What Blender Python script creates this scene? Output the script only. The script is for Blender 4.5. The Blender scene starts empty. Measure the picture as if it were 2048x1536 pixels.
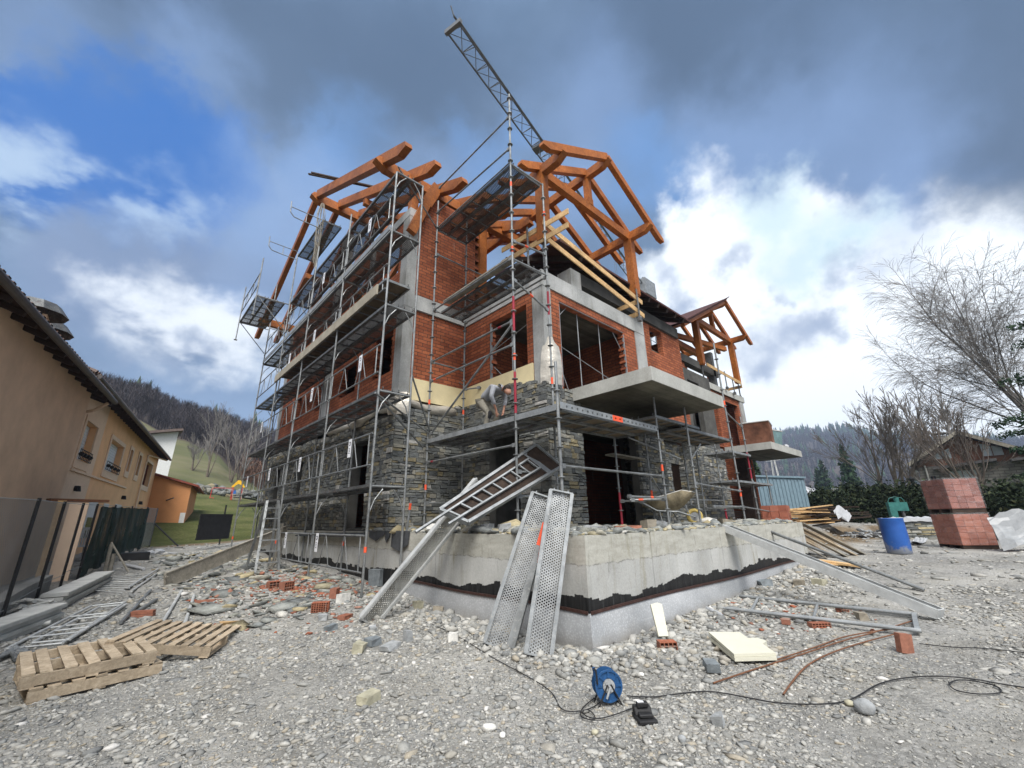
import bpy, bmesh, math, random
import numpy as np
from mathutils import Vector, Matrix
random.seed(7); rng = np.random.default_rng(7)
sc = bpy.context.scene
C = bpy.context.collection
rad = math.radians
# ------------------------------------------------------------------ camera
CAMZ = 1.5
PITCH, ROLL, FPX = 17.88, 1.043, 838.0
FWD = Vector((0.64558, 0.69927, 0.30700))
UPW = Vector((0, 0, 1))
def _basis():
    p, r = rad(PITCH), rad(ROLL)
    upc = Vector((-math.sin(r)*math.cos(p), -math.cos(r)*math.cos(p), math.sin(p)))  # world up in image axes (x right, y down, z forward)
    f = FWD.normalized()
    right0 = f.cross(UPW).normalized(); up0 = right0.cross(f)
    right = right0*math.cos(r) - up0*math.sin(r)     # camera rolled slightly
    up = up0*math.cos(r) + right0*math.sin(r)
    return right, up, f
cR, cU, cF = _basis()
cd = bpy.data.cameras.new('camera'); cam = bpy.data.objects.new('camera', cd); C.objects.link(cam)
cam.matrix_world = Matrix(((cR.x, cU.x, -cF.x, 0), (cR.y, cU.y, -cF.y, 0), (cR.z, cU.z, -cF.z, CAMZ), (0, 0, 0, 1)))
cd.sensor_width = 36; cd.lens = 36*FPX/2048; cd.clip_start = 0.05; cd.clip_end = 4000
sc.camera = cam
def raydir(px, py):
    v = cR*(px-1024) - cU*(py-768) + cF*FPX
    return v.normalized()
def at(px, py, axis, val):
    """the world point on the plane axis=val that the photo shows at that pixel (surveying help)"""
    r = raydir(px, py); o = Vector((0, 0, CAMZ)); t = (val-o[axis])/r[axis]
    return o + r*t
# ------------------------------------------------------------------ light
EXPO = 1.7
SUN_DIR = Vector((-0.34, -0.50, 0.80)).normalized()
sd = bpy.data.lights.new('sun', 'SUN'); sun = bpy.data.objects.new('sun', sd); C.objects.link(sun)
HAZE = 0.00045
sd.energy = 1.5; sd.angle = rad(28); sd.color = (1.0, 0.975, 0.94)
sun.rotation_euler = (-SUN_DIR).to_track_quat('-Z', 'Y').to_euler()
sc.view_settings.view_transform = 'Standard'; sc.view_settings.look = 'None'
sc.view_settings.exposure = EXPO; sc.view_settings.gamma = 1.0; sc.view_settings.use_curve_mapping = False
sc.cycles.max_bounces = 6; sc.cycles.diffuse_bounces = 4; sc.cycles.transparent_max_bounces = 24
sc.cycles.volume_bounces = 0; sc.cycles.use_denoising = True
def lin(c): return tuple(((v/255)/12.92 if v/255 <= .04045 else ((v/255+.055)/1.055)**2.4) for v in c)
W = bpy.data.worlds.new('World'); sc.world = W; W.use_nodes = True
def world():
    nt = W.node_tree; N = nt.nodes; L = nt.links; N.clear()
    out = N.new('ShaderNodeOutputWorld'); bg = N.new('ShaderNodeBackground'); L.new(bg.outputs[0], out.inputs[0])
    STR = 0.1; bg.inputs[1].default_value = STR
    k = 1/(STR*2**EXPO)
    sky = N.new('ShaderNodeTexSky'); sky.sky_type = 'NISHITA'; sky.sun_disc = False
    sky.sun_elevation = math.asin(SUN_DIR.z); sky.sun_rotation = math.atan2(SUN_DIR.x, SUN_DIR.y)
    tc = N.new('ShaderNodeTexCoord')
    def noise(scale, detail=6, rough=.55, vec=None, stretch=None):
        n = N.new('ShaderNodeTexNoise'); n.inputs['Scale'].default_value = scale
        n.inputs['Detail'].default_value = detail; n.inputs['Roughness'].default_value = rough
        src = vec or tc.outputs['Generated']
        if stretch:
            m = N.new('ShaderNodeMapping'); m.inputs['Scale'].default_value = stretch[0]; m.inputs['Rotation'].default_value = stretch[1]
            L.new(src, m.inputs[0]); src = m.outputs[0]
        L.new(src, n.inputs['Vector']); return n
    def vm(op, a, b):
        v = N.new('ShaderNodeVectorMath'); v.operation = op
        for i, s in enumerate((a, b)):
            if isinstance(s, (tuple, list, Vector)): v.inputs[i].default_value = tuple(s)
            elif isinstance(s, float): v.inputs[3].default_value = s
            else: L.new(s, v.inputs[i])
        return v
    nz = noise(3.2, 7, .58)
    wc = vm('SUBTRACT', nz.outputs['Color'], (.5, .5, .5))
    ws = vm('SCALE', wc.outputs[0], .27)
    nz2 = noise(12, 5, .6); wc2 = vm('SUBTRACT', nz2.outputs['Color'], (.5, .5, .5)); ws2 = vm('SCALE', wc2.outputs[0], .13)
    d1 = vm('ADD', tc.outputs['Generated'], ws.outputs[0]); d = vm('ADD', d1.outputs[0], ws2.outputs[0])
    def mix(fac, a, b):
        m = N.new('ShaderNodeMix'); m.data_type = 'RGBA'
        if isinstance(fac, float): m.inputs[0].default_value = fac
        else: L.new(fac, m.inputs[0])
        for i, s in ((6, a), (7, b)):
            if isinstance(s, tuple): m.inputs[i].default_value = (s[0]*k, s[1]*k, s[2]*k, 1)
            else: L.new(s, m.inputs[i])
        return m.outputs[2]
    def ramp(fac, a, b):
        m = N.new('ShaderNodeMapRange'); m.interpolation_type = 'SMOOTHSTEP'
        m.inputs[1].default_value = a; m.inputs[2].default_value = b; L.new(fac, m.inputs[0]); return m.outputs[0]
    nb = noise(2.2, 6, .5, stretch=((1, 1, 2.2), (0, 0, .4)))
    cur = mix(ramp(nb.outputs[0], .38, .64), lin((108, 136, 170)), lin((140, 170, 208)))
    nf = noise(6.5, 6, .55, stretch=((1, 1, 1.8), (.3, 0, .2)))
    det = nf.outputs[0]
    def blob(px, py, r, col, s=1.0, soft=.55, tex=None, dirv=None):
        nonlocal cur
        c = raydir(px, py) if dirv is None else Vector(dirv).normalized()
        ds = vm('DISTANCE', d.outputs[0], c)
        rr = math.tan(rad(r))
        f = ramp(ds.outputs['Value'], rr*(1+soft*.5), rr*(1-soft))
        m = N.new('ShaderNodeMath'); m.operation = 'MULTIPLY'; L.new(f, m.inputs[0]); m.inputs[1].default_value = s; f = m.outputs[0]
        if tex:
            m2 = N.new('ShaderNodeMath'); m2.operation = 'MULTIPLY'; L.new(f, m2.inputs[0]); L.new(ramp(det, *tex), m2.inputs[1]); f = m2.outputs[0]
        cur = mix(f, cur, col if not isinstance(col, tuple) else (col if max(col) < 5 else lin(col)))
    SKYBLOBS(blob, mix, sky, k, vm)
    L.new(cur, bg.inputs[0])
def SKYBLOBS(blob, mix, sky, k, vm):
    dk = (86, 109, 139)
    for p in [(100, 20, 16), (520, 120, 14), (860, 180, 12), (1250, 90, 12), (1450, 60, 14), (1950, 200, 18), (1900, 430, 11), (1980, 560, 8)]:
        blob(*p, dk, .8, .7)
    for p in [(900, 430, 8), (1180, 220, 8), (1600, 330, 10), (620, 420, 6), (60, 150, 7), (1120, 400, 5), (1800, 380, 6), (1450, 330, 7), (400, 180, 5), (1750, 480, 5)]:
        blob(*p, (140, 172, 220), .65, .9)
    sk = vm('MULTIPLY', sky.outputs[0], (1.0*k*.012, 1.0*k*.03, 1.0*k*.055)).outputs[0]
    bl = mix(.85, sk, lin((62, 130, 216)))
    for p in [(80, 280, 6), (190, 290, 7), (300, 320, 7.5), (400, 350, 6.5), (150, 380, 6), (330, 410, 6), (20, 240, 4.5)]:
        blob(*p, bl, .98, .45)
    for p in [(700, 300, 5), (640, 340, 4), (960, 330, 4), (1290, 350, 6), (1250, 330, 4.5), (1320, 400, 4), (1020, 260, 3), (880, 260, 3)]:
        blob(*p, (118, 166, 228), .5, .9)
    for p in [(60, 330, 4.5), (150, 370, 4), (240, 410, 4), (330, 445, 4), (20, 420, 5), (90, 430, 4), (20, 480, 4), (0, 320, 4), (420, 470, 3.5)]:
        blob(*p, (188, 214, 244), .95, .9, (.40, .62))
    for p in [(400, 590, 6), (150, 600, 5), (520, 540, 6), (250, 560, 4.5)]:
        blob(*p, (136, 158, 194), .85, .8)
    for p in [(560, 420, 7), (500, 600, 4)]:
        blob(*p, (150, 182, 228), .7, .9)
    for p in [(330, 650, 4.5), (430, 660, 4.5), (480, 640, 4), (240, 640, 3.5), (510, 700, 4), (390, 700, 3.5)]:
        blob(*p, (1.05, 1.12, 1.2), .95, .8, (.32, .55))
    for p in [(300, 705, 2), (420, 692, 2), (200, 690, 2.5)]:
        blob(*p, (150, 170, 200), .8, .9)
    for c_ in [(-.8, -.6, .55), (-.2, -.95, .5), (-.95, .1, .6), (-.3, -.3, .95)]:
        blob(0, 0, 30, SKY_FILL, .9, .8, dirv=c_)
    for p in [(1400, 470, 5.5), (1500, 450, 5), (1580, 440, 4), (1380, 530, 5), (1480, 560, 5), (1600, 620, 7), (1750, 640, 9), (1900, 660, 9), (2048, 700, 12),
              (1600, 760, 10), (1780, 780, 11), (1950, 800, 12), (1550, 850, 8), (1700, 560, 4.5), (1420, 620, 5), (1300, 600, 5), (1340, 470, 3.5), (1650, 500, 5), (1250, 720, 5), (1400, 760, 7), (2048, 600, 6), (1850, 600, 6)]:
        blob(*p, (1.25, 1.32, 1.38), 1.0, .72)
    for p in [(1520, 420, 4), (1600, 500, 4), (1700, 480, 3.5)]:
        blob(*p, (190, 228, 240), .6, .8)
    for p in [(1330, 555, 2.4), (1365, 590, 2.0), (1500, 690, 2.4), (1570, 665, 3.4), (1630, 645, 3), (1670, 655, 2), (1530, 720, 2.2), (1456, 512, 2.0), (1550, 574, 1.6), (1800, 545, 3.2), (1710, 550, 2.6), (1350, 620, 2.4)]:
        blob(*p, (146, 168, 204), .62, .9)
SKY_FILL = (2.0, 2.0, 2.05)   # unseen bright cloud added behind the camera as soft fill light
world()
# ------------------------------------------------------------------ object helpers
def tag(o, label=None, cat=None, group=None, kind=None):
    if label: o['label'] = label
    if cat: o['category'] = cat
    if group: o['group'] = group
    if kind: o['kind'] = kind
    return o
def thing(name, loc, label, cat, group=None, rz=0):
    o = bpy.data.objects.new(name, None); C.objects.link(o); o.location = loc; o.rotation_euler = (0, 0, rz)
    o.empty_display_size = .2
    return tag(o, label, cat, group)
def origin(p):
    v = Vector((0, 0, 0))
    while p is not None: v += Vector(p.location); p = p.parent
    return v
class MB:
    def __init__(s): s.v = []; s.f = []; s.m = []
    def add(s, vs, fs, mi=0):
        n = len(s.v); s.v.extend([tuple(v) for v in vs]); s.f.extend([tuple(i+n for i in f) for f in fs]); s.m.extend([mi]*len(fs)); return s
    def box(s, lo, hi, mi=0, jit=0):
        x0, y0, z0 = lo; x1, y1, z1 = hi
        vs = [(x0, y0, z0), (x1, y0, z0), (x1, y1, z0), (x0, y1, z0), (x0, y0, z1), (x1, y0, z1), (x1, y1, z1), (x0, y1, z1)]
        if jit: vs = [(a+random.uniform(-jit, jit), b+random.uniform(-jit, jit), c+random.uniform(-jit, jit)) for a, b, c in vs]
        return s.add(vs, [(3, 2, 1, 0), (4, 5, 6, 7), (0, 1, 5, 4), (1, 2, 6, 5), (2, 3, 7, 6), (3, 0, 4, 7)], mi)
    def bar(s, a, b, w, h, mi=0, up=(0, 0, 1), cut=0):
        """rectangular beam from a to b, w across, h along up; cut chamfers the lower corner of end b"""
        a = Vector(a); b = Vector(b); d = (b-a).normalized(); u = Vector(up)
        r = d.cross(u)
        if r.length < 1e-4: r = d.cross(Vector((1, 0, 0)))
        r.normalize(); u = r.cross(d); R_ = r*w/2; U_ = u*h/2
        if not cut:
            vs = [a-R_-U_, a+R_-U_, a+R_+U_, a-R_+U_, b-R_-U_, b+R_-U_, b+R_+U_, b-R_+U_]
            return s.add(vs, [(0, 1, 2, 3), (7, 6, 5, 4), (0, 4, 5, 1), (1, 5, 6, 2), (2, 6, 7, 3), (3, 7, 4, 0)], mi)
        b2 = b-d*cut; b3 = b-d*cut*.35
        ring = [a-R_-U_, a+R_-U_, a+R_+U_, a-R_+U_, b2-R_-U_, b2+R_-U_, b2+R_+U_, b2-R_+U_,
                b-R_+U_*.15, b+R_+U_*.15, b3+R_+U_, b3-R_+U_]
        return s.add(ring, [(0, 1, 2, 3), (0, 4, 5, 1), (1, 5, 6, 2), (2, 6, 7, 3), (3, 7, 4, 0), (4, 8, 9, 5), (5, 9, 10, 6), (6, 10, 11, 7), (7, 11, 8, 4), (8, 11, 10, 9)], mi)
    def tube(s, a, b, r, n=8, mi=0, r2=None, cap=True):
        a = Vector(a); b = Vector(b); d = (b-a)
        if d.length < 1e-6: return s
        d.normalize(); r2 = r if r2 is None else r2
        u = d.cross(Vector((0, 0, 1)) if abs(d.z) < .95 else Vector((1, 0, 0))).normalized(); w = d.cross(u)
        vs = []
        for p, q in ((a, r), (b, r2)):
            for i in range(n):
                t = 2*math.pi*i/n; vs.append(p+u*q*math.cos(t)+w*q*math.sin(t))
        fs = [(i, (i+1) % n, n+(i+1) % n, n+i) for i in range(n)]
        if cap: fs += [tuple(range(n-1, -1, -1)), tuple(range(n, 2*n))]
        return s.add(vs, fs, mi)
    def path(s, pts, r, n=6, mi=0):
        for i in range(len(pts)-1): s.tube(pts[i], pts[i+1], r, n, mi)
        return s
    def prism(s, poly, vec, mi=0):
        vec = Vector(vec); n = len(poly); vs = [Vector(p) for p in poly]; vs += [p+vec for p in vs]
        return s.add(vs, [tuple(range(n-1, -1, -1)), tuple(range(n, 2*n))]+[(i, (i+1) % n, n+(i+1) % n, n+i) for i in range(n)], mi)
    def quad(s, *p, mi=0): return s.add(p, [tuple(range(len(p)))], mi)
    def lathe(s, prof, c=(0, 0, 0), n=24, mi=0):
        c = Vector(c); vs = []
        for r, z in prof:
            for i in range(n): t = 2*math.pi*i/n; vs.append(c+Vector((r*math.cos(t), r*math.sin(t), z)))
        fs = []
        for j in range(len(prof)-1):
            for i in range(n): fs.append((j*n+i, j*n+(i+1) % n, (j+1)*n+(i+1) % n, (j+1)*n+i))
        return s.add(vs, fs, mi)
    def rock(s, c, sx, sy, sz, rz=0, mi=0, k=.22):
        bm = ICO
        rot = Matrix.Rotation(rz, 3, 'Z') @ Matrix.Rotation(random.uniform(-.3, .3), 3, 'X')
        vs = []
        for v in bm[0]:
            q = Vector((v[0]*sx, v[1]*sy, v[2]*sz))*(1+random.uniform(-k, k)); vs.append(Vector(c)+rot@q)
        return s.add(vs, bm[1], mi)
    def xf(s, M):
        s.v = [tuple(M @ Vector(v)) for v in s.v]; return s
    def build(s, name, mats, parent=None, smooth=False, local=False):
        me = bpy.data.meshes.new(name)
        o0 = Vector((0, 0, 0)) if (local or parent is None) else origin(parent)
        me.from_pydata([(v[0]-o0.x, v[1]-o0.y, v[2]-o0.z) for v in s.v], [], s.f)
        if not isinstance(mats, (list, tuple)): mats = [mats]
        for m in mats: me.materials.append(m)
        if len(mats) > 1: me.polygons.foreach_set('material_index', s.m)
        if smooth: me.polygons.foreach_set('use_smooth', [True]*len(me.polygons))
        me.validate(); me.update()
        bm = bmesh.new(); bm.from_mesh(me); bmesh.ops.recalc_face_normals(bm, faces=bm.faces); bm.to_mesh(me); bm.free()
        o = bpy.data.objects.new(name, me); C.objects.link(o)
        if parent is not None: o.parent = parent
        return o
def _ico():
    bm = bmesh.new(); bmesh.ops.create_icosphere(bm, subdivisions=1, radius=1)
    v = [tuple(x.co) for x in bm.verts]; f = [tuple(q.index for q in x.verts) for x in bm.faces]; bm.free(); return v, f
ICO = _ico()
def recenter(o):
    """put a single-mesh thing's origin at the middle of its foot"""
    me = o.data; n = len(me.vertices); a = np.empty(n*3, np.float32); me.vertices.foreach_get('co', a); a = a.reshape(-1, 3)
    c = (a.min(0)+a.max(0))/2; c[2] = a[:, 2].min(); a -= c; me.vertices.foreach_set('co', a.ravel()); me.update(); o.location = Vector(o.location)+Vector(c.tolist()); return o
def solo(mb, name, mat, label, cat, group=None, smooth=False):
    return tag(recenter(mb.build(name, mat, smooth=smooth)), label, cat, group)
def numesh(name, V, F, mat, parent=None, smooth=False, nv=3):
    me = bpy.data.meshes.new(name); me.vertices.add(len(V)); me.vertices.foreach_set('co', np.asarray(V, np.float32).ravel())
    me.loops.add(F.size); me.loops.foreach_set('vertex_index', F.ravel().astype(np.int32)); me.polygons.add(len(F))
    me.polygons.foreach_set('loop_start', np.arange(0, F.size, nv, dtype=np.int32))
    if smooth: me.polygons.foreach_set('use_smooth', np.ones(len(F), bool))
    for m in (mat if isinstance(mat, list) else [mat]): me.materials.append(m)
    me.update(calc_edges=True); me.validate()
    o = bpy.data.objects.new(name, me); C.objects.link(o)
    if parent is not None: o.parent = parent
    return o
def copytree(o, parent=None):
    c = o.copy(); C.objects.link(c); c.parent = parent
    for ch in list(o.children): copytree(ch, c)
    return c
# ------------------------------------------------------------------ materials
class NT:
    def __init__(s, name, rough=.8, metal=0, spec=.3):
        s.m = bpy.data.materials.new(name); s.m.use_nodes = True; s.nt = s.m.node_tree; s.N = s.nt.nodes; s.L = s.nt.links
        s.b = s.N['Principled BSDF']; s.b.inputs['Roughness'].default_value = rough; s.b.inputs['Metallic'].default_value = metal
        s.b.inputs['Specular IOR Level'].default_value = spec
        s.tc = s.N.new('ShaderNodeTexCoord'); s.obj = s.tc.outputs['Object']
        s.geo = s.N.new('ShaderNodeNewGeometry'); s.pos = s.geo.outputs['Position']; s.isl = s.geo.outputs['Random Per Island']
    def map(s, src, scale=(1, 1, 1), rot=(0, 0, 0), loc=(0, 0, 0)):
        m = s.N.new('ShaderNodeMapping'); m.inputs['Scale'].default_value = scale; m.inputs['Rotation'].default_value = rot; m.inputs['Location'].default_value = loc
        s.L.new(src, m.inputs[0]); return m.outputs[0]
    def noise(s, scale, detail=4, rough=.55, src=None, dist=0):
        n = s.N.new('ShaderNodeTexNoise'); n.inputs['Scale'].default_value = scale; n.inputs['Detail'].default_value = detail; n.inputs['Roughness'].default_value = rough
        n.inputs['Distortion'].default_value = dist
        s.L.new(src if src is not None else s.pos, n.inputs['Vector']); return n.outputs['Fac']
    def vor(s, scale, feat='F1', src=None, out='Distance', rnd=1):
        n = s.N.new('ShaderNodeTexVoronoi'); n.feature = feat; n.inputs['Scale'].default_value = scale; n.inputs['Randomness'].default_value = rnd
        s.L.new(src if src is not None else s.pos, n.inputs['Vector']); return n.outputs[out]
    def ramp(s, fac, stops, interp='LINEAR'):
        r = s.N.new('ShaderNodeValToRGB'); r.color_ramp.interpolation = interp; e = r.color_ramp.elements
        while len(e) > 1: e.remove(e[-1])
        for i, (p, c) in enumerate(stops):
            if isinstance(c, (int, float)): c = (c, c, c)
            x = e[0] if i == 0 else e.new(p)
            x.position = p; x.color = (c[0], c[1], c[2], 1)
        s.L.new(fac, r.inputs[0]); return r.outputs[0]
    def mr(s, fac, a, b, c=0, d=1):
        m = s.N.new('ShaderNodeMapRange'); m.inputs[1].default_value = a; m.inputs[2].default_value = b; m.inputs[3].default_value = c; m.inputs[4].default_value = d
        s.L.new(fac, m.inputs[0]); return m.outputs[0]
    def mix(s, fac, a, b, mode='MIX'):
        m = s.N.new('ShaderNodeMix'); m.data_type = 'RGBA'; m.blend_type = mode
        if isinstance(fac, (int, float)): m.inputs[0].default_value = fac
        else: s.L.new(fac, m.inputs[0])
        for i, x in ((6, a), (7, b)):
            if isinstance(x, (tuple, list)): m.inputs[i].default_value = (x[0], x[1], x[2], 1)
            elif isinstance(x, (int, float)): m.inputs[i].default_value = (x, x, x, 1)
            else: s.L.new(x, m.inputs[i])
        return m.outputs[2]
    def math(s, op, a, b=0, c=0):
        m = s.N.new('ShaderNodeMath'); m.operation = op
        for i, x in enumerate((a, b, c)):
            if isinstance(x, (int, float)): m.inputs[i].default_value = x
            else: s.L.new(x, m.inputs[i])
        return m.outputs[0]
    def sep(s, src):
        n = s.N.new('ShaderNodeSeparateXYZ'); s.L.new(src, n.inputs[0]); return n.outputs
    def comb(s, x=0, y=0, z=0):
        n = s.N.new('ShaderNodeCombineXYZ')
        for i, q in enumerate((x, y, z)):
            if isinstance(q, (int, float)): n.inputs[i].default_value = q
            else: s.L.new(q, n.inputs[i])
        return n.outputs[0]
    def col(s, c):
        if isinstance(c, tuple): s.b.inputs['Base Color'].default_value = (c[0], c[1], c[2], 1)
        else: s.L.new(c, s.b.inputs['Base Color'])
        return s
    def rough(s, x): s.L.new(x, s.b.inputs['Roughness']); return s
    def bump(s, h, strength=.4, dist=.01):
        b = s.N.new('ShaderNodeBump'); b.inputs['Strength'].default_value = strength; b.inputs['Distance'].default_value = dist
        s.L.new(h, b.inputs['Height']); s.L.new(b.outputs[0], s.b.inputs['Normal']); return s
    def alpha(s, a): s.L.new(a, s.b.inputs['Alpha']); return s
    def wallvec(s, src=None):
        """(horizontal run, height): x+y works on walls that face either axis"""
        x = s.sep(src if src is not None else s.pos); return s.comb(s.math('ADD', x[0], x[1]), x[2], 0)
M = {}
def mk(name, **k):
    n = NT(name, **k); M[name] = n.m; return n
def flat(name, c, rough=.7, metal=0, var=.18, sc_=6, bump=0):
    n = mk(name, rough=rough, metal=metal)
    a = n.noise(sc_, 5, .6); lo = tuple(x*(1-var) for x in c); hi = tuple(min(1, x*(1+var)) for x in c)
    n.col(n.ramp(a, [(.3, lo), (.7, hi)]))
    if bump: n.bump(n.noise(sc_*8, 4), bump, .01)
    return n
# concrete, clean grey with pale blotches
def conc(name, lo, mid, hi, stain=(.16, .15, .12), st=.5, boards=0, scl=1.2):
    n = mk(name, rough=.9, spec=.15)
    a = n.noise(scl, 7, .62); base = n.ramp(a, [(.28, lo), (.5, mid), (.72, hi)])
    x = n.sep(n.pos)
    run = n.math('ADD', x[0], x[1])
    streak = n.noise(1, 6, .65, n.comb(n.math('MULTIPLY', run, 5.0), n.math('MULTIPLY', x[2], .55), 0))
    f = n.ramp(streak, [(.54, 0.0), (.70, st)])
    c = n.mix(f, base, stain)
    fine = n.noise(26, 5, .7); c = n.mix(.35, c, n.ramp(fine, [(.3, .35), (.7, .95)]), 'MULTIPLY')
    pits = n.ramp(n.vor(16), [(.03, .45), (.09, 1.0)]); c = n.mix(.5, c, pits, 'MULTIPLY')
    h = n.math('ADD', n.math('MULTIPLY', fine, .6), a)
    if boards:
        q = n.math('FRACT', n.math('MULTIPLY', x[1] if boards == 2 else x[2], 1/.19)); g = n.ramp(q, [(0, .55), (.05, 1), (.95, 1), (1, .55)])
        bid = n.noise(1, 0, 0, n.comb(n.math('MULTIPLY', n.math('FLOOR', n.math('MULTIPLY', x[1], 1/.19)), 7.3), 0, 0))
        c = n.mix(.8, c, g, 'MULTIPLY'); c = n.mix(.8, c, n.ramp(bid, [(.35, .5), (.65, 1.05)]), 'MULTIPLY'); h = n.math('ADD', h, g)
    n.col(c).bump(h, .35, .01); return n
conc('concrete', (.26, .265, .25), (.37, .375, .36), (.50, .50, .48))
conc('concrete_slab', (.32, .32, .29), (.42, .42, .385), (.52, .52, .48), st=.3)
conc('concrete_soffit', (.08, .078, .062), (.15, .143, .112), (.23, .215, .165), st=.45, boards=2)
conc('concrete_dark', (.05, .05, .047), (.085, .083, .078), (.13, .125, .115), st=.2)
def terrace_mat():
    n = mk('terrace_concrete', rough=.92, spec=.12)
    x = n.sep(n.pos); run = n.math('ADD', x[0], n.math('MULTIPLY', x[1], -1.0))
    a = n.noise(.9, 7, .62); base = n.ramp(a, [(.28, (.33, .33, .31)), (.5, (.45, .45, .425)), (.72, (.56, .56, .53))])
    upper = n.ramp(n.noise(3, 6, .6, n.map(n.pos, (1, 1, 4))), [(.3, (.37, .36, .31)), (.7, (.53, .52, .46))])
    lvl = n.math('ADD', x[2], n.math('MULTIPLY', n.math('SUBTRACT', n.noise(3.5, 6, .7, n.comb(run, 0, 0)), .5), .16))
    f = n.mr(lvl, .915, .95); c = n.mix(f, base, upper)
    d = n.math('ABSOLUTE', n.math('SUBTRACT', lvl, .93)); crack = n.ramp(d, [(0, .35), (.014, 1)])
    crack = n.mix(n.ramp(n.noise(5, 4, .6, n.comb(run, 0, 0)), [(.42, 0.0), (.55, 1.0)]), (1, 1, 1), crack); c = n.mix(.8, c, crack, 'MULTIPLY')
    streak = n.noise(1, 7, .7, n.comb(n.math('MULTIPLY', run, 5.5), n.math('MULTIPLY', x[2], .9), 0))
    big = n.ramp(n.noise(.55, 3, .5, n.comb(run, 4, 0)), [(.42, 0.0), (.6, 1.0)])
    c = n.mix(n.math('MULTIPLY', n.ramp(streak, [(.5, 0.0), (.68, .75)]), big), c, (.26, .235, .15))
    c = n.mix(n.ramp(n.noise(1, 6, .7, n.comb(n.math('MULTIPLY', run, 9), n.math('MULTIPLY', x[2], 1.6), 0)), [(.6, 0.0), (.72, .6)]), c, (.17, .165, .145))
    joint = n.ramp(n.math('FRACT', n.math('MULTIPLY', run, 1/2.5)), [(0, .6), (.006, 1), (.994, 1), (1, .6)]); c = n.mix(.8, c, joint, 'MULTIPLY')
    joint = n.ramp(n.math('FRACT', n.math('MULTIPLY', run, 1/.5)), [(0, .8), (.012, 1), (.988, 1), (1, .8)]); c = n.mix(.7, c, joint, 'MULTIPLY')
    fine = n.noise(30, 5, .7); c = n.mix(.35, c, n.ramp(fine, [(.3, .4), (.7, 1)]), 'MULTIPLY')
    # bitumen brushed on, ragged top in brush-wide steps
    cell = n.math('FLOOR', n.math('MULTIPLY', run, 7.0)); e1 = n.noise(1, 0, 0, n.comb(n.math('MULTIPLY', cell, 3.71), 0, 0)); e2 = n.noise(.8, 2, .5, n.comb(run, 9, 0)); e3 = n.noise(14, 4, .6, n.comb(run, 2, 0))
    edge = n.math('ADD', .26, n.math('ADD', n.math('MULTIPLY', e1, .16), n.math('ADD', n.math('MULTIPLY', e2, .36), n.math('MULTIPLY', e3, .05))))
    tar = n.mr(n.math('SUBTRACT', x[2], edge), .004, -.004)
    brush = n.ramp(n.noise(1, 5, .7, n.comb(n.math('MULTIPLY', run, 22), n.math('MULTIPLY', x[2], 1.5), 0)), [(.3, .008), (.62, .03), (.74, .12)])
    c = n.mix(tar, c, brush); n.col(c).rough(n.mr(tar, 0, 1, .92, .5)).bump(n.math('ADD', fine, a), .3, .01)
terrace_mat()
def brick_mat(name, c1, c2, mortar, scale=1, bw=.28, rh=.1):
    n = mk(name, rough=.9, spec=.15); w = n.wallvec()
    wob = n.math('MULTIPLY', n.math('SUBTRACT', n.noise(6, 3, .5), .5), .02)
    x = n.sep(w); w = n.comb(x[0], n.math('ADD', x[1], wob), 0)
    b = n.N.new('ShaderNodeTexBrick'); n.L.new(w, b.inputs['Vector']); b.inputs['Scale'].default_value = 1
    b.inputs['Brick Width'].default_value = bw; b.inputs['Row Height'].default_value = rh; b.inputs['Mortar Size'].default_value = .011; b.inputs['Mortar Smooth'].default_value = .4
    b.inputs['Bias'].default_value = 0
    b.inputs['Color1'].default_value = (*c1, 1); b.inputs['Color2'].default_value = (*c2, 1); b.inputs['Mortar'].default_value = (*mortar, 1)
    c = n.mix(.75, b.outputs['Color'], n.ramp(n.noise(1.1, 6, .65), [(.3, .6), (.7, 1.15)]), 'MULTIPLY')
    c = n.mix(.6, c, n.ramp(n.noise(22, 4, .7), [(.3, .6), (.7, 1.1)]), 'MULTIPLY')
    sm = n.ramp(n.noise(1, 5, .6, n.comb(n.math('MULTIPLY', x[0], 9), n.math('MULTIPLY', x[1], 1.2), 3)), [(.62, 0.0), (.74, .5)]); c = n.mix(sm, c, (.30, .25, .21))
    n.col(c).bump(n.math('SUBTRACT', n.noise(30, 4), n.math('MULTIPLY', b.outputs['Fac'], 1.5)), .5, .012)
brick_mat('brick', (.42, .135, .062), (.27, .080, .040), (.11, .055, .038))
brick_mat('brick_shaded', (.20, .055, .03), (.14, .038, .022), (.09, .045, .03))  # darkened brick: indoor shade put into the colour of ground floor partitions
def stone_mat(name, tint=(1, 1, 1), tan=.26):
    n = mk(name, rough=.85, spec=.25)
    c = n.ramp(n.isl, [(0, (.125, .130, .125)), (.16, (.175, .180, .170)), (.32, (.095, .100, .100)), (.48, (.205, .200, .180)), (.60, (.140, .148, .148)), (.70, (.235, .225, .190)), (.78, (.155, .155, .138)), (.86, (.24, .205, .13)), (.93, (.19, .170, .12)), (.97, (.34, .33, .31))], 'CONSTANT')
    c = n.mix(.85, c, n.ramp(n.noise(9, 6, .7, n.map(n.pos, (1, 1, 2.5))), [(.28, .5), (.72, 1.35)]), 'MULTIPLY')
    c = n.mix(1.0, c, tint, 'MULTIPLY')
    n.col(c).bump(n.noise(14, 7, .7, n.map(n.pos, (1, 1, 3))), .8, .03)
stone_mat('stone', (1.12, 1.12, 1.10)); stone_mat('stone_slab', (1.6, 1.6, 1.55))
flat('mortar_shadow', (.075, .073, .066), .95, var=.35, sc_=3)
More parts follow.
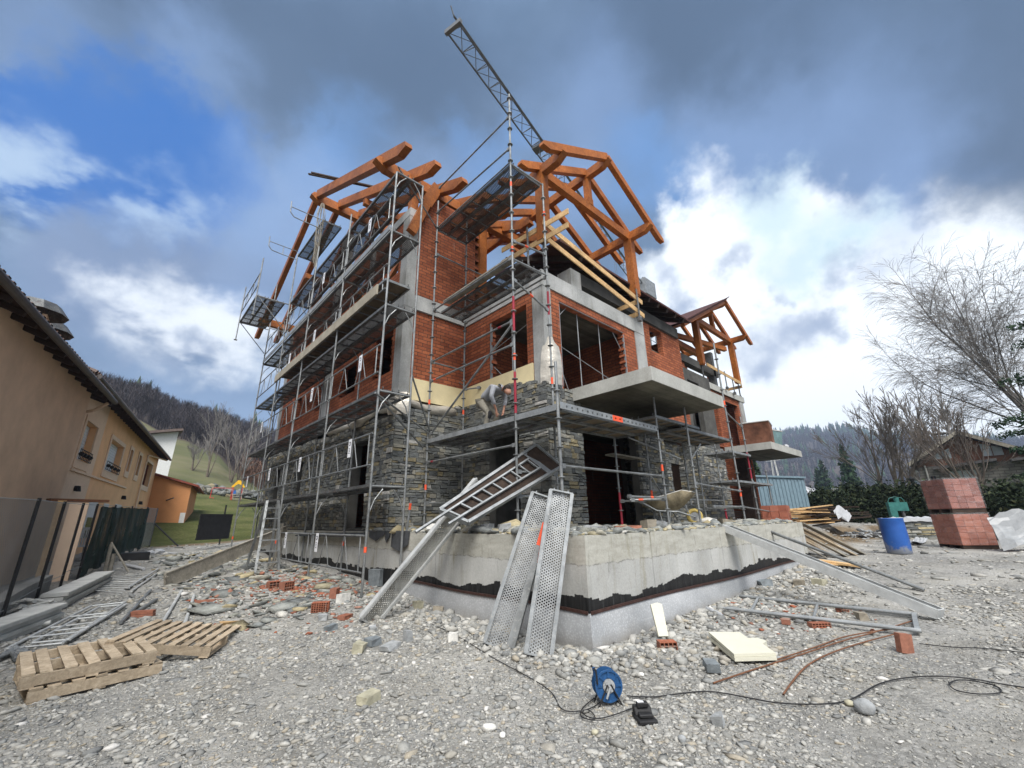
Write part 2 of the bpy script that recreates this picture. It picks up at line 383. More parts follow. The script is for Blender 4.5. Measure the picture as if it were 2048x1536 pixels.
def timber(name, a, b, c_, rough=.5, grain=9):
    n = mk(name, rough=rough, spec=.3)
    o = n.obj; g = n.noise(1, 6, .65, n.map(o, (grain, grain, grain)), 1.2)
    g2 = n.noise(1.5, 4, .6)
    oi = n.N.new('ShaderNodeObjectInfo'); g3 = n.noise(60, 4, .7); kn = n.ramp(n.vor(4.5), [(.02, .35), (.07, 1.0)])
    c = n.ramp(g, [(.3, a), (.52, b), (.72, c_)]); c = n.mix(.8, c, n.ramp(g2, [(.3, .62), (.7, 1.15)]), 'MULTIPLY'); c = n.mix(1.0, c, n.ramp(oi.outputs['Random'], [(0, .78), (1, 1.18)]), 'MULTIPLY'); c = n.mix(.5, c, n.ramp(g3, [(.35, .6), (.65, 1.1)]), 'MULTIPLY'); c = n.mix(.6, c, kn, 'MULTIPLY')
    n.col(c).bump(g, .15, .005)
timber('timber_orange', (.24, .070, .015), (.37, .118, .024), (.48, .170, .038), .5)
timber('timber_fresh', (.44, .27, .12), (.58, .38, .18), (.68, .47, .25), .75)
timber('timber_pallet', (.32, .25, .17), (.46, .37, .26), (.58, .48, .35), .85)
timber('timber_grey', (.20, .185, .15), (.31, .285, .235), (.40, .37, .31), .9)
timber('timber_brown', (.025, .016, .012), (.05, .032, .022), (.08, .05, .033), .8)
timber('roof_board', (.055, .022, .018), (.085, .033, .026), (.12, .05, .035), .7)
def steel(name, base, var=.4, rough=.42, metal=.75, rust=.0):
    n = mk(name, rough=rough, metal=metal, spec=.5)
    a = n.noise(4.0, 6, .65); lo = tuple(x*(1-var) for x in base); hi = tuple(min(1, x*(1+var)) for x in base)
    c = n.ramp(a, [(.3, lo), (.7, hi)])
    sp = n.ramp(n.noise(38, 4, .7), [(.56, 0.0), (.66, 1.0)]); c = n.mix(n.math('MULTIPLY', sp, .55), c, (.42, .41, .38))
    if rust: c = n.mix(n.ramp(n.noise(7, 6, .7), [(.55, 0.0), (.68, rust)]), c, (.14, .06, .03))
    n.col(c).rough(n.ramp(n.noise(12, 4), [(.3, rough-.12), (.7, rough+.3)])).bump(n.noise(60, 3), .1, .002); return n
steel('steel', (.22, .23, .23), .4, .5, .6); steel('steel_dark', (.13, .135, .135), rust=.5, rough=.55); steel('steel_light', (.27, .285, .29), .3, .55, .5)
steel('alu', (.46, .47, .46), .22, .55, .35); flat('paint_red', (.42, .03, .022), .5, var=.3); flat('paint_crimson', (.26, .02, .035), .5, var=.3); flat('paint_orange', (.75, .10, .04), .5, var=.2)
def perf(name, base, pitch=.033, hole=.30, axis='xy'):
    """punched sheet: rows of round holes, measured in the deck's own length and width"""
    n = steel(name, base, .3); x = n.sep(n.obj)
    u = n.math('MULTIPLY', x[0], 1/pitch); v = n.math('MULTIPLY', x[1], 1/(pitch*.8)); row = n.math('FLOOR', v)
    uu = n.math('SUBTRACT', n.math('FRACT', n.math('ADD', u, n.math('MULTIPLY', n.math('MODULO', n.math('ABSOLUTE', row), 2.0), .5))), .5)
    vv = n.math('MULTIPLY', n.math('SUBTRACT', n.math('FRACT', v), .5), .8)
    dd = n.math('SQRT', n.math('ADD', n.math('MULTIPLY', uu, uu), n.math('MULTIPLY', vv, vv)))
    n.alpha(n.math('GREATER_THAN', dd, hole))
perf('punched_sheet', (.30, .31, .31)); perf('punched_fine', (.36, .36, .34), .035, .2); perf('punched_sheet_dark', (.10, .10, .095), .034, .25); perf('punched_sheet_big', (.10, .10, .095), .045, .235); perf('punched_alu', (.42, .43, .42), .033, .24)
flat('deck_ply', (.16, .125, .085), .85, var=.35, sc_=3); flat('deck_ply_light', (.30, .27, .21), .85, var=.2, sc_=3)
flat('insulation', (.70, .60, .36), .9, var=.1, sc_=2)
flat('white_sign', (.72, .73, .75), .6, var=.05); flat('sign_ink', (.03, .035, .06), .6)
def foil(name, c):
    n = mk(name, rough=.38, metal=.4); a = n.noise(2, 5, .6, n.map(n.pos, (1, 1, 3))); n.col(n.ramp(a, [(.3, tuple(x*.6 for x in c)), (.7, c)])).bump(n.noise(9, 5, .6), .6, .03)
foil('foil', (.62, .58, .50)); foil('foil_silver', (.66, .68, .70))
def dimple():
    n = mk('dimple_sheet', rough=.55); v = n.vor(34, 'F1', rnd=.9); st = n.noise(1.2, 5, .6)
    c = n.ramp(st, [(.3, (.36, .375, .385)), (.7, (.55, .56, .565))]); c = n.mix(.55, c, n.ramp(v, [(.1, 1.0), (.5, .55)]), 'MULTIPLY')
    mud = n.mr(n.math('ADD', n.sep(n.pos)[2], n.math('MULTIPLY', n.noise(5, 4), .22)), .10, .30, .8, 0); c = n.mix(mud, c, (.27, .255, .23))
    n.col(c).bump(v, .16, .01)
dimple()
flat('dark_strip', (.05, .025, .02), .6, var=.4, sc_=20); flat('black_rubber', (.018, .018, .019), .6, var=.3); flat('bitumen_felt', (.055, .058, .062), .85, var=.3, sc_=9)
# ------------------------------------------------------------------ ground
CP = np.array([(0, 0, -.1), (3, 0, -.1), (0, 4, -.1), (-3, 0, -.1), (0, -4, -.1), (2, 3, -.08), (3.5, 2.7, -.05), (4.4, 3.4, .03), (4.5, 5.5, .05), (-1, 7, -.1), (.6, 7, -.08), (3, 6.5, .02), (3.66, 8.1, .18), (3.66, 11, .27), (3.5, 14, .32), (3.5, 17, .36),
    (1.2, 13.3, .25), (-.85, 9.7, .1), (-.6, 12, .22), (-.3, 15, .3), (.6, 20, .5), (4.4, 20, .5), (2, 26, .62), (6, 30, .7), (-4, 15, .2), (-5, 30, .3),
    (6, 2, .02), (8, 3, .10), (14, 3.4, .30), (9, 1, .08), (12, 2, .24), (17, 2, .40), (20, .5, .42), (22, 2.9, .47), (23.5, 2.6, .5), (21, 3.4, .5), (22.5, 3.6, .55), (21, 1.4, .45), (24, 1, .5), (20, -3, .40), (10, -4, .05), (19, 3.2, .42), (16, 3.3, .36), (15, 2.6, .33),
    (16, 5.0, .95), (18.5, 4.6, 1.08), (22, 5.2, 1.15), (24.5, 4.8, 1.05), (28, 3.0, .9), (22, 9, 1.2), (28, 8, 1.2), (14.5, 8, 1.15), (30, -2, .9), (26, -6, .7), (10, 9, .9), (6, 12, .7), (8, 25, .9), (20, 20, 1.2)])
def _near(x, y):
    d2 = (x[..., None]-CP[:, 0])**2+(y[..., None]-CP[:, 1])**2
    w = 1/(d2+.25)**2
    return (w*CP[:, 2]).sum(-1)/w.sum(-1)
SECL = [  # bearing (deg), [(distance, height)...]
    (-180, [(30, 0), (200, 0), (3000, 0)]), (-40, [(30, .3), (200, 1), (600, 20), (3000, 120)]),
    (-10, [(30, .9), (150, 1.5), (450, 10), (1000, 78), (3000, 130)]), (0, [(30, 1.0), (150, 1.5), (450, 12), (1000, 105), (3000, 200)]), (5, [(30, 1.1), (150, 1.5), (450, 13), (1000, 124), (3000, 180)]),
    (9, [(30, 1.1), (150, 1.5), (450, 14), (1000, 146), (3000, 180)]), (13, [(30, 1.1), (150, 1.5), (450, 16), (1000, 152), (3000, 170)]),
    (18, [(30, 1.1), (150, 1.5), (450, 22), (1000, 152), (3000, 170)]), (24, [(30, 1.1), (150, 2), (450, 25), (1000, 126), (3000, 170)]),
    (45, [(30, 1.2), (60, 2.5), (110, 8), (230, 25), (3000, 60)]), (70, [(30, .9), (60, 3), (110, 7), (230, 32), (3000, 60)]),
    (77, [(30, .8), (60, 3.9), (110, 9.0), (230, 38), (3000, 60)]), (80, [(30, .75), (60, 4.3), (110, 12), (230, 42), (3000, 60)]),
    (83, [(30, .7), (60, 4.6), (110, 16), (230, 44.5), (3000, 60)]), (86, [(30, .7), (60, 4.8), (110, 18), (230, 45.5), (3000, 60)]),
    (91, [(30, .7), (60, 5), (110, 22), (230, 50), (3000, 60)]), (100, [(30, .7), (60, 5), (110, 23), (230, 56), (3000, 80)]),
    (120, [(30, .3), (60, 2), (110, 12), (230, 50), (3000, 80)]), (150, [(30, 0), (200, 3), (3000, 20)]), (180, [(30, 0), (200, 0), (3000, 0)])]
_B = np.array([b for b, _ in SECL], float)
_R = np.array([30, 45, 60, 85, 110, 150, 190, 230, 300, 450, 600, 800, 1000, 1400, 3000], float)
_T = np.array([np.interp(_R, [p[0] for p in pr], [p[1] for p in pr]) for _, pr in SECL])
def _far(x, y):
    b = np.degrees(np.arctan2(y, x)); r = np.hypot(x, y)
    i = np.clip(np.searchsorted(_B, b, side='right')-1, 0, len(_B)-2); t = np.clip((b-_B[i])/(_B[i+1]-_B[i]), 0, 1)
    t = t*t*(3-2*t)
    j = np.clip(np.searchsorted(_R, r, side='right')-1, 0, len(_R)-2); u = np.clip((r-_R[j])/(_R[j+1]-_R[j]), 0, 1)
    f = lambda a, c: _T[a, c]
    return (f(i, j)*(1-u)+f(i, j+1)*u)*(1-t)+(f(i+1, j)*(1-u)+f(i+1, j+1)*u)*t
def G(x, y):
    x = np.asarray(x, float); y = np.asarray(y, float); r = np.hypot(x, y)
    w = np.clip((r-24)/10, 0, 1); w = w*w*(3-2*w)
    bump = .018*np.sin(x*2.3+1.3*np.sin(y*1.7))*np.sin(y*2.9+x*.6)+.012*np.sin(x*5.1+y*3.3)
    hill = np.clip((r-150)/200, 0, 1)*(3*np.sin(x*.031+y*.013)+2.2*np.sin(x*.057-y*.071)+1.2*np.sin(y*.15+x*.11))
    return _near(x, y)*(1-w)+_far(x, y)*w + bump*np.clip(r/2, 0, 1)*np.clip(1.5-r/40, 0, 1)+hill
def g(x, y): return float(G(x, y))
def gp(px, py, dz=0.0):
    """where the photo's ground pixel lies on the modelled ground"""
    r = raydir(px, py); t = .5
    while t < 400:
        p = Vector((0, 0, CAMZ))+r*t
        if p.z < g(p.x, p.y): break
        t += .05
    return Vector((p.x, p.y, g(p.x, p.y)+dz))
def ground():
    n = mk('ground', rough=.95, spec=.1)
    at_ = n.N.new('ShaderNodeAttribute'); at_.attribute_name = 'zone'; z = n.sep(at_.outputs['Color'])
    dirt = n.ramp(n.noise(1.3, 7, .65), [(.3, (.25, .235, .205)), (.5, (.34, .33, .30)), (.7, (.42, .41, .385))])
    st = n.vor(22, 'F1', out='Color'); sv = n.sep(st)[0]; gcol = n.ramp(sv, [(0, (.19, .19, .18)), (.4, (.30, .30, .285)), (.75, (.40, .395, .375)), (1, (.50, .49, .46))])
    vd = n.vor(22); gc = n.mix(.7, gcol, n.ramp(vd, [(0, 1.0), (.5, .35)]), 'MULTIPLY')
    m = n.ramp(n.noise(.8, 5, .6), [(.38, 0.0), (.6, 1.0)]); c = n.mix(n.math('MULTIPLY', m, .7), dirt, gc)
    soil = n.ramp(n.noise(3, 6, .65), [(.3, (.10, .075, .05)), (.7, (.26, .20, .13))]); c = n.mix(z[2], c, soil)
    ga = n.ramp(n.noise(.35, 5, .6), [(.3, (.050, .062, .018)), (.5, (.085, .095, .030)), (.7, (.145, .138, .058))])
    gb = n.ramp(n.noise(9, 7, .8, n.map(n.pos, (1, 1, 3))), [(.35, .35), (.65, 1.45)]); ga = n.mix(.9, ga, gb, 'MULTIPLY')
    x = n.sep(n.pos); row = n.ramp(n.noise(1, 4, .6, n.comb(n.math('MULTIPLY', x[0], .02), n.math('MULTIPLY', x[1], .02), n.math('MULTIPLY', x[2], 1.1))), [(.38, 0.0), (.58, 1.0)])
    mead = n.mix(n.ramp(n.noise(.06, 5, .6), [(.35, 0.0), (.65, 1.0)]), (.085, .092, .045), (.17, .155, .09)); mead = n.mix(n.math('MULTIPLY', row, .35), mead, (.10, .115, .04))
    far = n.mr(n.math('POWER', n.math('ADD', n.math('MULTIPLY', x[0], x[0]), n.math('MULTIPLY', x[1], x[1])), .5), 55, 66); ga = n.mix(far, ga, mead)
    c = n.mix(z[0], c, ga); c = n.mix(z[1], c, n.mix(n.ramp(n.noise(.12, 5, .6), [(.35, 0.0), (.65, 1.0)]), (.055, .045, .038), (.10, .08, .065)))
    h = n.math('SUBTRACT', n.math('ADD', n.noise(30, 6, .7), n.noise(5, 4, .6)), n.math('MULTIPLY', vd, .6))
    n.col(c).bump(h, .9, .03)
    nr, na = 250, 420
    rr = np.concatenate([[0.0], .4*(1150/.4)**(np.arange(nr)/(nr-1))])
    # finer inside 40 m, angular step everywhere under a degree
    th = np.linspace(-math.pi, math.pi, na, endpoint=False)
    R_, T_ = np.meshgrid(rr, th, indexing='ij'); X = R_*np.cos(T_); Y = R_*np.sin(T_); Z = G(X, Y)
    V = np.stack([X, Y, Z], -1).reshape(-1, 3)
    i = np.arange(len(rr)-1)[:, None]*na; j = np.arange(na)[None, :]; jn = (j+1) % na
    F = np.stack([i+j, i+na+j, i+na+jn, i+jn], -1).reshape(-1, 4)
    o = numesh('ground', V, F, M['ground'], smooth=True, nv=4)
    b = np.degrees(np.arctan2(Y, X)).ravel(); r = R_.ravel(); x = X.ravel(); y = Y.ravel()
    wob = 1.2*np.sin(x*.9+y*.4)+.8*np.sin(y*1.7)
    lawn = ((r > 26+wob*.4) & (b > 62) & (b < 140)).astype(float); lawn = np.maximum(lawn, (x < -2.2) & (y > 6))
    right = ((r > 31+wob) & (b < 62) & (b > -60)).astype(float)
    forL = (r > np.interp(b, [60, 76.9, 79, 83, 86.5, 91, 100], [90, 96, 100, 112, 112, 112, 112])) & (b > 40) & (b < 140)
    forR = (r > 420) & (b <= 40)
    soil = ((r > 24.8+wob*.3) & (r < 26.6+wob*.4) & (b > 70) & (b < 110)).astype(float)
    zz = Z.ravel(); soil = np.maximum(soil, ((x > 14) & (y > 3.3) & (zz > .47) & (zz < .98) & (r < 27)).astype(float))
    ca = o.data.color_attributes.new('zone', 'FLOAT_COLOR', 'POINT')
    col = np.stack([np.clip(lawn+right, 0, 1), (forL | forR).astype(float), soil, np.ones_like(soil)], -1).astype(np.float32)
    ca.data.foreach_set('color', col.ravel())
    tag(o, kind='structure')
ground()
# ------------------------------------------------------------------ building under construction
bld = thing('unfinished_house', (8, 9, 0), 'three storey brick and stone house under construction with open orange roof timbers', 'building')
def wall(mb, axis, c, th, u0, u1, z0, z1, holes=(), sgn=1, mi=0):
    """wall standing on plane axis=c, running u0..u1; thickness th behind it (sgn), with rectangular openings (u0,u1,z0,z1)"""
    us = sorted({u0, u1, *[min(max(h[0], u0), u1) for h in holes], *[min(max(h[1], u0), u1) for h in holes]})
    zs = sorted({z0, z1, *[min(max(h[2], z0), z1) for h in holes], *[min(max(h[3], z0), z1) for h in holes]})
    def solid(i, j):
        if i < 0 or j < 0 or i >= len(us)-1 or j >= len(zs)-1: return False
        uc = (us[i]+us[i+1])/2; zc = (zs[j]+zs[j+1])/2
        return not any(h[0] < uc < h[1] and h[2] < zc < h[3] for h in holes)
    P = (lambda d, u, z: (c+sgn*d, u, z)) if axis == 0 else (lambda d, u, z: (u, c+sgn*d, z))
    for i in range(len(us)-1):
        for j in range(len(zs)-1):
            if not solid(i, j): continue
            a, b, e, f = us[i], us[i+1], zs[j], zs[j+1]
            for d in (0, th): mb.quad(P(d, a, e), P(d, b, e), P(d, b, f), P(d, a, f), mi=mi)
            if not solid(i-1, j): mb.quad(P(0, a, e), P(th, a, e), P(th, a, f), P(0, a, f), mi=mi)
            if not solid(i+1, j): mb.quad(P(0, b, e), P(th, b, e), P(th, b, f), P(0, b, f), mi=mi)
            if not solid(i, j-1): mb.quad(P(0, a, e), P(th, a, e), P(th, b, e), P(0, b, e), mi=mi)
            if not solid(i, j+1): mb.quad(P(0, a, f), P(th, a, f), P(th, b, f), P(0, b, f), mi=mi)
def stones(mb, axis, c, u0, u1, z0, top, holes=(), sgn=1, rmin=.045, rmax=.15, lmin=.09, lmax=.38, ch=0):
    """dry-laid cladding: every stone its own block, face within a few cm of plane axis=c"""
    P = (lambda d, u, z: (c+sgn*d, u, z)) if axis == 0 else (lambda d, u, z: (u, c+sgn*d, z))
    z = z0
    zmax = max(top(u0+(u1-u0)*k/20) for k in range(21))
    while z < zmax:
        rh = random.uniform(rmin, rmax)
        for h in holes:
            for e in (h[2], h[3]):
                if z < e < z+rh*1.5 and abs(e-z) > .05: rh = e-z
        u = u0
        while u < u1-.01:
            l = random.uniform(lmin, lmax)*(1 if rh < .11 else .8)
            nu = u+l
            if u1-nu < .1: nu = u1
            for h in holes:
                if h[2]-.01 < z+rh/2 < h[3]+.01:
                    if u < h[0] < nu+.06: nu = h[0]
                    if h[0]-.01 <= u < h[1]-.01: u = h[1]; nu = u+l
            nu = min(nu, u1)
            if u >= u1-.01: break
            uc = (u+nu)/2
            split = rh > .11 and random.random() < .5
            for (a, b) in ([(z, z+rh*random.uniform(.35, .6))] if split else [(z, z+rh)]):
                parts = [(a, b)] + ([(b, z+rh)] if split else [])
                for (a2, b2) in parts:
                    if (a2+b2)/2 > top(uc)+random.uniform(-.04, .04): continue
                    gp_ = .006; d = -random.uniform(0, .024); k = lambda s_: random.uniform(-s_, s_)
                    A = [P(d+k(.008), u+gp_+k(.008), a2+gp_+k(.012)), P(d+k(.008), nu-gp_+k(.008), a2+gp_+k(.012)), P(d+k(.008), nu-gp_+k(.008), b2-gp_+k(.012)), P(d+k(.008), u+gp_+k(.008), b2-gp_+k(.012))]
                    Bk = [P(.12, u+.01, a2+.01), P(.12, nu-.01, a2+.01), P(.12, nu-.01, b2-.01), P(.12, u+.01, b2-.01)]
                    mb.add(A+Bk, [(0, 1, 2, 3), (0, 4, 5, 1), (1, 5, 6, 2), (2, 6, 7, 3), (3, 7, 4, 0)])
            u = nu
        z += rh
XA, YA, XB, YB = 4.72, 9.32, 6.75, 6.15
FAR = 20.6
ZT = 1.30
# --- terrace / foundation
def terrace():
    m = MB()
    poly = [(4.5, 3.57), (14.0, 3.57), (14.0, 9), (8.0, 9), (8.0, 20), (4.5, 20)]
    m.prism([(x, y, -.6) for x, y in poly], (0, 0, ZT-.02+.6))
    m.build('foundation_wall', M['terrace_concrete'], bld)['label'] = 'grey concrete foundation wall with a ragged black tar band'
    # dimpled drainage sheet with dark clip strip, bulging away at the corner
    a = MB(); s = MB()
    def run(p0, p1, n, off, bulge):
        p0 = Vector(p0); p1 = Vector(p1); L_ = (p1-p0).length; d = (p1-p0)/L_
        rows = 5; grid = []
        for i in range(n+1):
            t = i/n; q = p0+d*L_*t; top = .40+.012*math.sin(t*9)
            for j in range(rows+1):
                f = j/rows; z = top*(1-f)-.35*f; bu = (.02+bulge(t)*math.sin(min(1, f*1.3)*math.pi)*.5+.03*f)
                o2 = (-1, -1) if i == 0 else off; grid.append((q.x+o2[0]*bu, q.y+o2[1]*bu, z))
        a.add(grid, [(i*(rows+1)+j, (i+1)*(rows+1)+j, (i+1)*(rows+1)+j+1, i*(rows+1)+j+1) for i in range(n) for j in range(rows)])
        pts = [(p0+d*L_*i/n) for i in range(n+1)]
        for i in range(n): s.bar((pts[i].x+off[0]*.03, pts[i].y+off[1]*.03, .405+.012*math.sin(i/n*9)), (pts[i+1].x+off[0]*.03, pts[i+1].y+off[1]*.03, .405+.012*math.sin((i+1)/n*9)), .02, .035)
    run((4.5, 3.57, 0), (4.5, 8.4, 0), 40, (-1, 0), lambda t: .10*math.exp(-t*6)+.03*abs(math.sin(t*7)))
    run((4.5, 3.57, 0), (13.2, 3.57, 0), 60, (0, -1), lambda t: .12*math.exp(-((t-.22)/.1)**2)+.10*math.exp(-t*12)+.02*abs(math.sin(t*11)))
    a.build('drainage_sheet', M['dimple_sheet'], bld, smooth=True); s.build('clip_strip', M['dark_strip'], bld)
terrace()
f_ = MB(); f_.prism([(x, 4.1+(-.22 if x < 4.6 else 0)*0, z) for x, z in []] or [(4.30, 9.9, 1.17), (4.30, 14.6, 1.12), (4.30, 14.6, 1.15), (4.30, 9.9, 1.20)], (.36, 0, .12)); f_.build('sill_membrane', M['bitumen_felt'], bld)
f_ = MB()
for (y0, y1, zz) in [(7.95, 8.7, .95), (8.75, 9.0, 1.1), (9.0, 9.8, 1.12)]:
    f_.prism([(4.49, y0, 1.31), (4.49, y1, 1.31), (4.47, y1-.04, zz+.05), (4.47, (y0+y1)/2, zz-.03), (4.47, y0+.02, zz+.1)], (-.015, 0, 0))
f_.build('felt_flap', M['bitumen_felt'], bld)
# --- floors
sl = MB()
def slab(x0, y0, x1, y1, z0, z1, m='concrete_slab', name='floor_slab', label=None):
    mb = MB(); mb.box((x0, y0, z0), (x1, y1, z1)); o = mb.build(name, M[m], bld)
    if label: o['label'] = label
    return o
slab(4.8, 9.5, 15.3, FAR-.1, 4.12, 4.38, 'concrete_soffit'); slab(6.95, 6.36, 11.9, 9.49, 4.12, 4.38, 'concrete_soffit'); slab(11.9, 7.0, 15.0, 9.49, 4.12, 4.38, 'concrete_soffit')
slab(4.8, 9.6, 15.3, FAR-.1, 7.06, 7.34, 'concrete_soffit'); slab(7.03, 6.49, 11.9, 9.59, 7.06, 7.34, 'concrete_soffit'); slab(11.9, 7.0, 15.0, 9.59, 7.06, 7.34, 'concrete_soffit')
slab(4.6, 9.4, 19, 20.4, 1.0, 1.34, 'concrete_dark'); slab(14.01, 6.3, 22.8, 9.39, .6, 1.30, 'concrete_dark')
def balcony(x0, x1, y0, y1, z0, z1, label):
    mb = MB(); mb.box((x0, y0, z0), (x1, y1, z1)); mb2 = MB(); mb2.quad((x0+.02, y0+.02, z0-.003), (x1-.02, y0+.02, z0-.003), (x1-.02, y1, z0-.003), (x0+.02, y1, z0-.003))
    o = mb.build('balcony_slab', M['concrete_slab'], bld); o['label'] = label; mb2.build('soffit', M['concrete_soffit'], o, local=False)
balcony(7.56, 11.12, 4.0, 6.14, 4.14, 4.44, 'large cantilevered concrete balcony slab over the terrace')
balcony(20.0, 24.4, 5.6, 7.5, 4.14, 4.44, 'far cantilevered concrete balcony slab carrying two steel skips')
balcony(18.9, 23.5, 7.4, 8.4, 7.10, 7.40, 'upper slab of the far wing under its timber gable')
# --- brick walls
LW1 = [(9.85, 10.98, 5.3, 6.56), (12.17, 13.45, 5.3, 6.36), (15.1, 15.72, 5.32, 6.38), (17.45, 18.1, 5.38, 6.33), (19.35, 19.9, 5.38, 6.33)]
LW2 = [(9.85, 11.0, 8.3, 9.65), (12.2, 13.4, 8.3, 9.65), (15.1, 15.8, 8.3, 9.65), (17.4, 18.1, 8.3, 9.65), (19.3, 19.9, 8.3, 9.65)]
b1 = MB()
wall(b1, 0, XA, .22, YA, FAR, 4.38, 7.05, LW1); wall(b1, 0, XA, .22, YA, FAR, 7.4, 9.9, LW2)
b1.build('brick_wall', M['brick'], bld)['label'] = 'orange brick wall behind the long scaffold, with five windows a floor'
b1 = MB(); wall(b1, 1, YA+.03, .22, 4.95, XB+.35, 5.03, 7.05, []); b1.build('brick_wall', M['brick'], bld)['label'] = 'lower brick wall in the recess beside the corner column'; b1 = MB(); wall(b1, 1, YA+.03, .22, 4.95, 7.1, 7.4, 9.95, [])
# stepped gable brick top
for i in range(7): wall(b1, 1, YA+.03, .22, 5.2+i*.05, 7.1, 9.95+i*.15, 10.1+i*.15)
for i in range(9): b1.box((7.101, YA+.05, 8.0+i*.3), (7.22+.05*(i % 3), YA+.2, 8.12+i*.3))
b1.build('brick_wall', M['brick'], bld)['label'] = 'windowless brick wall in the recess beside the corner column'
b1 = MB(); wall(b1, 0, XB+.02, .2, YB+.4, YA, 4.45, 7.0, [(6.75, 8.2, 5.07, 6.72)]); b1.build('brick_wall', M['brick'], bld)['label'] = 'brick wall with one large window beside the near corner column'
b1 = MB(); wall(b1, 1, YB+.03, .2, 7.05, 10.95, 4.44, 7.0, [(7.38, 10.3, 4.45, 6.78)])
b1.build('brick_wall', M['brick'], bld)['label'] = 'brick panels around the wide balcony opening'; b1 = MB(); wall(b1, 1, 6.75, .2, 12.35, 15.05, 4.3, 8.22, [(12.98, 13.85, 7.1, 8.05), (12.9, 13.9, 4.9, 6.2)]); wall(b1, 0, 15.05, .2, 6.75, 9.5, 4.3, 8.2)
b1.build('brick_wall', M['brick'], bld)['label'] = 'brick wall with a small window beyond the balcony'
# ragged toothed brick jambs
t_ = MB()
for i in range(24):
    z = 4.5+i*.1; t_.box((10.30-.05*(i % 2)-random.uniform(0, .03), YB+.035, z+.01), (10.34, YB+.22, z+.075)); t_.box((11.0, YB+.04, z+.01), (10.93, YB+.2, z+.08))
t_.build('toothed_brickwork', M['brick'], bld); t_ = MB()
for i in range(12): t_.box((XB+.03, 8.2-.05*(i % 2)-random.uniform(0, .05), 5.1+i*.135), (XB+.2, 8.25, 5.19+i*.135))
for (y, z0, z1, s_) in [(9.85, 5.3, 6.5, 1), (10.98, 5.3, 6.5, -1), (12.17, 5.3, 6.3, 1), (13.45, 5.3, 6.3, -1)]:
    for i in range(int((z1-z0)/.13)): t_.box((XA+.01, y-.02, z0+i*.13), (XA+.2, y+s_*(.03+.04*(i % 2)+random.uniform(0, .03)), z0+.08+i*.13))
t_.build('toothed_brickwork', M['brick'], bld)
# interior partition and back walls (seen through the openings)
i_ = MB(); wall(i_, 1, 9.2, .15, 7.3, 14.9, 4.38, 7.05, []); wall(i_, 0, 10.95, .15, 6.5, 9.2, 4.38, 7.05); wall(i_, 0, 8.2, .15, 9.6, 20, 4.38, 7.05); wall(i_, 1, 12.0, .15, 4.95, 8.2, 4.38, 7.05, [(5.5, 6.4, 4.4, 6.5)]); wall(i_, 1, 16.5, .15, 4.95, 8.2, 4.38, 7.05)
wall(i_, 0, 7.6, .15, 9.6, 12, 7.34, 8.6)
i_.build('partition_wall', M['brick'], bld)
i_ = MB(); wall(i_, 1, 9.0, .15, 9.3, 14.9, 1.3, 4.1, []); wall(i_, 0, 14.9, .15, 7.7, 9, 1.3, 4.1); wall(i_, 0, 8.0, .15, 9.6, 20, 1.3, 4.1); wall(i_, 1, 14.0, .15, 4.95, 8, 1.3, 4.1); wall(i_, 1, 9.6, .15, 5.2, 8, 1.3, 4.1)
i_.build('partition_wall', M['brick_shaded'], bld); i_ = MB(); wall(i_, 1, 9.05, .15, 6.96, 9.3, 1.3, 4.1); wall(i_, 0, 9.3, .15, 8.0, 9.05, 1.3, 4.1); i_.build('block_wall', M['mortar_shadow'], bld)  # walls behind the near doorway coloured dark to stand in for indoor shade
i_ = MB(); i_.box((9.15, 8.1, 4.38), (9.55, 8.45, 7.05)); i_.build('inner_column', M['concrete'], bld)
# --- columns and beams
def column(x0, y0, x1, y1, z0, z1, m='concrete', name='concrete_column'):
    mb = MB(); mb.box((x0, y0, z0), (x1, y1, z1)); return mb.build(name, M[m], bld)
column(4.70, 9.30, 5.00, 9.67, 4.35, 7.02); column(4.70, 9.30, 5.00, 9.67, 7.41, 10.1)
column(6.75, 6.15, 7.04, 6.52, 4.1, 7.0); column(10.92, 6.15, 11.42, 6.5, 4.44, 7.02); column(11.95, 6.62, 12.35, 7.0, 4.44, 8.2)
column(4.695, 14.42, 5.0, 15.02, 4.35, 7.02); column(4.695, 20.2, 5.0, FAR+.02, 4.35, 7.02); column(4.695, 14.42, 5.0, 14.9, 7.41, 12.3); column(4.695, 20.2, 5, FAR+.02, 7.41, 10.1); column(4.695, 11.5, 5.0, 11.85, 7.41, 10.1)
def beam(lo, hi, m='concrete', label=None):
    mb = MB(); mb.box(lo, hi); o = mb.build('concrete_beam', M[m], bld)
    if label: o['label'] = label
beam((4.69, 9.29, 7.02), (5.02, FAR+.02, 7.41)); beam((5.02, 9.28, 7.0), (7.0, 9.6, 7.44)); beam((6.74, 6.5, 7.0), (7.03, 9.28, 7.44)); beam((6.73, 6.14, 7.0), (11.44, 6.49, 7.44))
beam((4.69, 9.29, 9.93), (5.0, FAR+.02, 10.2)); beam((4.8, 9.28, 4.1), (5.0, FAR, 4.35))
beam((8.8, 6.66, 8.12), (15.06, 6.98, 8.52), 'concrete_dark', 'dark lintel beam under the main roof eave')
beam((8.3, 6.45, 7.44), (8.75, 6.95, 8.3)); beam((7.4, 6.9, 7.44), (8.3, 7.4, 7.62)); beam((16.4, 7.5, 7.95), (20.8, 7.8, 8.3), 'concrete_dark'); column(20.3, 7.5, 20.55, 7.8, 7.4, 9.2, 'steel_dark', 'steel_post')
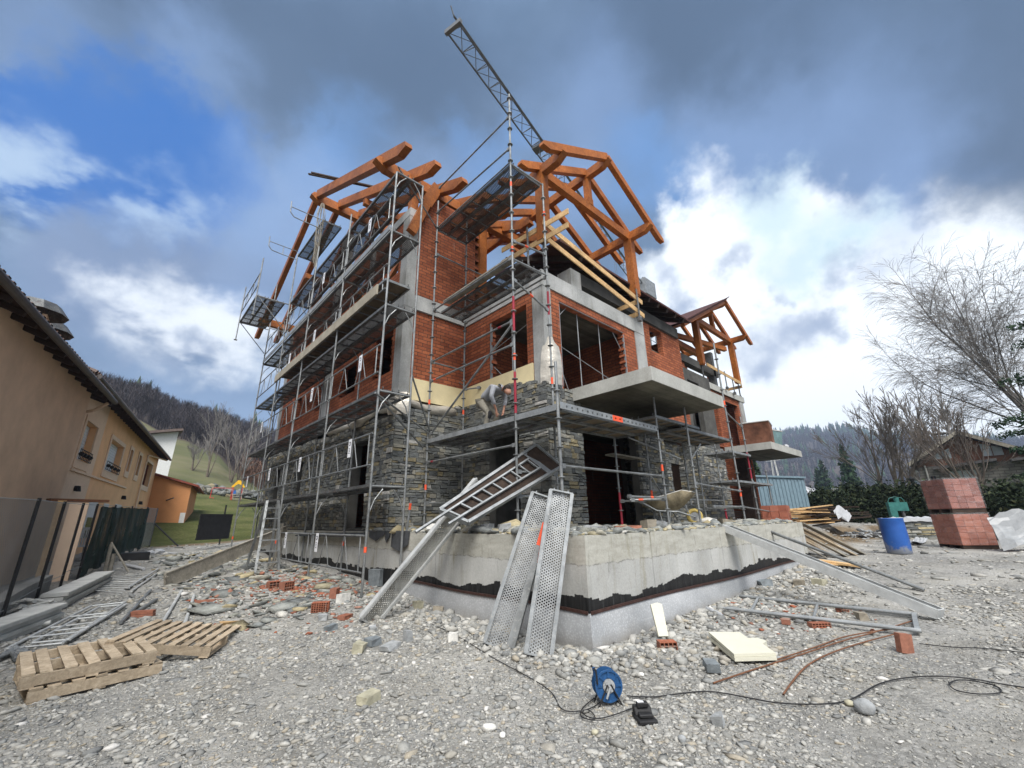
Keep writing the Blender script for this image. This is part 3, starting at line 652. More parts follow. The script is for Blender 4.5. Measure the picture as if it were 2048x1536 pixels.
# --- insulation band, foil
y_ = MB(); y_.box((5.02, YA-.03, 4.45), (XB-.03, YA+.02, 5.03)); y_.box((XB-.03, YB+.4, 4.42), (XB+.015, YA+.02, 5.05)); y_.build('insulation_board', M['insulation'], bld)
def drape(name, pts, w, mat, n=10, seed=0, z1=None, parent=bld, label=None, cyl=.12):
    random.seed(seed)
    m = MB(); rows = len(pts); vs = []
    for i, (c, wid, bulge) in enumerate(pts):
        c = Vector(c)
        for j in range(n+1):
            t = j/n*2-1; vs.append(c+w*(wid/2*t)+Vector((-w.y, w.x, 0))*(-bulge*(1-t*t))+Vector((random.uniform(-1, 1)*.008,)*3))
    m.add(vs, [(i*(n+1)+j, i*(n+1)+j+1, (i+1)*(n+1)+j+1, (i+1)*(n+1)+j) for i in range(rows-1) for j in range(n)])
    o = m.build(name, M[mat], parent, smooth=True)
    if label: o['label'] = label
    return o
drape('foil_wrap', [((6.86, 6.10, 4.40), .50, .10), ((6.86, 6.08, 4.75), .52, .12), ((6.87, 6.08, 5.1), .48, .12), ((6.88, 6.09, 5.35), .40, .10), ((6.89, 6.10, 5.48), .2, .06), ((6.9, 6.11, 5.62), .12, .02)], Vector((.8, -.6, 0)).normalized(), 'foil', seed=3, label='crumpled foil insulation wrapped round the corner column')
drape('foil_strip', [((7.12, 6.10, 4.25), .25, .02), ((7.12, 6.10, 4.8), .28, .04), ((7.1, 6.10, 5.3), .24, .02), ((7.06, 6.1, 5.42), .10, .02)], Vector((1, 0, 0)), 'foil_silver', seed=4)
def roll(pts, r0, seed):
    random.seed(seed); m = MB(); n = 10; vs = []; K = len(pts)
    for i, p in enumerate(pts):
        p = Vector(p); d = (Vector(pts[min(i+1, K-1)])-Vector(pts[max(i-1, 0)])).normalized(); s_ = Vector((-d.y, d.x, 0)); rr = r0*(1+.28*math.sin(i*.55+seed)+.12*math.sin(i*1.7))
        for j in range(n): t = 2*math.pi*j/n; vs.append(p+s_*rr*math.cos(t)*.8+Vector((0, 0, rr*math.sin(t)*(1.15 if t > math.pi else .8)))+Vector((random.uniform(-1, 1)*.012,)*3))
    m.add(vs, [(i*n+j, i*n+(j+1) % n, (i+1)*n+(j+1) % n, (i+1)*n+j) for i in range(K-1) for j in range(n)]+[tuple(range(n)), tuple(range((K-1)*n, K*n))])
    return m.build('foil_roll', M['foil'], bld, smooth=True)
roll([(4.60+.03*math.sin(i*.4), 9.15+i*.16, 4.20+.06*math.sin(i*.31)) for i in range(28)], .12, 1); roll([(4.55+i*.13, 9.20, 4.33-.02*i*.2+.03*math.sin(i*.6)) for i in range(15)], .11, 2)
drape('foil_corner', [((4.70, 9.22, 3.98), .50, .06), ((4.68, 9.2, 4.2), .6, .10), ((4.72, 9.22, 4.42), .55, .08), ((4.78, 9.25, 4.58), .34, .03)], Vector((.7, -.7, 0)), 'foil', seed=8)
# --- stone cladding
STT = [4.47, 4.60, 4.66, 4.68, 4.75, 4.53, 4.47]
SG = [(10.5, 11.72, ZT, 3.56), (15.75, 16.5, 2.1, 3.57), (18.5, 19.5, 2.0, 3.57)]
s1 = MB(); stones(s1, 0, 4.60, 9.22, FAR+.1, ZT, lambda u: 4.0+.03*(u-9.2)+.06*math.sin(u*3), SG, 1)
s1.build('stone_cladding', M['stone'], bld)['label'] = 'rough grey stone cladding along the ground floor of the long side'
s1 = MB(); stones(s1, 1, 9.20, 4.62, XB, ZT, lambda u: (4.46 if u > 5.95 else 4.2)+.03*math.sin(u*8), [], 1)
stones(s1, 0, 6.66, YB-.06, 9.2, ZT, lambda u: float(np.interp(u, [6.0, 6.6, 7.0, 7.8, 7.95, 8.3, 9.2], STT))+.03*math.sin(u*9), [(7.0, 8.2, ZT, 3.58)], 1)
stones(s1, 1, 6.07, 6.67, 7.84, ZT, lambda u: 4.46-.1*max(0, u-6.9), [], 1); s1.build('stone_cladding', M['stone'], bld)['label'] = 'stone cladding still being laid around the near corner'
s1 = MB(); stones(s1, 1, 6.09, 10.25, 11.7, ZT, lambda u: 3.95, [], 1); stones(s1, 0, 11.72, 6.1, 7.4, ZT, lambda u: 3.9, [], -1)
stones(s1, 1, 7.32, 11.72, 15.3, ZT, lambda u: 4.05, [(14.4, 15.3, 2.1, 3.3)], 1); stones(s1, 1, 6.70, 15.15, 17.7, ZT, lambda u: 4.0, [], 1); stones(s1, 0, 15.15, 6.72, 7.4, ZT, lambda u: 4.0, [], 1)
s1.build('stone_cladding', M['stone'], bld)['label'] = 'dark stone cladding under the far end of the balcony'
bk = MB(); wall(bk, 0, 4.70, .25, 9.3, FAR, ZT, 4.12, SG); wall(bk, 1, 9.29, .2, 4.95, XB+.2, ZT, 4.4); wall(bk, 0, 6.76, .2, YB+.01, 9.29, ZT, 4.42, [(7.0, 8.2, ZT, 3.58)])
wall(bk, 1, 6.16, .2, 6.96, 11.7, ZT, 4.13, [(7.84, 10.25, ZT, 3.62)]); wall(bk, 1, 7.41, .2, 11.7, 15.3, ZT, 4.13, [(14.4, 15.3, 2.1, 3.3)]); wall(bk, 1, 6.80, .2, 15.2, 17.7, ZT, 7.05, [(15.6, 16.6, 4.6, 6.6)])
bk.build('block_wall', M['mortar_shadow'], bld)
# --- far wing
fw = MB(); wall(fw, 1, 7.5, .2, 17.9, 23.3, 4.44, 7.1, [(18.6, 20.0, 4.5, 6.6), (20.9, 22.6, 4.5, 6.8)]); wall(fw, 0, 23.1, .2, 7.5, 11, 1.3, 7.1); fw.build('brick_wall', M['brick'], bld)['label'] = 'brick wall of the far wing'; fw = MB(); wall(fw, 1, 8.4, .2, 18.9, 22.9, 7.4, 8.6, [(19.5, 22.2, 7.4, 8.6)]); wall(fw, 1, 7.6, .2, 16.4, 17.4, 7.0, 8.0)
fw.build('brick_wall', M['brick'], bld)['label'] = 'low brick wall on the upper slab of the far wing'
fb = MB(); wall(fb, 1, 10.5, .2, 14, 23, 1.3, 7.1); wall(fb, 1, 7.6, .2, 17.7, 19.0, 1.3, 4.14); fb.box((22.2, 7.45, 1.2), (22.85, 7.9, 4.14)); fb.build('block_wall', M['timber_brown'], bld)
column(17.9, 7.42, 18.4, 7.8, 4.4, 7.1); column(22.85, 7.43, 23.3, 7.8, 4.44, 7.1)
# --- timber gables
TO = M['timber_orange']
def timber_gable(Y0, X0, X1, zp, zr, back, n_raf, step, posts=True, covered=None, kp=True):
    xm = (X0+X1)/2; yf = Y0-.9; sl_ = (zr-zp)/(xm-X0)
    for x, z in ((X0, zp-.10), (X1, zp-.10)):
        m = MB(); m.bar((x, back, z), (x, yf, z), .20, .27, cut=.26); m.build('wall_plate', TO, bld)
    m = MB(); m.bar((xm, back, zr-.05), (xm, yf, zr-.05), .20, .27, cut=.26); m.build('ridge_beam', TO, bld)
    m = MB(); m.bar((X0-.08, Y0, zp-.10), (X1+.08, Y0, zp-.10), .18, .27); m.build('tie_beam', TO, bld)
    m = MB(); m.bar((xm, Y0, zp), (xm, Y0, zr-.1), .18, .18, up=(0, 1, 0)); m.bar((xm, Y0, zp+.02), (xm, Y0, zp+.25), .22, .2, up=(0, 1, 0)); m.build('king_post', TO, bld)
    for k in range(n_raf):
        y = Y0-.78+k*step
        for s_, xe in ((-1, X0), (1, X1)):
            if covered and covered(s_, k): continue
            ov = .80; e = (xe+s_*ov, y, zp+.09-sl_*ov); m = MB(); m.bar((xm, y, zr+.1), e, .15, .22, cut=.24); m.build('rafter', TO, bld)
    # curved braces
    for s_, xe in ((1, X0), (-1, X1)):
        m = MB(); pts = [Vector((xe+s_*(.02+.9*t), Y0, zp-.75+.62*t+.25*math.sin(t*math.pi)*-.3)) for t in (0, .33, .66, 1)]
        if posts is True: pass
    if posts:
        for x in (X0, X1):
            m = MB(); m.bar((x, Y0, zp-.2), (x, Y0, posts[0]), .26, .26, up=(0, 1, 0)); m.bar((x, Y0, posts[0]), (x, Y0, posts[0]-.05), .22, .22, up=(0, 1, 0)); p = m.build('timber_post', TO, bld)
            j = MB(); j.bar((x-.02, Y0, posts[0]), (x-.02, Y0, 7.42), .05, .05, up=(0, 1, 0)); j.box((x-.08, Y0-.06, 7.42), (x+.04, Y0+.06, 7.44)); j.build('steel_prop', M['steel_dark'], p)
timber_gable(6.15, 6.9, 11.2, 10.66, 11.86, 11.6, 7, .80, posts=(8.35,))
timber_gable(7.45, 18.9, 23.2, 10.66, 11.86, 12.5, 5, .85, posts=(8.2,), covered=lambda s_, k: s_ < 0)
m = MB(); m.bar((7.42, YA+.15, 7.44), (7.42, YA+.15, 11.2), .3, .3, up=(0, 1, 0)); m.build('timber_post', TO, bld)
for (x0, z0, x1, z1) in [(16.0, 9.0, 22.7, 10.2)]:
    m = MB(); m.bar((16.2, 8.6, 9.75), (23.0, 8.6, 9.75), .2, .3); m.bar((16.2, 9.2, 10.1), (22.4, 7.5, 9.9), .18, .24); m.build('floor_joist', TO, bld)
# left gable, ridge along X
def left_gable():
    zr, yr, zp = 14.72, 16.05, 11.45; s_ = (zr-zp)/(yr-9.45); X_ = [3.85, 4.75, 5.65, 6.55, 7.45, 8.35, 9.25]
    m = MB(); m.bar((9.5, yr, zr-.22), (3.55, yr, zr-.22), .28, .38, cut=.3); m.build('ridge_beam', TO, bld)
    for y in (9.45, 22.6):
        m = MB(); m.bar((9.5, y, zp-.2), (3.55, y, zp-.2), .24, .34, cut=.3); m.build('wall_plate', TO, bld)
    for y in (12.8, 19.3):
        m = MB(); m.bar((9.5, y, zr-.45-s_*3.25), (4.6, y, zr-.45-s_*3.25), .18, .24); m.build('purlin', TO, bld)
    for i, x in enumerate(X_):
        m = MB(); m.bar((x, yr, zr), (x, 7.95, zr-s_*8.1), .20, .33, cut=.4); m.build('rafter', TO, bld)
        m = MB(); m.bar((x, yr, zr), (x, 24.0, zr-s_*7.95), .20, .30, cut=.3); m.build('rafter', TO, bld)
    m = MB(); m.bar((5.5, 9.22, 11.35), (5.14, 9.22, 10.5), .16, .34, up=(1, 0, 0)); m.bar((5.16, 9.22, 10.56), (4.72, 9.22, 9.3), .159, .26, up=(1, 0, 0)); m.build('brace', TO, bld)
    m = MB(); m.bar((4.85, 9.45, 11.1), (4.85, 9.45, 10.1), .22, .22, up=(0, 1, 0)); m.build('timber_post', TO, bld)
    m = MB(); m.bar((3.1, yr-1.2, zr-.25), (5.6, yr-3.4, zr-1.1), .07, .05); m.bar((3.15, yr-1.4, zr-.3), (5.3, yr-3.3, zr-1.1), .07, .05); m.build('loose_batten', M['timber_brown'], bld)
left_gable()
# main roof, boarded, eave over the right-hand face; far wing left slope boarded
def roof():
    m = MB(); r2 = MB(); sl_ = .5
    z0 = 8.72; yE = 6.2; y1 = 12.5
    m.prism([(7.6, yE, z0), (15.4, yE, z0), (16.8, y1-1.6, z0+sl_*(y1-1.6-yE)), (16.8, y1, z0+sl_*(y1-yE)), (10.6, y1, z0+sl_*(y1-yE))], (0, 0, .07))
    m.build('roof_deck', M['roof_board'], bld)
    for i in range(11):
        x = 8.6+i*.62; r2.bar((x, yE+.05, z0-.08), (x, 9.5, z0-.08+sl_*3.3), .09, .14)
    r2.build('roof_rafters', M['timber_brown'], bld)
    w = MB(); w.prism([(21.05, 6.5, 11.98), (21.05, 12.5, 11.98), (15.5, 12.5, 8.9), (15.5, 6.5, 8.9)], (0, 0, .08)); w.bar((21.3, 6.48, 12.2), (15.4, 6.48, 8.93), .03, .04)
    o = w.build('roof_deck', M['roof_board'], bld); o['label'] = 'boarded roof slope of the far gable'
    q_ = MB()
    for k in range(8): q_.bar((21.0, 6.67+.7*k, 11.88), (15.7, 6.67+.7*k, 8.93), .12, .18)
    q_.build('roof_rafters', TO, bld)
roof()
# inner ceiling joists of orange timber behind the near loggia
m = MB()
for k in range(6): m.bar((7.4, 9.9+.5*k, 8.9+.25*k), (12, 9.9+.5*k, 8.9+.25*k), .12, .2)
m.build('floor_joists', TO, bld)
m = MB(); m.prism([(8.2, 9.9, 9.35), (12.2, 9.9, 9.35), (12.2, 13.2, 11.3), (8.2, 13.2, 11.3)], (0, 0, .03)); m.build('ceiling_boards', TO, bld)
# yellow formwork boards round the near loggia
fr = M['timber_fresh']
for a, b in [((6.75, 6.02, 8.78), (11.28, 5.98, 8.05)), ((6.75, 6.02, 8.35), (11.3, 5.98, 7.58)), ((6.9, 5.3, 8.75), (6.72, 7.6, 8.75)), ((6.86, 5.3, 8.32), (6.70, 7.6, 8.32)), ((11.05, 6.0, 8.02), (11.05, 7.9, 8.02)), ((11.08, 6.0, 7.62), (11.08, 7.9, 7.62))]:
    m = MB(); m.bar(a, b, .03, .15); m.build('formwork_board', fr, bld)
for a, b in [((19.1, 7.3, 8.2), (23.2, 7.3, 8.1)), ((23.25, 7.3, 7.95), (23.25, 9.5, 7.95))]:
    m = MB(); m.bar(a, b, .03, .16); m.build('formwork_board', fr, bld)
# thin props inside the wide opening and window frames
pr_ = MB()
for x in (8.32, 9.28): pr_.tube((x, 6.35, 4.44), (x-.02, 6.35, 7.0), .014, 6)
pr_.tube((7.4, 6.3, 5.62), (10.3, 6.3, 5.0), .010, 6); pr_.tube((7.4, 6.3, 6.35), (7.8, 6.3, 6.78), .012, 6); pr_.tube((9.9, 6.3, 6.7), (10.3, 6.3, 6.2), .012, 6); pr_.tube((7.42, 6.3, 5.1), (7.72, 6.3, 4.45), .012, 6)
pr_.bar((7.38, 6.2, 6.78), (10.3, 6.2, 6.78), .03, .03); pr_.bar((10.28, 6.2, 4.5), (10.28, 6.2, 6.7), .03, .05, up=(0, 1, 0)); pr_.bar((7.39, 6.2, 4.5), (7.39, 6.2, 6.7), .03, .03, up=(0, 1, 0))
pr_.bar((6.8, 8.17, 5.08), (6.8, 8.17, 6.7), .05, .05, up=(0, 1, 0)); pr_.tube((6.85, 8.1, 5.9), (6.85, 6.8, 6.2), .01, 6); pr_.tube((6.87, 7.4, 5.08), (6.87, 7.4, 6.7), .014, 6); pr_.tube((6.85, 8.1, 5.4), (6.85, 7.8, 5.1), .012, 6)
pr_.build('template_frame', M['steel_light'], bld)
for x in (8.75,): pass
for (x, y, z0, z1) in [(10.86, 5.9, 7.25, 8.35), (6.7, 6.55, 7.4, 8.9), (21.1, 7.3, 7.4, 8.3), (22.0, 7.3, 7.3, 8.1)]:
    m = MB(); m.tube((x, y, z0), (x, y, z1), .028, 8); m.box((x-.07, y-.05, z0-.02), (x+.07, y+.05, z0+.1)); m.build('edge_post', M['steel_dark'], bld)
# things leaning in the ground floor opening
m = MB(); m.bar((9.0, 7.9, 1.32), (8.95, 8.4, 2.9), .30, .03, up=(0, 1, 0)); m.bar((9.35, 7.9, 1.32), (9.3, 8.4, 2.9), .28, .03, up=(0, 1, 0)); m.build('door_blank', M['timber_brown'], bld)
# ------------------------------------------------------------------ scaffolds
SM = [M['steel'], M['paint_orange'], M['paint_crimson'], M['steel_light']]
def post(parent, x, y, z0, z1, r=.024, rings=None, bands=(), name='standard', top=None):
    m = MB(); m.tube((x, y, z0), (x, y, z1), r, 10)
    if rings:
        z = rings
        while z < z1-.05:
            m.lathe([(r, z-.012), (r+.04, z-.006), (r+.04, z+.006), (r, z+.012)], (x, y, 0), 8); z += .5
    for (a, b, mi) in bands: m.tube((x, y, a), (x, y, b), r+.003, 10, mi)
    m.box((x-.06, y-.06, z0-.01), (x+.06, y+.06, z0+.005)) if not top else None
    return m.build(name, SM, parent)
def rail(parent, a, b, r=.022, name='ledger', band=None, ends=True):
    a = Vector(a); b = Vector(b); m = MB(); m.tube(a, b, r, 8)
    if ends:
        d = (b-a).normalized()
        for p, s_ in ((a, 1), (b, -1)): m.bar(p+d*s_*.02, p+d*s_*.10, .05, .075, 0)
    if band is not None:
        t, mi = band; q = a.lerp(b, t); d = (b-a).normalized(); m.tube(q-d*.05, q+d*.05, r+.003, 8, mi)
    return m.build(name, SM, parent)
def deck_proto(L_, w, name='deck', sheet='punched_sheet_dark', side='steel_dark', th=.05, hooks=True, lab=None, ribs=True):
    """plank along local X from 0 to L_, centred on local Y; punched top sheet, folded side rails, hooks"""
    m = MB(); n_ = 1
    m.quad((0, -w/2, 0), (L_, -w/2, 0), (L_, w/2, 0), (0, w/2, 0), mi=0)
    for s_ in (-1, 1):
        m.box((0, s_*w/2-.0125, -th), (L_, s_*w/2+.0125, .012), 1); m.box((0, min(s_*w/2, s_*(w/2-.035)), -th-.004), (L_, max(s_*w/2, s_*(w/2-.035)), -th), 1)
    for x in (0, L_): m.box((x-.01, -w/2, -th), (x+.01, w/2, .01), 1)
    if ribs:
        for k in range(1, 6): m.box((L_*k/6-.012, -w/2+.014, -th*.7), (L_*k/6+.012, w/2-.014, -.004), 1)
    if hooks:
        for x, s_ in ((0, -1), (L_, 1)):
            for y in (-w/2+.06, w/2-.06):
                for q in range(4):
                    t0 = q*.7; t1 = t0+.7
                    m.tube((x+s_*(.0+.045*math.sin(t0)), y, .03-.03*math.cos(t0)), (x+s_*(.045*math.sin(t1)), y, .03-.03*math.cos(t1)), .011, 6, 1)
    me_o = m.build(name, [M[sheet], M[side]], None, local=True)
    C.objects.unlink(me_o); return me_o
def place(proto, name, parent, loc, rot=(0, 0, 0), M4=None):
    o = proto.copy(); o.name = name; C.objects.link(o)
    if parent is not None: o.parent = parent
    if M4 is not None: o.matrix_local = Matrix.Translation(-origin(parent)) @ M4 if parent is not None else M4
    else: o.location = Vector(loc)-origin(parent); o.rotation_euler = rot
    return o
def guard(parent, x, y0, y1, zl, zh, axis=1, name='guardrail', sign=None, r=.014):
    m = MB(); P = (lambda u, z: (x, u, z)) if axis == 1 else (lambda u, z: (u, x, z))
    m.tube(P(y0, zl), P(y1, zl), r+.004, 8); m.tube(P(y0, zh), P(y1, zh), r+.004, 8)
    s_ = (1 if y1 > y0 else -1); L_ = abs(y1-y0)
    for a, b in ((.05, .05), (.95, .95)): m.tube(P(y0+s_*L_*a, zl), P(y0+s_*L_*b, zh), r, 6)
    for a, b in ((.22, .32), (.42, .32), (.58, .68), (.78, .68)): m.tube(P(y0+s_*L_*a, zl), P(y0+s_*L_*b, zh), r*.7, 6)
    o = m.build(name, M['steel'], parent)
    if sign is not None:
        yy = y0+s_*L_*sign; g_ = MB(); dx = -.03
        q = (lambda u, z, d: (x+d, u, z)) if axis == 1 else (lambda u, z, d: (u, x+d, z))
        g_.add([q(yy, zh-.38, dx), q(yy+.16, zh-.38, dx), q(yy+.16, zh+.02, dx), q(yy, zh+.02, dx), q(yy, zh-.38, dx+.005), q(yy+.16, zh-.38, dx+.005), q(yy+.16, zh+.02, dx+.005), q(yy, zh+.02, dx+.005)],
               [(3, 2, 1, 0), (4, 5, 6, 7), (0, 1, 5, 4), (1, 2, 6, 5), (2, 3, 7, 6), (3, 0, 4, 7)], 0)
        d2 = dx-.002; 
        for k in range(7):
            t0 = k/7*5.2+.4; t1 = (k+1)/7*5.2+.4; c = (yy+.08, zh-.08)
            a_ = [(c[0]+rr_*math.cos(t), c[1]+rr_*math.sin(t)) for t, rr_ in ((t0, .05), (t1, .05), (t1, .026), (t0, .026))]
            g_.add([q(u, z, d2) for u, z in a_], [(0, 1, 2, 3)], 1)
        for k in range(4): g_.add([q(yy+.04, zh-.19-.035*k, d2), q(yy+.12, zh-.19-.035*k, d2), q(yy+.12, zh-.178-.035*k, d2), q(yy+.04, zh-.178-.035*k, d2)], [(0, 1, 2, 3)], 1)
        g_.build('notice_plate', [M['white_sign'], M['sign_ink']], o)
    return o
pd3 = deck_proto(2.95, .34, sheet='punched_sheet_dark', side='steel_dark'); pd3w = deck_proto(2.95, .34, sheet='punched_sheet_big', side='steel_dark')
ply3 = deck_proto(2.95, .62, sheet='deck_ply', side='timber_grey' if False else 'steel', th=.05)
XF, XK = 3.66, 4.41; YS = [8.12, 11.09, 14.10, 17.10, 20.12]; LV = [2.21, 4.18, 6.22, 8.21, 9.98]
fs_ = thing('facade_scaffold', (4.0, 14.0, .3), 'tall grey frame scaffold along the long left side of the unfinished house', 'scaffold')
for i, y in enumerate(YS):
    zf = [9.92, 10.5, 11.0, 12.3, 12.2][i]; zb = [9.95, 10.3, 10.6, 11.8, 11.9][i]
    for x, zt in ((XF, zf), (XK, zb)):
        z0 = min(g(x, y), .45)+.02; post(fs_, x, y, z0, zt, .0245, None, [(a, a+.1, 1) for a in ([.95] if (i+int(x)) % 2 else [])])
    for k, z in enumerate(LV):
        m = MB(); m.tube((XF, y, z-.04), (XK, y, z-.04), .022, 8)
        # the arched gusset under each frame head
        m.path([(XF+.01, y, z-.55), (XF+.10, y, z-.3), (XF+.26, y, z-.09)], .014, 6); m.path([(XK-.01, y, z-.55), (XK-.10, y, z-.3), (XK-.26, y, z-.09)], .014, 6)
        m.build('frame_head', M['steel'], fs_)
for b in range(4):
    for k, z in enumerate(LV):
        if (b, k) in ((3, 4), (3, 0), (2, 4)): 
            if k == 4 and b == 2: pass
            elif k == 0: pass
            else: continue
        pr2 = pd3w if (k >= 3 or (b+k) % 3 == 0) else pd3
        for x in (XF+.20, XK-.18):
            place(pr2, 'deck', fs_, (x, YS[b]+.03, z), (0, 0, math.pi/2))
        # outer kick strip
        if k in (3,): 
            m = MB(); m.box((XF-.045, YS[b]+.05, z-.01), (XF-.02, YS[b+1]-.05, z+.14)); m.build('toe_board', M['steel_light'], fs_)
for b in range(3):
    m = MB(); m.box((XF-.10, YS[b]+.35 if b == 0 else YS[b]+.02, 6.56), (XF-.06, YS[b+1]-.02, 6.82)); m.build('toe_board', M['deck_ply_light'], fs_)
    o = place(ply3, 'ply_deck', fs_, (XF+.27, YS[b]+.03, 6.84), (0, 0, math.pi/2))
for b in range(4):
    for k, z in enumerate([.0]+LV[:4]):
        zl, zh = (.60, 1.25) if k == 0 else (z+.38, z+1.02)
        if k == 0 and b > 1: continue
        y0, y1 = YS[b]+.04, YS[b+1]-.04
        guard(fs_, XF-.03, y0, y1, zl, zh, sign=[(.82, .62, .5, None), (.34, .5, .55, .6), (.30, .42, None, .3), (None, .6, .45, None), (.4, .55, None, .3)][k][b])
for b, k in ((0, 4), (1, 4)):
    pass
m = MB(); m.tube((XF, 8.12, 4.0), (XK+.9, 9.0, 3.2), .022, 8); m.build('tie_tube', SM, fs_)
m = MB(); m.tube((XK, 8.10, 4.62), (XK+1.05, 8.92, 3.55), .022, 8); m.tube((XF-.1, 8.05, 4.05), (5.4, 8.9, 3.55), .022, 8); m.build('tie_tube', SM, fs_)
m = MB(); m.tube((XF, 8.1, 10.1), (5.4, 8.95, 9.6), .02, 8); m.build('tie_tube', SM, fs_)
for y0, y1, z0, z1 in [(8.12, 11.09, 2.3, 4.1)]: pass
# outrigger platform round the far corner, its guards and the raised end frames
for k, (x, y) in enumerate([(3.35, 17.3), (3.02, 17.3), (2.69, 17.3)]): place(pd3w, 'deck', fs_, (x, y, 9.98), (0, 0, math.pi/2))
for k in range(2): place(pd3w, 'deck', fs_, (3.85+.33*k, 14.15, 12.2), (0, 0, math.pi/2))
m = MB()
for y in (17.2, 20.3): m.tube((2.5, y, 9.93), (3.66, y, 9.93), .022, 8); m.tube((2.55, y, 9.93), (3.66, y, 8.75), .018, 8)
m.build('console_bracket', M['steel'], fs_)
for x, y, z1 in ((2.5, 17.2, 11.6), (2.5, 20.3, 11.7)): post(fs_, x, y, 9.1, z1, .022, name='guard_post')
guard(fs_, 2.5, 17.25, 20.25, 10.4, 10.95)
for (y, z) in [(14.1, 11.75), (17.1, 12.0)]:
    m = MB(); x = XF
    m.path([(x, y, z), (x-.6, y, z), (x-.95, y, z+.02), (x-1.08, y, z+.16), (x-1.1, y, z+.6)], .018, 8); m.tube((x, y, z+.38), (x-1.1, y, z+.38), .016, 8); m.tube((x-.55, y, z), (x-.55, y, z+.38), .014, 8); m.build('end_guard', M['steel'], fs_)
rp = thing('hoist_rope', (3.6, 15.6, 11.0), 'bundle of pale ropes hung high on the far end of the long scaffold', 'rope')
m = MB()
for k in range(9):
    a = k*.7; m.path([(3.6+.05*math.cos(a), 14.2+.05*math.sin(a), 12.9), (3.6+.14*math.cos(a), 14.2+.14*math.sin(a), 12.4), (3.6+.10*math.cos(a+1), 14.2+.1*math.sin(a+1), 11.5), (3.6+.06*math.cos(a), 14.2, 10.9-.1*k)], .012, 5)
m.build('rope_coil', M['timber_grey'], rp)
# ---- ring-lock scaffold round the near corner
cs_ = thing('corner_scaffold', (6.0, 6.0, ZT), 'ring-lock pipe scaffold with red bands round the near corner where the worker stands', 'scaffold')
BAND = lambda *zs: [(z, z+h, mi) for z, h, mi in zs]
XO, XI = 5.40, 6.46
post(cs_, XO, 8.95, ZT, 10.6, .024, 1.65, BAND((4.3, .12, 1), (2.2, .12, 1)), 'standard')
post(cs_, XI, 8.95, ZT, 10.9, .024, 1.65, BAND((4.2, .12, 1),))
post(cs_, XO, 5.76, ZT, 11.8, .024, 1.65, BAND((3.45, .85, 2), (4.55, .15, 1), (5.2, .8, 2), (7.1, .15, 1), (8.9, .12, 1)))
post(cs_, XI, 5.72, 3.4, 9.6, .024, 3.65, BAND((4.25, .15, 1), (3.45, .2, 2), (5.9, .6, 2), (8.6, .15, 1)))
post(cs_, XI, 5.72, ZT, 3.4, .024, 1.65); post(cs_, XO, 4.68, ZT, 4.2, .028, 1.65)
post(cs_, 8.77, 4.67, ZT, 4.6, .024, 1.65, BAND((2.45, .14, 1),)); post(cs_, 8.65, 5.75, ZT, 3.4, .024, 1.65, BAND((ZT, .75, 2),))
post(cs_, 10.1, 5.75, ZT, 3.6, .024, 1.65, BAND((2.0, .15, 1),)); post(cs_, 10.27, 4.67, ZT, 4.6, .026, 1.65); 
for (a, b, bd) in [((XO, 8.95, 2.84), (XO, 5.76, 2.84), (.08, 2)), ((XO, 8.95, 5.44), (XO, 5.76, 5.44), (.86, 2)), ((XO, 8.95, 4.91), (XO, 5.76, 4.91), (.07, 1)), ((XO, 8.95, 6.95), (XO, 5.76, 6.95), (.5, 0)),
                   ((XO, 8.95, 1.9), (XI, 8.95, 1.9), None), ((XO, 8.95, 3.3), (XI, 8.95, 3.3), None), ((XO, 8.95, 5.45), (XI, 8.95, 5.45), None), ((XI, 8.95, 4.9), (6.7, 8.5, 4.9), None), ((XI, 8.95, 6.9), (XI, 5.72, 6.9), (.5, 0)), ((XO, 8.95, 6.95), (XI, 8.95, 6.95), None),
                   ((XO, 5.76, 2.34), (XI, 5.72, 2.34), None), ((XO, 5.76, 1.9), (XI, 5.72, 1.9), None), ((XO, 5.76, 6.42), (XI, 5.72, 6.0), (.5, 1)), ((XO, 5.76, 7.4), (XI, 5.72, 7.5), (.4, 1)),
                   ((XO, 4.68, 2.34), (8.77, 4.67, 2.34), None), ((8.65, 5.75, 1.85), (8.77, 4.67, 1.85), None), ((8.2, 5.2, 1.85), (8.77, 4.67, 1.86), (.3, 1)), ((8.65, 5.75, 1.86), (10.1, 5.75, 1.86), None), ((7.3, 4.67, 1.88), (8.77, 4.67, 1.88), (.6, 1)),
                   ((10.1, 5.75, 2.15), (13.05, 5.75, 2.1), None), ((XO, 5.76, 11.06), (XO, 8.95, 11.06), None), ((XO, 5.76, 10.05), (XO, 8.95, 10.2), None), ((XO, 8.95, 8.75), (8.6, 8.95, 8.75), None)]:
    rail(cs_, a, b, band=bd)
rail(cs_, (XO, 5.76, 5.4), (XO, 8.85, 3.5), .024, 'diagonal_brace')
big = deck_proto(3.15, .34, sheet='punched_sheet', side='steel'); bigd = deck_proto(3.15, .34, sheet='punched_sheet_dark', side='steel_dark')
for z, pr2, nm in ((3.37, bigd, 'deck'),):
    for k in range(3): place(pr2, nm, cs_, (XO+.19+.345*k, 5.80, z), (0, 0, math.pi/2))
m = MB(); m.box((XO-.03, 5.79, 3.30), (XO-.005, 8.93, 3.40)); m.build('deck_edge', M['steel_light'], cs_)
m = MB(); m.box((XO-.03, 4.70, 3.30), (XO+.0, 5.73, 3.41)); m.build('deck_edge', M['steel_light'], cs_)
ply = deck_proto(1.02, .52, sheet='deck_ply', side='steel'); 
for k in range(2): place(ply, 'ply_deck', cs_, (XO+.28+.54*k, 4.70, 3.385), (0, 0, math.pi/2))
plyl = deck_proto(3.2, .52, sheet='deck_ply', side='steel'); 
for k in range(2): place(plyl, 'ply_deck', cs_, (XO+.1, 4.94+.54*k, 3.36), (0, 0, 0))
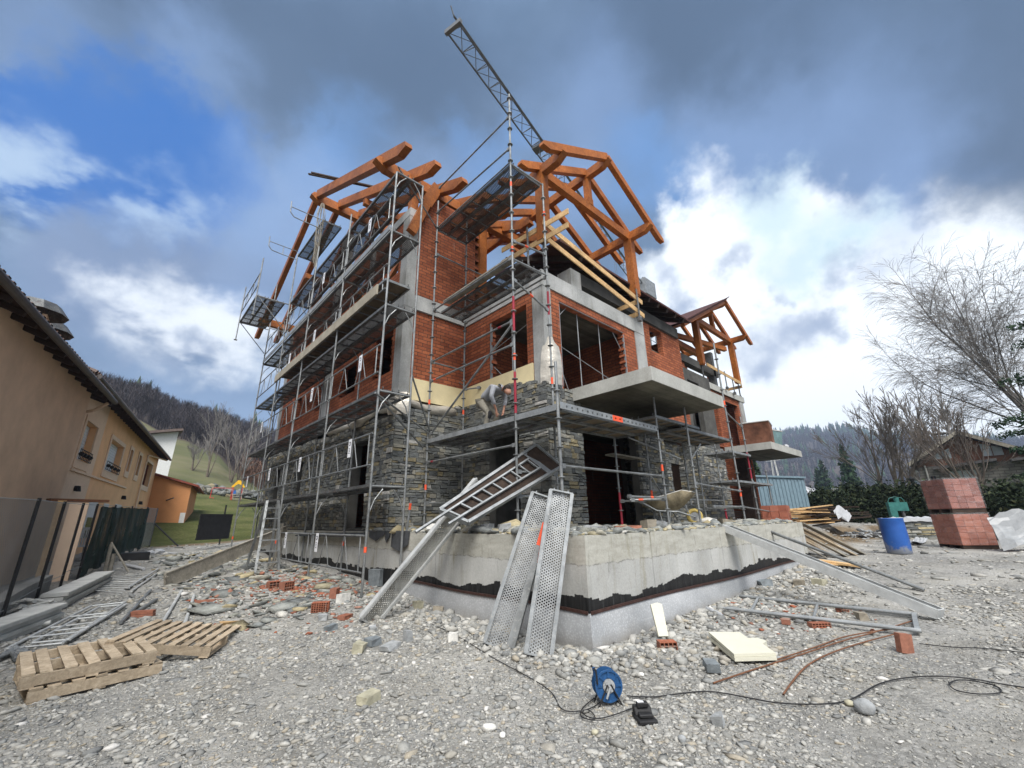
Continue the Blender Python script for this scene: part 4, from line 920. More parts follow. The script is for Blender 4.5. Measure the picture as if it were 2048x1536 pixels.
m = MB(); m.box((XO+.03, 4.645, 3.33), (8.72, 4.66, 3.45), 0)
for k in range(22): m.tube((XO+.2+.15*k, 4.640, 3.39), (XO+.2+.15*k, 4.645, 3.39), .022, 8, 1)
m.box((7.0, 4.640, 3.335), (7.35, 4.644, 3.445), 2); m.build('lattice_ledger', [M['steel_light'], M['steel_dark'], M['paint_orange']], cs_)
for k, z in enumerate((6.98,)):
    for j in range(2): place(bigd, 'deck', cs_, (XO+.42+.36*j, 5.80, z), (0, 0, math.pi/2))
    m = MB(); m.bar((XO+.12, 8.5, z+.06), (XO+.12, 5.9, z+.06), .22, .04); m.build('scaffold_board', M['timber_grey'], cs_)
top_ = deck_proto(3.15, .32, sheet='punched_sheet_big', side='steel_dark')
for j in range(3): place(top_, 'deck', cs_, (XO+.2+.34*j, 5.80, 9.60), (0, 0, math.pi/2))
m = MB(); m.tube((XO, 5.76, 9.56), (XI, 5.72, 9.56), .022, 8); m.tube((XO, 8.95, 9.56), (XI, 8.95, 9.56), .022, 8); m.tube((XO, 5.76, 9.62), (XO, 8.95, 9.62), .02, 8); m.build('transom', M['steel'], cs_); m = MB(); m.tube((XO, 5.76, 6.93), (XI, 5.72, 6.93), .022, 8); m.build('transom', M['steel'], cs_)
m = MB()
for y in (8.95,): 
    for z in (5.0, 4.35): m.tube((XI-.3, y-.2, z), (XI+.1, y+.2, z+.1), .012, 6)
m.build('wall_tie', M['steel_dark'], cs_)
# ---- scaffold in front of the far wing
rs_ = thing('far_scaffold', (14, 5.2, ZT), 'pipe scaffold with several small decks before the far wing, behind the wheelbarrow', 'scaffold')
for (x, y, z0, z1, bd) in [(13.03, 4.67, ZT, 6.7, BAND((2.0, .2, 1), (4.6, .2, 1))), (13.05, 5.75, ZT, 4.2, ()), (12.2, 5.75, ZT+.5, 3.9, ()), (14.6, 5.78, ZT, 4.0, BAND((ZT, .5, 2),)), (16.2, 5.35, 1.2, 4.9, BAND((2.7, .9, 2),)), (17.8, 5.35, 1.2, 3.1, ())]:
    post(rs_, x, y, z0, z1, .026, z0+.35, bd)
for (a, b, bd) in [((10.27, 4.67, 2.25), (13.03, 4.67, 2.15), None), ((13.05, 5.75, 1.7), (13.03, 4.67, 1.7), None), ((10.27, 4.67, 1.65), (11.6, 5.2, 1.65), None), ((13.03, 4.67, 1.72), (17.8, 5.35, 1.58), None), ((10.1, 5.75, 1.95), (14.6, 5.78, 1.95), None), ((11.1, 4.67, 1.72), (13.03, 4.67, 1.72), None), ((13.03, 4.67, 4.45), (16.2, 5.35, 4.5), None)]: rail(rs_, a, b, band=bd)
for (a, b) in [((10.2, 4.9, 2.85), (9.2, 5.7, 3.4)), ((10.3, 4.75, 2.75), (11.1, 4.75, 3.3)), ((9.4, 5.3, 2.4), (11.2, 5.7, 1.4))]: rail(rs_, a, b, .02, 'diagonal_brace', ends=False)
pl = deck_proto(3.0, .5, sheet='deck_ply', side='steel', ribs=True); lad = deck_proto(2.7, .5, sheet='punched_sheet_big', side='steel_light')
for k in range(2): place(pl, 'ply_deck', rs_, (10.2, 4.95+.55*k, 3.62), (0, 0, 0))
pl2 = deck_proto(2.2, .5, sheet='deck_ply', side='steel'); pl3 = deck_proto(1.7, .5, sheet='deck_ply_light', side='steel_light')
for k in range(2): place(pl2, 'ply_deck', rs_, (8.85, 4.95+.55*k, 3.72), (0, 0, 0))
for k in range(2): place(pl3, 'deck', rs_, (14.5, 5.5+.4*k, 3.5), (0, 0, 0)); place(pl3, 'deck', rs_, (14.3+1.6*0, 5.45+.4*k, 2.55), (0, 0, 0)); place(pl3, 'deck', rs_, (16.05, 5.45+.3*k, 2.55), (0, 0, 0))
m = MB(); m.bar((9.2, 6.3, 3.05), (10.5, 6.2, 3.0), .3, .04); m.build('scaffold_board', M['timber_grey'], rs_)
# ------------------------------------------------------------------ gravel and rubble (uncountable)
n = mk('gravel', rough=.9, spec=.15)
c = n.ramp(n.isl, [(0, (.23, .23, .22)), (.15, (.31, .31, .295)), (.3, (.37, .365, .345)), (.45, (.27, .275, .27)), (.58, (.41, .405, .38)), (.70, (.33, .315, .28)), (.80, (.45, .445, .42)), (.87, (.19, .195, .195)), (.93, (.36, .325, .265)), (.985, (.58, .57, .55))], 'CONSTANT')
c = n.mix(1.0, n.mix(.6, c, n.ramp(n.noise(60, 5, .7), [(.3, .6), (.7, 1.15)]), 'MULTIPLY'), (1.01, 1.0, .97), 'MULTIPLY'); n.col(c).bump(n.noise(90, 5, .7), .4, .004)
n = mk('rubble_orange', rough=.95); n.col(n.mix(.7, n.ramp(n.isl, [(0, (.20, .085, .055)), (.4, (.33, .105, .055)), (.7, (.27, .14, .10)), (.9, (.36, .12, .06)), (1, (.25, .22, .19))]), n.ramp(n.noise(14, 5, .7), [(.3, .5), (.7, 1.2)]), 'MULTIPLY'))
def scatter(name, xy, size, flatness, mat, kind, seed=1, lift=.25, zfun=G):
    r_ = np.random.default_rng(seed); N_ = len(xy)
    base = np.array(ICO[0], float); F0 = np.array(ICO[1])
    K = 60; shapes = base[None]*(1+r_.uniform(-.42, .30, (K, 12, 1)))*r_.uniform(.75, 1.2, (K, 1, 3))
    V = shapes[r_.integers(0, K, N_)]
    s = size[:, None]*np.stack([r_.uniform(.85, 1.75, N_), r_.uniform(.65, 1.1, N_), flatness*r_.uniform(.6, 1.3, N_)], 1)
    V = V*s[:, None, :]
    a = r_.uniform(0, 2*np.pi, N_); t = r_.normal(0, .28, N_); ct, st_ = np.cos(t)[:, None], np.sin(t)[:, None]
    y = V[..., 1]*ct-V[..., 2]*st_; z = V[..., 1]*st_+V[..., 2]*ct; x = V[..., 0]
    ca, sa = np.cos(a)[:, None], np.sin(a)[:, None]; X = x*ca-y*sa; Y = x*sa+y*ca
    Z0 = zfun(xy[:, 0], xy[:, 1])+s[:, 2]*lift
    V = np.stack([X+xy[:, :1], Y+xy[:, 1:2], z+Z0[:, None]], -1).reshape(-1, 3)
    F = (F0[None]+np.arange(N_)[:, None, None]*12).reshape(-1, 3)
    o = numesh(name, V, F, M[mat]); return tag(o, kind=kind) if kind else o
def inter(x, y): return ((x > 4.42) & (y > 3.5) & (x < 14.02)) | ((x > 4.4) & (y > 3.5) & (y < 21)) & (x < 14)
def polar(N_, r0, r1, b0, b1, pw=1.0):
    r = r0+(r1-r0)*rng.random(N_)**pw; b = np.radians(rng.uniform(b0, b1, N_)); xy = np.stack([r*np.cos(b), r*np.sin(b)], 1)
    return xy[~inter(xy[:, 0], xy[:, 1])]
xy = polar(120000, 2.0, 11.5, -14, 106, 1.15)
dirtm = np.sin(xy[:, 0]*1.7+np.sin(xy[:, 1]*1.1)*1.5)*np.sin(xy[:, 1]*1.3+.8)+.5*np.sin(xy[:, 0]*3.9-xy[:, 1]*2.1)
track = np.exp(-((xy[:, 1]-(.18*xy[:, 0]-.35))/.55)**2)*(xy[:, 0] > 2.2)*1.1
keep = rng.random(len(xy)) > np.clip(.15+.42*np.maximum(0, dirtm)+track*.75, 0, .93)
xy = xy[keep]; rr = np.hypot(xy[:, 0], xy[:, 1])
sz = np.exp(rng.normal(math.log(.0102), .5, len(xy)))*np.clip(.8+rr*.085, .9, 1.7); sz = np.minimum(sz, .06)
tag(scatter('gravel', xy, sz, .46, 'gravel', 'stuff', 3), 'loose grey gravel and pebbles covering the building site', 'gravel')
xy = polar(70000, 2.0, 7.5, -14, 106, 1.2)
tag(scatter('grit', xy, np.exp(rng.normal(math.log(.0055), .35, len(xy))), .6, 'gravel', 'stuff', 4), 'fine grit between the larger pebbles in the foreground', 'grit')
xy = polar(16000, 10.5, 30, -16, 104, 1.0); xy = xy[(xy[:, 0] > -.9) | (xy[:, 1] < 8)]
xy = xy[~((np.degrees(np.arctan2(xy[:, 1], xy[:, 0])) > 62) & (np.hypot(xy[:, 0], xy[:, 1]) > 25.5))]
right_ = xy[:, 1] < xy[:, 0]*.5; xy = xy[~right_ | (rng.random(len(xy)) < .45)]
tag(scatter('rubble', xy, np.minimum(np.exp(rng.normal(math.log(.035), .5, len(xy))), .13), .4, 'gravel', 'stuff', 5), 'slate chips and rubble spread farther back on the site', 'rubble')
# cobbles heaped against the foot of the foundation wall
t = rng.random(3800); side = rng.random(3800) < .45
xy = np.where(side[:, None], np.stack([4.35-np.abs(rng.normal(0, .40, 3800)), 3.2+t*5.0], 1), np.stack([4.2+t*8.8, 3.45-np.abs(rng.normal(0, .50, 3800))], 1))
tag(scatter('cobbles', xy, np.exp(rng.normal(math.log(.034), .35, 3800)), .65, 'gravel', 'stuff', 6, .4), 'washed cobbles heaped along the foot of the foundation wall', 'cobbles')
# slate slabs left of the scaffold, chips on the terrace
xy = np.stack([rng.uniform(1.2, 4.2, 900), rng.uniform(7.6, 20, 900)], 1)
tag(scatter('slate_chips', xy, np.exp(rng.normal(math.log(.075), .45, 900)), .28, 'stone_slab', 'stuff', 8, .5), 'broken slate slabs lying under the long scaffold', 'slate')
zt = lambda x, y: np.full(np.shape(x), ZT-.02)
k = 5200; e = np.abs(rng.normal(0, .55, k)); sd_ = rng.random(k) < .35
xy = np.where(sd_[:, None], np.stack([4.56+e, 3.7+rng.random(k)*6.5], 1), np.stack([4.6+rng.random(k)*9.3, 3.62+e*1.6], 1)); xy = xy[(xy[:, 0] < 6.5) | (xy[:, 1] < 5.9)]; xy = xy[(xy[:, 0] < 13.95) & (xy[:, 0] > 4.55)]
tag(scatter('stone_chips', xy, np.exp(rng.normal(math.log(.042), .55, len(xy))), .40, 'stone_slab', 'stuff', 9, .5, zt), 'stone offcuts and chips littering the terrace edge', 'stone chips')
k = 900; c0 = gp(600, 1172); xy = np.stack([c0.x+rng.normal(0, .7, k), c0.y+rng.normal(0, 1.3, k)], 1); xy = xy[~inter(xy[:, 0], xy[:, 1])]
tag(scatter('brick_rubble', xy, np.exp(rng.normal(math.log(.026), .5, len(xy))), .5, 'rubble_orange', 'stuff', 10, .4), 'smashed orange brick strewn below the long scaffold', 'brick rubble')
k = 110; c0 = gp(1560, 1225); xy = np.stack([c0.x+rng.normal(0, .5, k), c0.y+rng.normal(0, .4, k)], 1)
tag(scatter('brick_chips', xy, np.exp(rng.normal(math.log(.018), .5, k)), .5, 'rubble_orange', 'stuff', 11, .6), 'broken brick bits inside the scaffold frame on the ground', 'brick rubble')
# ------------------------------------------------------------------ single stones and bricks
def stone_block(px, py, sx, sy, sz, rz, label, col, cat='stone', name='stone_block', jit=.018):
    p = gp(px, py); m = MB(); m.box((-sx/2, -sy/2, 0), (sx/2, sy/2, sz), 0, jit)
    m.xf(Matrix.Translation(p+Vector((0, 0, -.01))) @ Matrix.Rotation(rz, 4, 'Z') @ Matrix.Rotation(random.uniform(-.15, .15), 4, 'X'))
    return solo(m, name, M[col], label, cat)
for nm, cc in [('stone_tan', (.36, .34, .25)), ('stone_grey', (.30, .31, .31)), ('stone_blue', (.17, .19, .20)), ('stone_white', (.60, .59, .55)), ('stone_brown', (.26, .23, .18))]: flat(nm, cc, .9, var=.3, sc_=9, bump=.5)
for a in [(737, 1405, .17, .12, .075, .3, 'squared greenish tan stone lying alone on the gravel, left of centre', 'stone_tan'),
          (1438, 1455, .08, .07, .09, .2, 'small upright grey stone block right of the black charger', 'stone_grey'),
          (1424, 1342, .20, .13, .09, .6, 'dark slate block under the edge of the white foam sheet', 'stone_blue'),
          (718, 1303, .16, .12, .10, .9, 'tan faced stone in the group left of the leaning planks', 'stone_tan'), (745, 1292, .16, .12, .10, .2, 'bluish stone leaning on the tan faced one', 'stone_blue'),
          (780, 1300, .26, .14, .07, .5, 'long flat grey slab beside the bluish stone', 'stone_grey'), (816, 1285, .11, .08, .13, .4, 'narrow grey stone standing on end near the long plank foot', 'stone_grey'),
          (908, 1282, .14, .11, .10, .8, 'pale cube stone near the leaning planks', 'stone_white'), (660, 1262, .13, .10, .08, .3, 'blue slate chunk right of the orange brick shards', 'stone_blue'),
          (645, 1240, .16, .12, .08, 1.1, 'flat pale topped stone before the hollow brick', 'stone_grey'), (746, 1262, .16, .10, .07, 1.2, 'grey stone before the foot of the long plank', 'stone_grey'),
          (685, 1205, .22, .14, .14, .5, 'pale pointed boulder behind the hollow brick', 'stone_white'), (770, 1228, .12, .10, .16, .2, 'whitish stone beside the steel prop foot', 'stone_white'),
          (752, 1172, .14, .30, .34, .4, 'tall dark slate slab leaning at the foot of the scaffold', 'stone_blue'), (875, 1228, .22, .16, .12, .9, 'brownish stone near the bulging plastic at the wall foot', 'stone_brown'),
          (835, 1222, .14, .10, .16, .1, 'yellowish broken stone at the wall foot', 'stone_tan'), (1300, 1258, .20, .07, .05, .2, 'long grey stone beside the upright foam offcut', 'stone_grey'),
          (1580, 1320, .24, .08, .03, 2.3, 'thin grey strip of stone behind the foam sheet', 'stone_grey'), (1725, 1240, .15, .12, .09, .5, 'brown grey rock inside the scaffold frame', 'stone_brown'),
          (1600, 1172, .28, .20, .12, .3, 'brown rock heap stone at the wall foot near the ramp', 'stone_brown'), (1640, 1170, .22, .16, .12, 1.3, 'rusty brown rock under the ramp', 'stone_tan'),
          (1530, 1172, .3, .2, .12, .7, 'dark flat rock at the wall foot', 'stone_blue'), (1480, 1182, .18, .16, .12, .2, 'grey angular rock against the wall foot', 'stone_grey')]: stone_block(*a)
def cobble(px, py, s, label, col):
    p = gp(px, py); m = MB(); bm = bmesh.new(); bmesh.ops.create_icosphere(bm, subdivisions=3, radius=1)
    ph = random.random()*6
    for v in bm.verts: q = v.co; k = 1+.10*math.sin(3*q.x+ph)*math.cos(2*q.y+ph)+.05*math.sin(5*q.z+2*q.x); v.co = Vector((q.x*s[0]*k, q.y*s[1]*k, q.z*s[2]*k))
    m.add([tuple(Matrix.Rotation(ph, 3, 'Z') @ v.co + p + Vector((0, 0, s[2]*.7))) for v in bm.verts], [tuple(x.index for x in f.verts) for f in bm.faces]); bm.free()
    solo(m, 'cobble', M[col], label, 'stone', smooth=True)
for a in [(978, 1462, (.055, .035, .03), 'smooth whitish oval pebble in front, left of the cable reel', 'stone_white'), (1733, 1430, (.085, .07, .055), 'smooth pale grey round cobble at the right foreground cable', 'stone_grey'),
          (1283, 1357, (.04, .03, .02), 'small white pebble right of the cable reel', 'stone_white'), (1700, 1412, (.04, .035, .025), 'tan pebble beside the round cobble', 'stone_tan'), (1005, 1480, (.03, .024, .022), 'small white pebble before the oval one', 'stone_white'), (1190, 1475, (.028, .026, .02), 'pinkish small pebble under the cable tangle', 'stone_tan'),
          (1365, 1490, (.035, .03, .024), 'pale pebble in front of the black charger', 'stone_grey')]: cobble(*a)
def hollow_brick(p, rz, label, sx=.28, sy=.14, sz=.09, nx=5, nz=2, tilt=0, mat='rubble_orange', group=None):
    m = MB(); t = .009
    for i in range(nx+1): x = -sx/2+i*(sx-t)/nx; m.box((x, -sy/2, 0), (x+t, sy/2, sz))
    for k_ in range(nz+1): z = k_*(sz-t)/nz; m.box((-sx/2+.0005, -sy/2+.0006, z+.0004), (sx/2-.0005, sy/2-.0006, z+t-.0004))
    m.box((-sx/2+.001, -.01, .001), (sx/2-.001, .01, sz-.001))
    m.xf(Matrix.Translation(p) @ Matrix.Rotation(rz, 4, 'Z') @ Matrix.Rotation(tilt, 4, 'X')); return solo(m, 'hollow_brick', M[mat], label, 'brick', group)
hollow_brick(gp(640, 1224), -.5, 'orange hollow brick showing its grid of holes, left of the long plank', .26, .16, .14, 7, 5)
hollow_brick(gp(690, 1238, .0), .5, 'broken orange brick shell lying right of the gridded brick', .2, .14, .06, 6, 1)
hollow_brick(gp(668, 1196), .9, 'orange hollow brick on edge behind the gridded brick', .2, .12, .16, 4, 4)
hollow_brick(gp(572, 1182), .4, 'upended orange brick with slotted top in the rubble', .22, .16, .16, 4, 3); hollow_brick(gp(545, 1178), .1, 'orange brick block left of the slotted one', .2, .16, .14, 3, 3)
hollow_brick(gp(1335, 1300), -.75, 'orange hollow brick at the foot of the upright foam offcut', .2, .13, .09, 4, 2)
hollow_brick(gp(1640, 1257), -.7, 'orange brick with round holes under the front frame tube', .26, .10, .06, 6, 2); hollow_brick(gp(1688, 1224), -.6, 'orange honeycomb brick inside the frame beside the crossbar', .18, .10, .07, 4, 2); hollow_brick(gp(1573, 1248), .2, 'small orange brick bit before the frame', .13, .10, .06, 3, 2)


m = MB(); p = gp(1812, 1308); m.box((-.07, -.035, 0), (.07, .035, .19)); m.xf(Matrix.Translation(p) @ Matrix.Rotation(-.7, 4, 'Z') @ Matrix.Rotation(.12, 4, 'Y')); solo(m, 'brick', M['rubble_orange'], 'plain orange brick standing upright beside the cable at right', 'brick')
m = MB(); p = gp(410, 1207); m.box((-.15, -.06, 0), (.15, .06, .05)); m.xf(Matrix.Translation(p) @ Matrix.Rotation(-.4, 4, 'Z')); solo(m, 'brick', M['rubble_orange'], 'flat orange brick right of the two loose pipes', 'brick')
m = MB(); p = gp(285, 1235); m.box((-.15, -.06, 0), (.15, .06, .05)); m.box((-.16, -.05, .055), (.14, .07, .10)); m.xf(Matrix.Translation(p) @ Matrix.Rotation(-.4, 4, 'Z')); solo(m, 'brick_pair', M['rubble_orange'], 'two stacked orange bricks behind the far pallet', 'bricks')
# ------------------------------------------------------------------ planks leaning on the terrace
def lean(name, L0, w, p0, p1, wdir, sheet, side, label, cat='scaffold plank', th=.06, bands=(), ribs=False, group=None, off=0):
    p0 = Vector(p0); p1 = Vector(p1); x = (p1-p0).normalized(); y = Vector(wdir); y = (y-x*y.dot(x)).normalized(); z = x.cross(y)
    L_ = L0 or (p1-p0).length
    pr0 = deck_proto(L_, w, name, sheet, side, th, True, ribs=ribs)
    if bands:
        me = pr0.data; me.materials.append(M['paint_orange']); bm = bmesh.new(); bm.from_mesh(me)
        for (a, b) in bands:
            for s_ in (-1, 1):
                y0 = s_*(w/2+.014); y1 = s_*(w/2-.014)
                vs = [bm.verts.new(v) for v in ((a, y0, -th), (b, y0, -th), (b, y0, .0145), (a, y0, .0145), (a, y1, .0145), (b, y1, .0145))]
                for q in ((0, 1, 2, 3), (3, 2, 5, 4)): f = bm.faces.new([vs[i] for i in q]); f.material_index = 2
        bm.to_mesh(me); bm.free()
    C.objects.link(pr0); pr0.matrix_world = Matrix.Translation(p0) @ Matrix((x, y, z)).transposed().to_4x4()
    return tag(pr0, label, cat, group)
def qd(a, b): return (gp(*b)-gp(*a)).normalized()
GRP = 'perforated planks leaning at the terrace corner'
lean('scaffold_plank', None, .31, gp(991, 1294), at(1084, 992, 0, 4.50), Vector((.75, -.66, 0)), 'punched_sheet', 'steel_light', 'left perforated steel plank of those leaning at the terrace corner', bands=((1.25, 1.55),))
lean('scaffold_plank', None, .31, gp(1076, 1314), at(1122, 985, 0, 4.42), Vector((.75, -.66, 0)), 'punched_sheet', 'steel_light', 'right and nearest perforated plank leaning at the terrace corner', bands=((.95, 1.25),))
lean('scaffold_plank', None, .30, gp(1022, 1298)+Vector((.06, .08, 0)), at(1098, 1010, 0, 4.52), Vector((.98, .75, .2)), 'punched_sheet_dark', 'steel', 'edge-on steel plank squeezed between the two perforated ones', bands=((1.2, 1.5),))
lean('scaffold_plank', None, .32, gp(733, 1243), at(958, 968, 0, 4.85), Vector((.9, -.2, .5)), 'punched_fine', 'alu', 'long steel plank propped steeply from the rubble onto the terrace', th=.07)
lean('scaffold_plank', None, .30, gp(330, 1172)+Vector((0, 0, .1)), at(574, 1062, 0, 4.2), Vector((-.35, -.25, .9)), 'punched_sheet_grey' if 'punched_sheet_grey' in M else 'timber_grey', 'timber_grey', 'long weathered beam plank rising from the ground by the fence to the far scaffold', th=.05)
lean('scaffold_plank', None, .30, gp(1880, 1240)+Vector((0, 0, .03)), at(1452, 1061, 1, 3.62), Vector((1, .05, 0)), 'punched_alu', 'alu', 'long steel plank ramp from the ground up to the terrace at right', th=.11)
m = MB(); a_, b_ = gp(1850, 1185), at(1480, 1041, 1, 4.3)
for k_, (dx, dy) in enumerate([(0, 0), (.06, .04), (.03, .07)]): m.tube(a_+Vector((dx, dy, .03+.01*k_)), b_+Vector((dx, dy, .02)), .026, 8)
solo(m, 'pipe_bundle', M['steel'], 'three dark pipes sloping off the terrace behind the plank ramp', 'pipes')
m = MB(); a_, b_ = gp(797, 1180), at(823, 993, 0, 4.45); m.tube(a_, a_.lerp(b_, .6), .03, 10); m.tube(a_.lerp(b_, .6), b_, .023, 10); m.tube(a_.lerp(b_, .86), a_.lerp(b_, .93), .026, 10, 1); m.box(b_-Vector((.06, .06, 0)), b_+Vector((.06, .06, .01)))
solo(m, 'steel_prop', [M['steel_light'], M['paint_orange']], 'adjustable steel prop leaning on the terrace beside the long plank', 'steel prop')
# folded access deck with ladder lying against the near pier
ad = thing('access_deck', tuple(at(1010, 1045, 1, 5.1)), 'aluminium hatch deck with a folded ladder leaning across the terrace doorway', 'access deck')
A0, A1, A2, A3 = [Vector(at(px, py, 1, 5.8)) for px, py in ((925, 1046), (1113, 935), (1082, 889), (890, 1020))]
A0.y = A1.y = 5.66; A2.y = 5.95; A3.y = 5.95
m = MB(); nn = (A1-A0).cross(A3-A0).normalized()
for p, q in ((A0, A1), (A3, A2), (A1, A2), (A0, A3)): m.bar(p, q, .05, .09, up=tuple(nn))
m.bar(A0.lerp(A1, .85), A3.lerp(A2, .85), .12, .05, up=tuple(nn)); m.build('deck_frame', M['steel_light'], ad)
m = MB(); m.add([A0, A1, A2, A3]+[p+nn*.012 for p in (A0, A1, A2, A3)], [(3, 2, 1, 0), (4, 5, 6, 7), (0, 1, 5, 4), (1, 2, 6, 5), (2, 3, 7, 6), (3, 0, 4, 7)]); m.build('plywood_panel', M['timber_brown'], ad)
m = MB(); o_ = -nn*.07 if nn.y > 0 else nn*.07
l0, l1 = A0.lerp(A3, .28)+o_, A1.lerp(A2, .28)+o_; r0, r1 = A0.lerp(A3, .72)+o_, A1.lerp(A2, .72)+o_
m.bar(l0.lerp(l1, -.1), l0.lerp(l1, .8), .03, .05, up=tuple(nn)); m.bar(r0.lerp(r1, -.25), r0.lerp(r1, .8), .03, .05, up=tuple(nn)); m.build('ladder_stile', M['steel_light'], ad)
m = MB()
for k_ in range(9): m.bar(l0.lerp(l1, .0+k_*.098), r0.lerp(r1, .0+k_*.098), .03, .03, up=tuple(nn))
m.build('ladder_rung', M['steel_light'], ad)
# blocks on the terrace edge
for i, (px, py, s, mt, lb) in enumerate([(868, 1056, (.26, .18, .13), 'stone_white', 'rough white stone at the left end of the terrace edge row'), (940, 1062, (.3, .2, .12), 'stone_tan', 'squared pale stone behind the foot of the long plank'), (975, 1060, (.24, .16, .13), 'stone_grey', 'grey squared stone second in the terrace edge row'),
        (1010, 1055, (.3, .2, .13), 'stone_grey', 'upper grey stone right of the row on the terrace'), (1042, 1066, (.2, .14, .10), 'stone_tan', 'yellow green stone next to the leaning planks on the terrace'), (1190, 1062, (.32, .22, .08), 'stone_grey', 'flat slab just right of the leaning planks on the terrace'),
        (1255, 1058, (.42, .14, .07), 'rubble_orange', 'orange brick slab lying on the terrace before the doorway'), (1298, 1056, (.22, .16, .14), 'stone_brown', 'brown boulder left of the wheelbarrow'), (1325, 1058, (.16, .12, .12), 'stone_grey', 'grey stone under the wheelbarrow tub'), (1450, 1045, (.3, .2, .12), 'stone_brown', 'brown stones lump between the wheelbarrow and the far scaffold post')]):
    p = at(px, py, 0, 4.8) if px < 1160 else at(px, py, 1, 3.95); p.z = ZT; m = MB(); m.box((-s[0]/2, -s[1]/2, 0), (s[0]/2, s[1]/2, s[2]), 0, .02); m.xf(Matrix.Translation(p) @ Matrix.Rotation(i*.5-.6, 4, 'Z')); solo(m, 'stone_block', M[mt], lb, 'stone')
# ------------------------------------------------------------------ frame lying on the gravel
m = MB(); q = lambda px, py: gp(px, py, .06)
F0, F1, B0, B1 = q(1455, 1226), q(1846, 1274), q(1480, 1200), q(1838, 1240)
m.tube(F0, F1, .026, 10); m.tube(B0, B1, .026, 10); m.tube(F0.lerp(F1, .15), B0.lerp(B1, .13), .02, 8); m.tube(F0.lerp(F1, .5), B0.lerp(B1, .5), .02, 8); m.bar(F0.lerp(F1, .985), B0.lerp(B1, .985), .05, .05)
m.tube(F0.lerp(F1, -.02), F0.lerp(F1, .3), .019, 8); solo(m, 'ladder_frame', M['steel_light'], 'galvanised scaffold frame lying flat on the gravel at right', 'scaffold frame')
def curve(name, pts, r, mat, label, cat, closed=False, n=6):
    cu = bpy.data.curves.new(name, 'CURVE'); cu.dimensions = '3D'; cu.bevel_depth = r; cu.bevel_resolution = 2; sp = cu.splines.new('NURBS'); sp.points.add(len(pts)-1)
    c0 = Vector(pts[0])
    for i, p in enumerate(pts): v = Vector(p)-c0; sp.points[i].co = (v.x, v.y, v.z, 1)
    sp.use_endpoint_u = True; sp.order_u = 3; cu.resolution_u = 5
    o = bpy.data.objects.new(name, cu); C.objects.link(o); o.location = c0
    dg = bpy.context.evaluated_depsgraph_get(); me = bpy.data.meshes.new_from_object(o.evaluated_get(dg)); me.materials.append(M[mat]); bpy.data.objects.remove(o)
    o = bpy.data.objects.new(name, me); C.objects.link(o); o.location = c0; return tag(o, label, cat)
flat('rust', (.14, .065, .035), .8, var=.4, sc_=30)
gl = lambda L_, dz=.03: [gp(x, y, dz) for x, y in L_]
curve('rebar', gl([(1428, 1378), (1500, 1352), (1600, 1318), (1680, 1290), (1745, 1272), (1825, 1248)]), .008, 'rust', 'rusty bar running from the foam sheet to the frame end', 'steel bar')
curve('rebar', gl([(1550, 1330), (1640, 1300), (1700, 1275), (1800, 1262)]), .008, 'rust', 'short rusty bar just above the foam sheet', 'steel bar')
curve('rebar', gl([(1568, 1398), (1590, 1370), (1620, 1335), (1680, 1305), (1760, 1282), (1800, 1272)]), .008, 'rust', 'curved rusty bar nearest the camera at right', 'steel bar')
curve('power_cable', gl([(1255, 1398), (1300, 1402), (1360, 1395), (1420, 1386), (1500, 1402), (1560, 1414), (1660, 1418), (1710, 1405), (1760, 1372), (1840, 1358), (1930, 1362), (2047, 1382), (2200, 1400)], .02), .0055, 'black_rubber', 'black cable snaking from the blue reel to the right edge', 'cable')
curve('cable_loop', gl([(1900, 1372), (1900, 1385), (1950, 1398), (2010, 1396), (2000, 1380), (1940, 1366), (1905, 1366), (1900, 1374)], .02), .005, 'black_rubber', 'loop of thin black cable at the right edge', 'cable')
curve('power_cable', gl([(822, 1235), (880, 1258), (930, 1285), (985, 1320), (1060, 1360), (1108, 1390), (1120, 1428), (1160, 1432), (1195, 1420), (1212, 1402)], .02), .0045, 'black_rubber', 'thin black cable trailing from the wall foot down to the reel', 'cable')
curve('power_cable', gl([(1190, 1402), (1168, 1420), (1158, 1440), (1175, 1452), (1195, 1446), (1180, 1428), (1160, 1436), (1185, 1450), (1225, 1440), (1270, 1424)], .022), .0045, 'black_rubber', 'tangled black cable between the reel and the charger', 'cable')
curve('power_cable', gl([(1840, 1292), (1900, 1300), (1960, 1302), (2050, 1310), (2200, 1330)], .02), .005, 'black_rubber', 'black cable starting at the upright brick', 'cable')
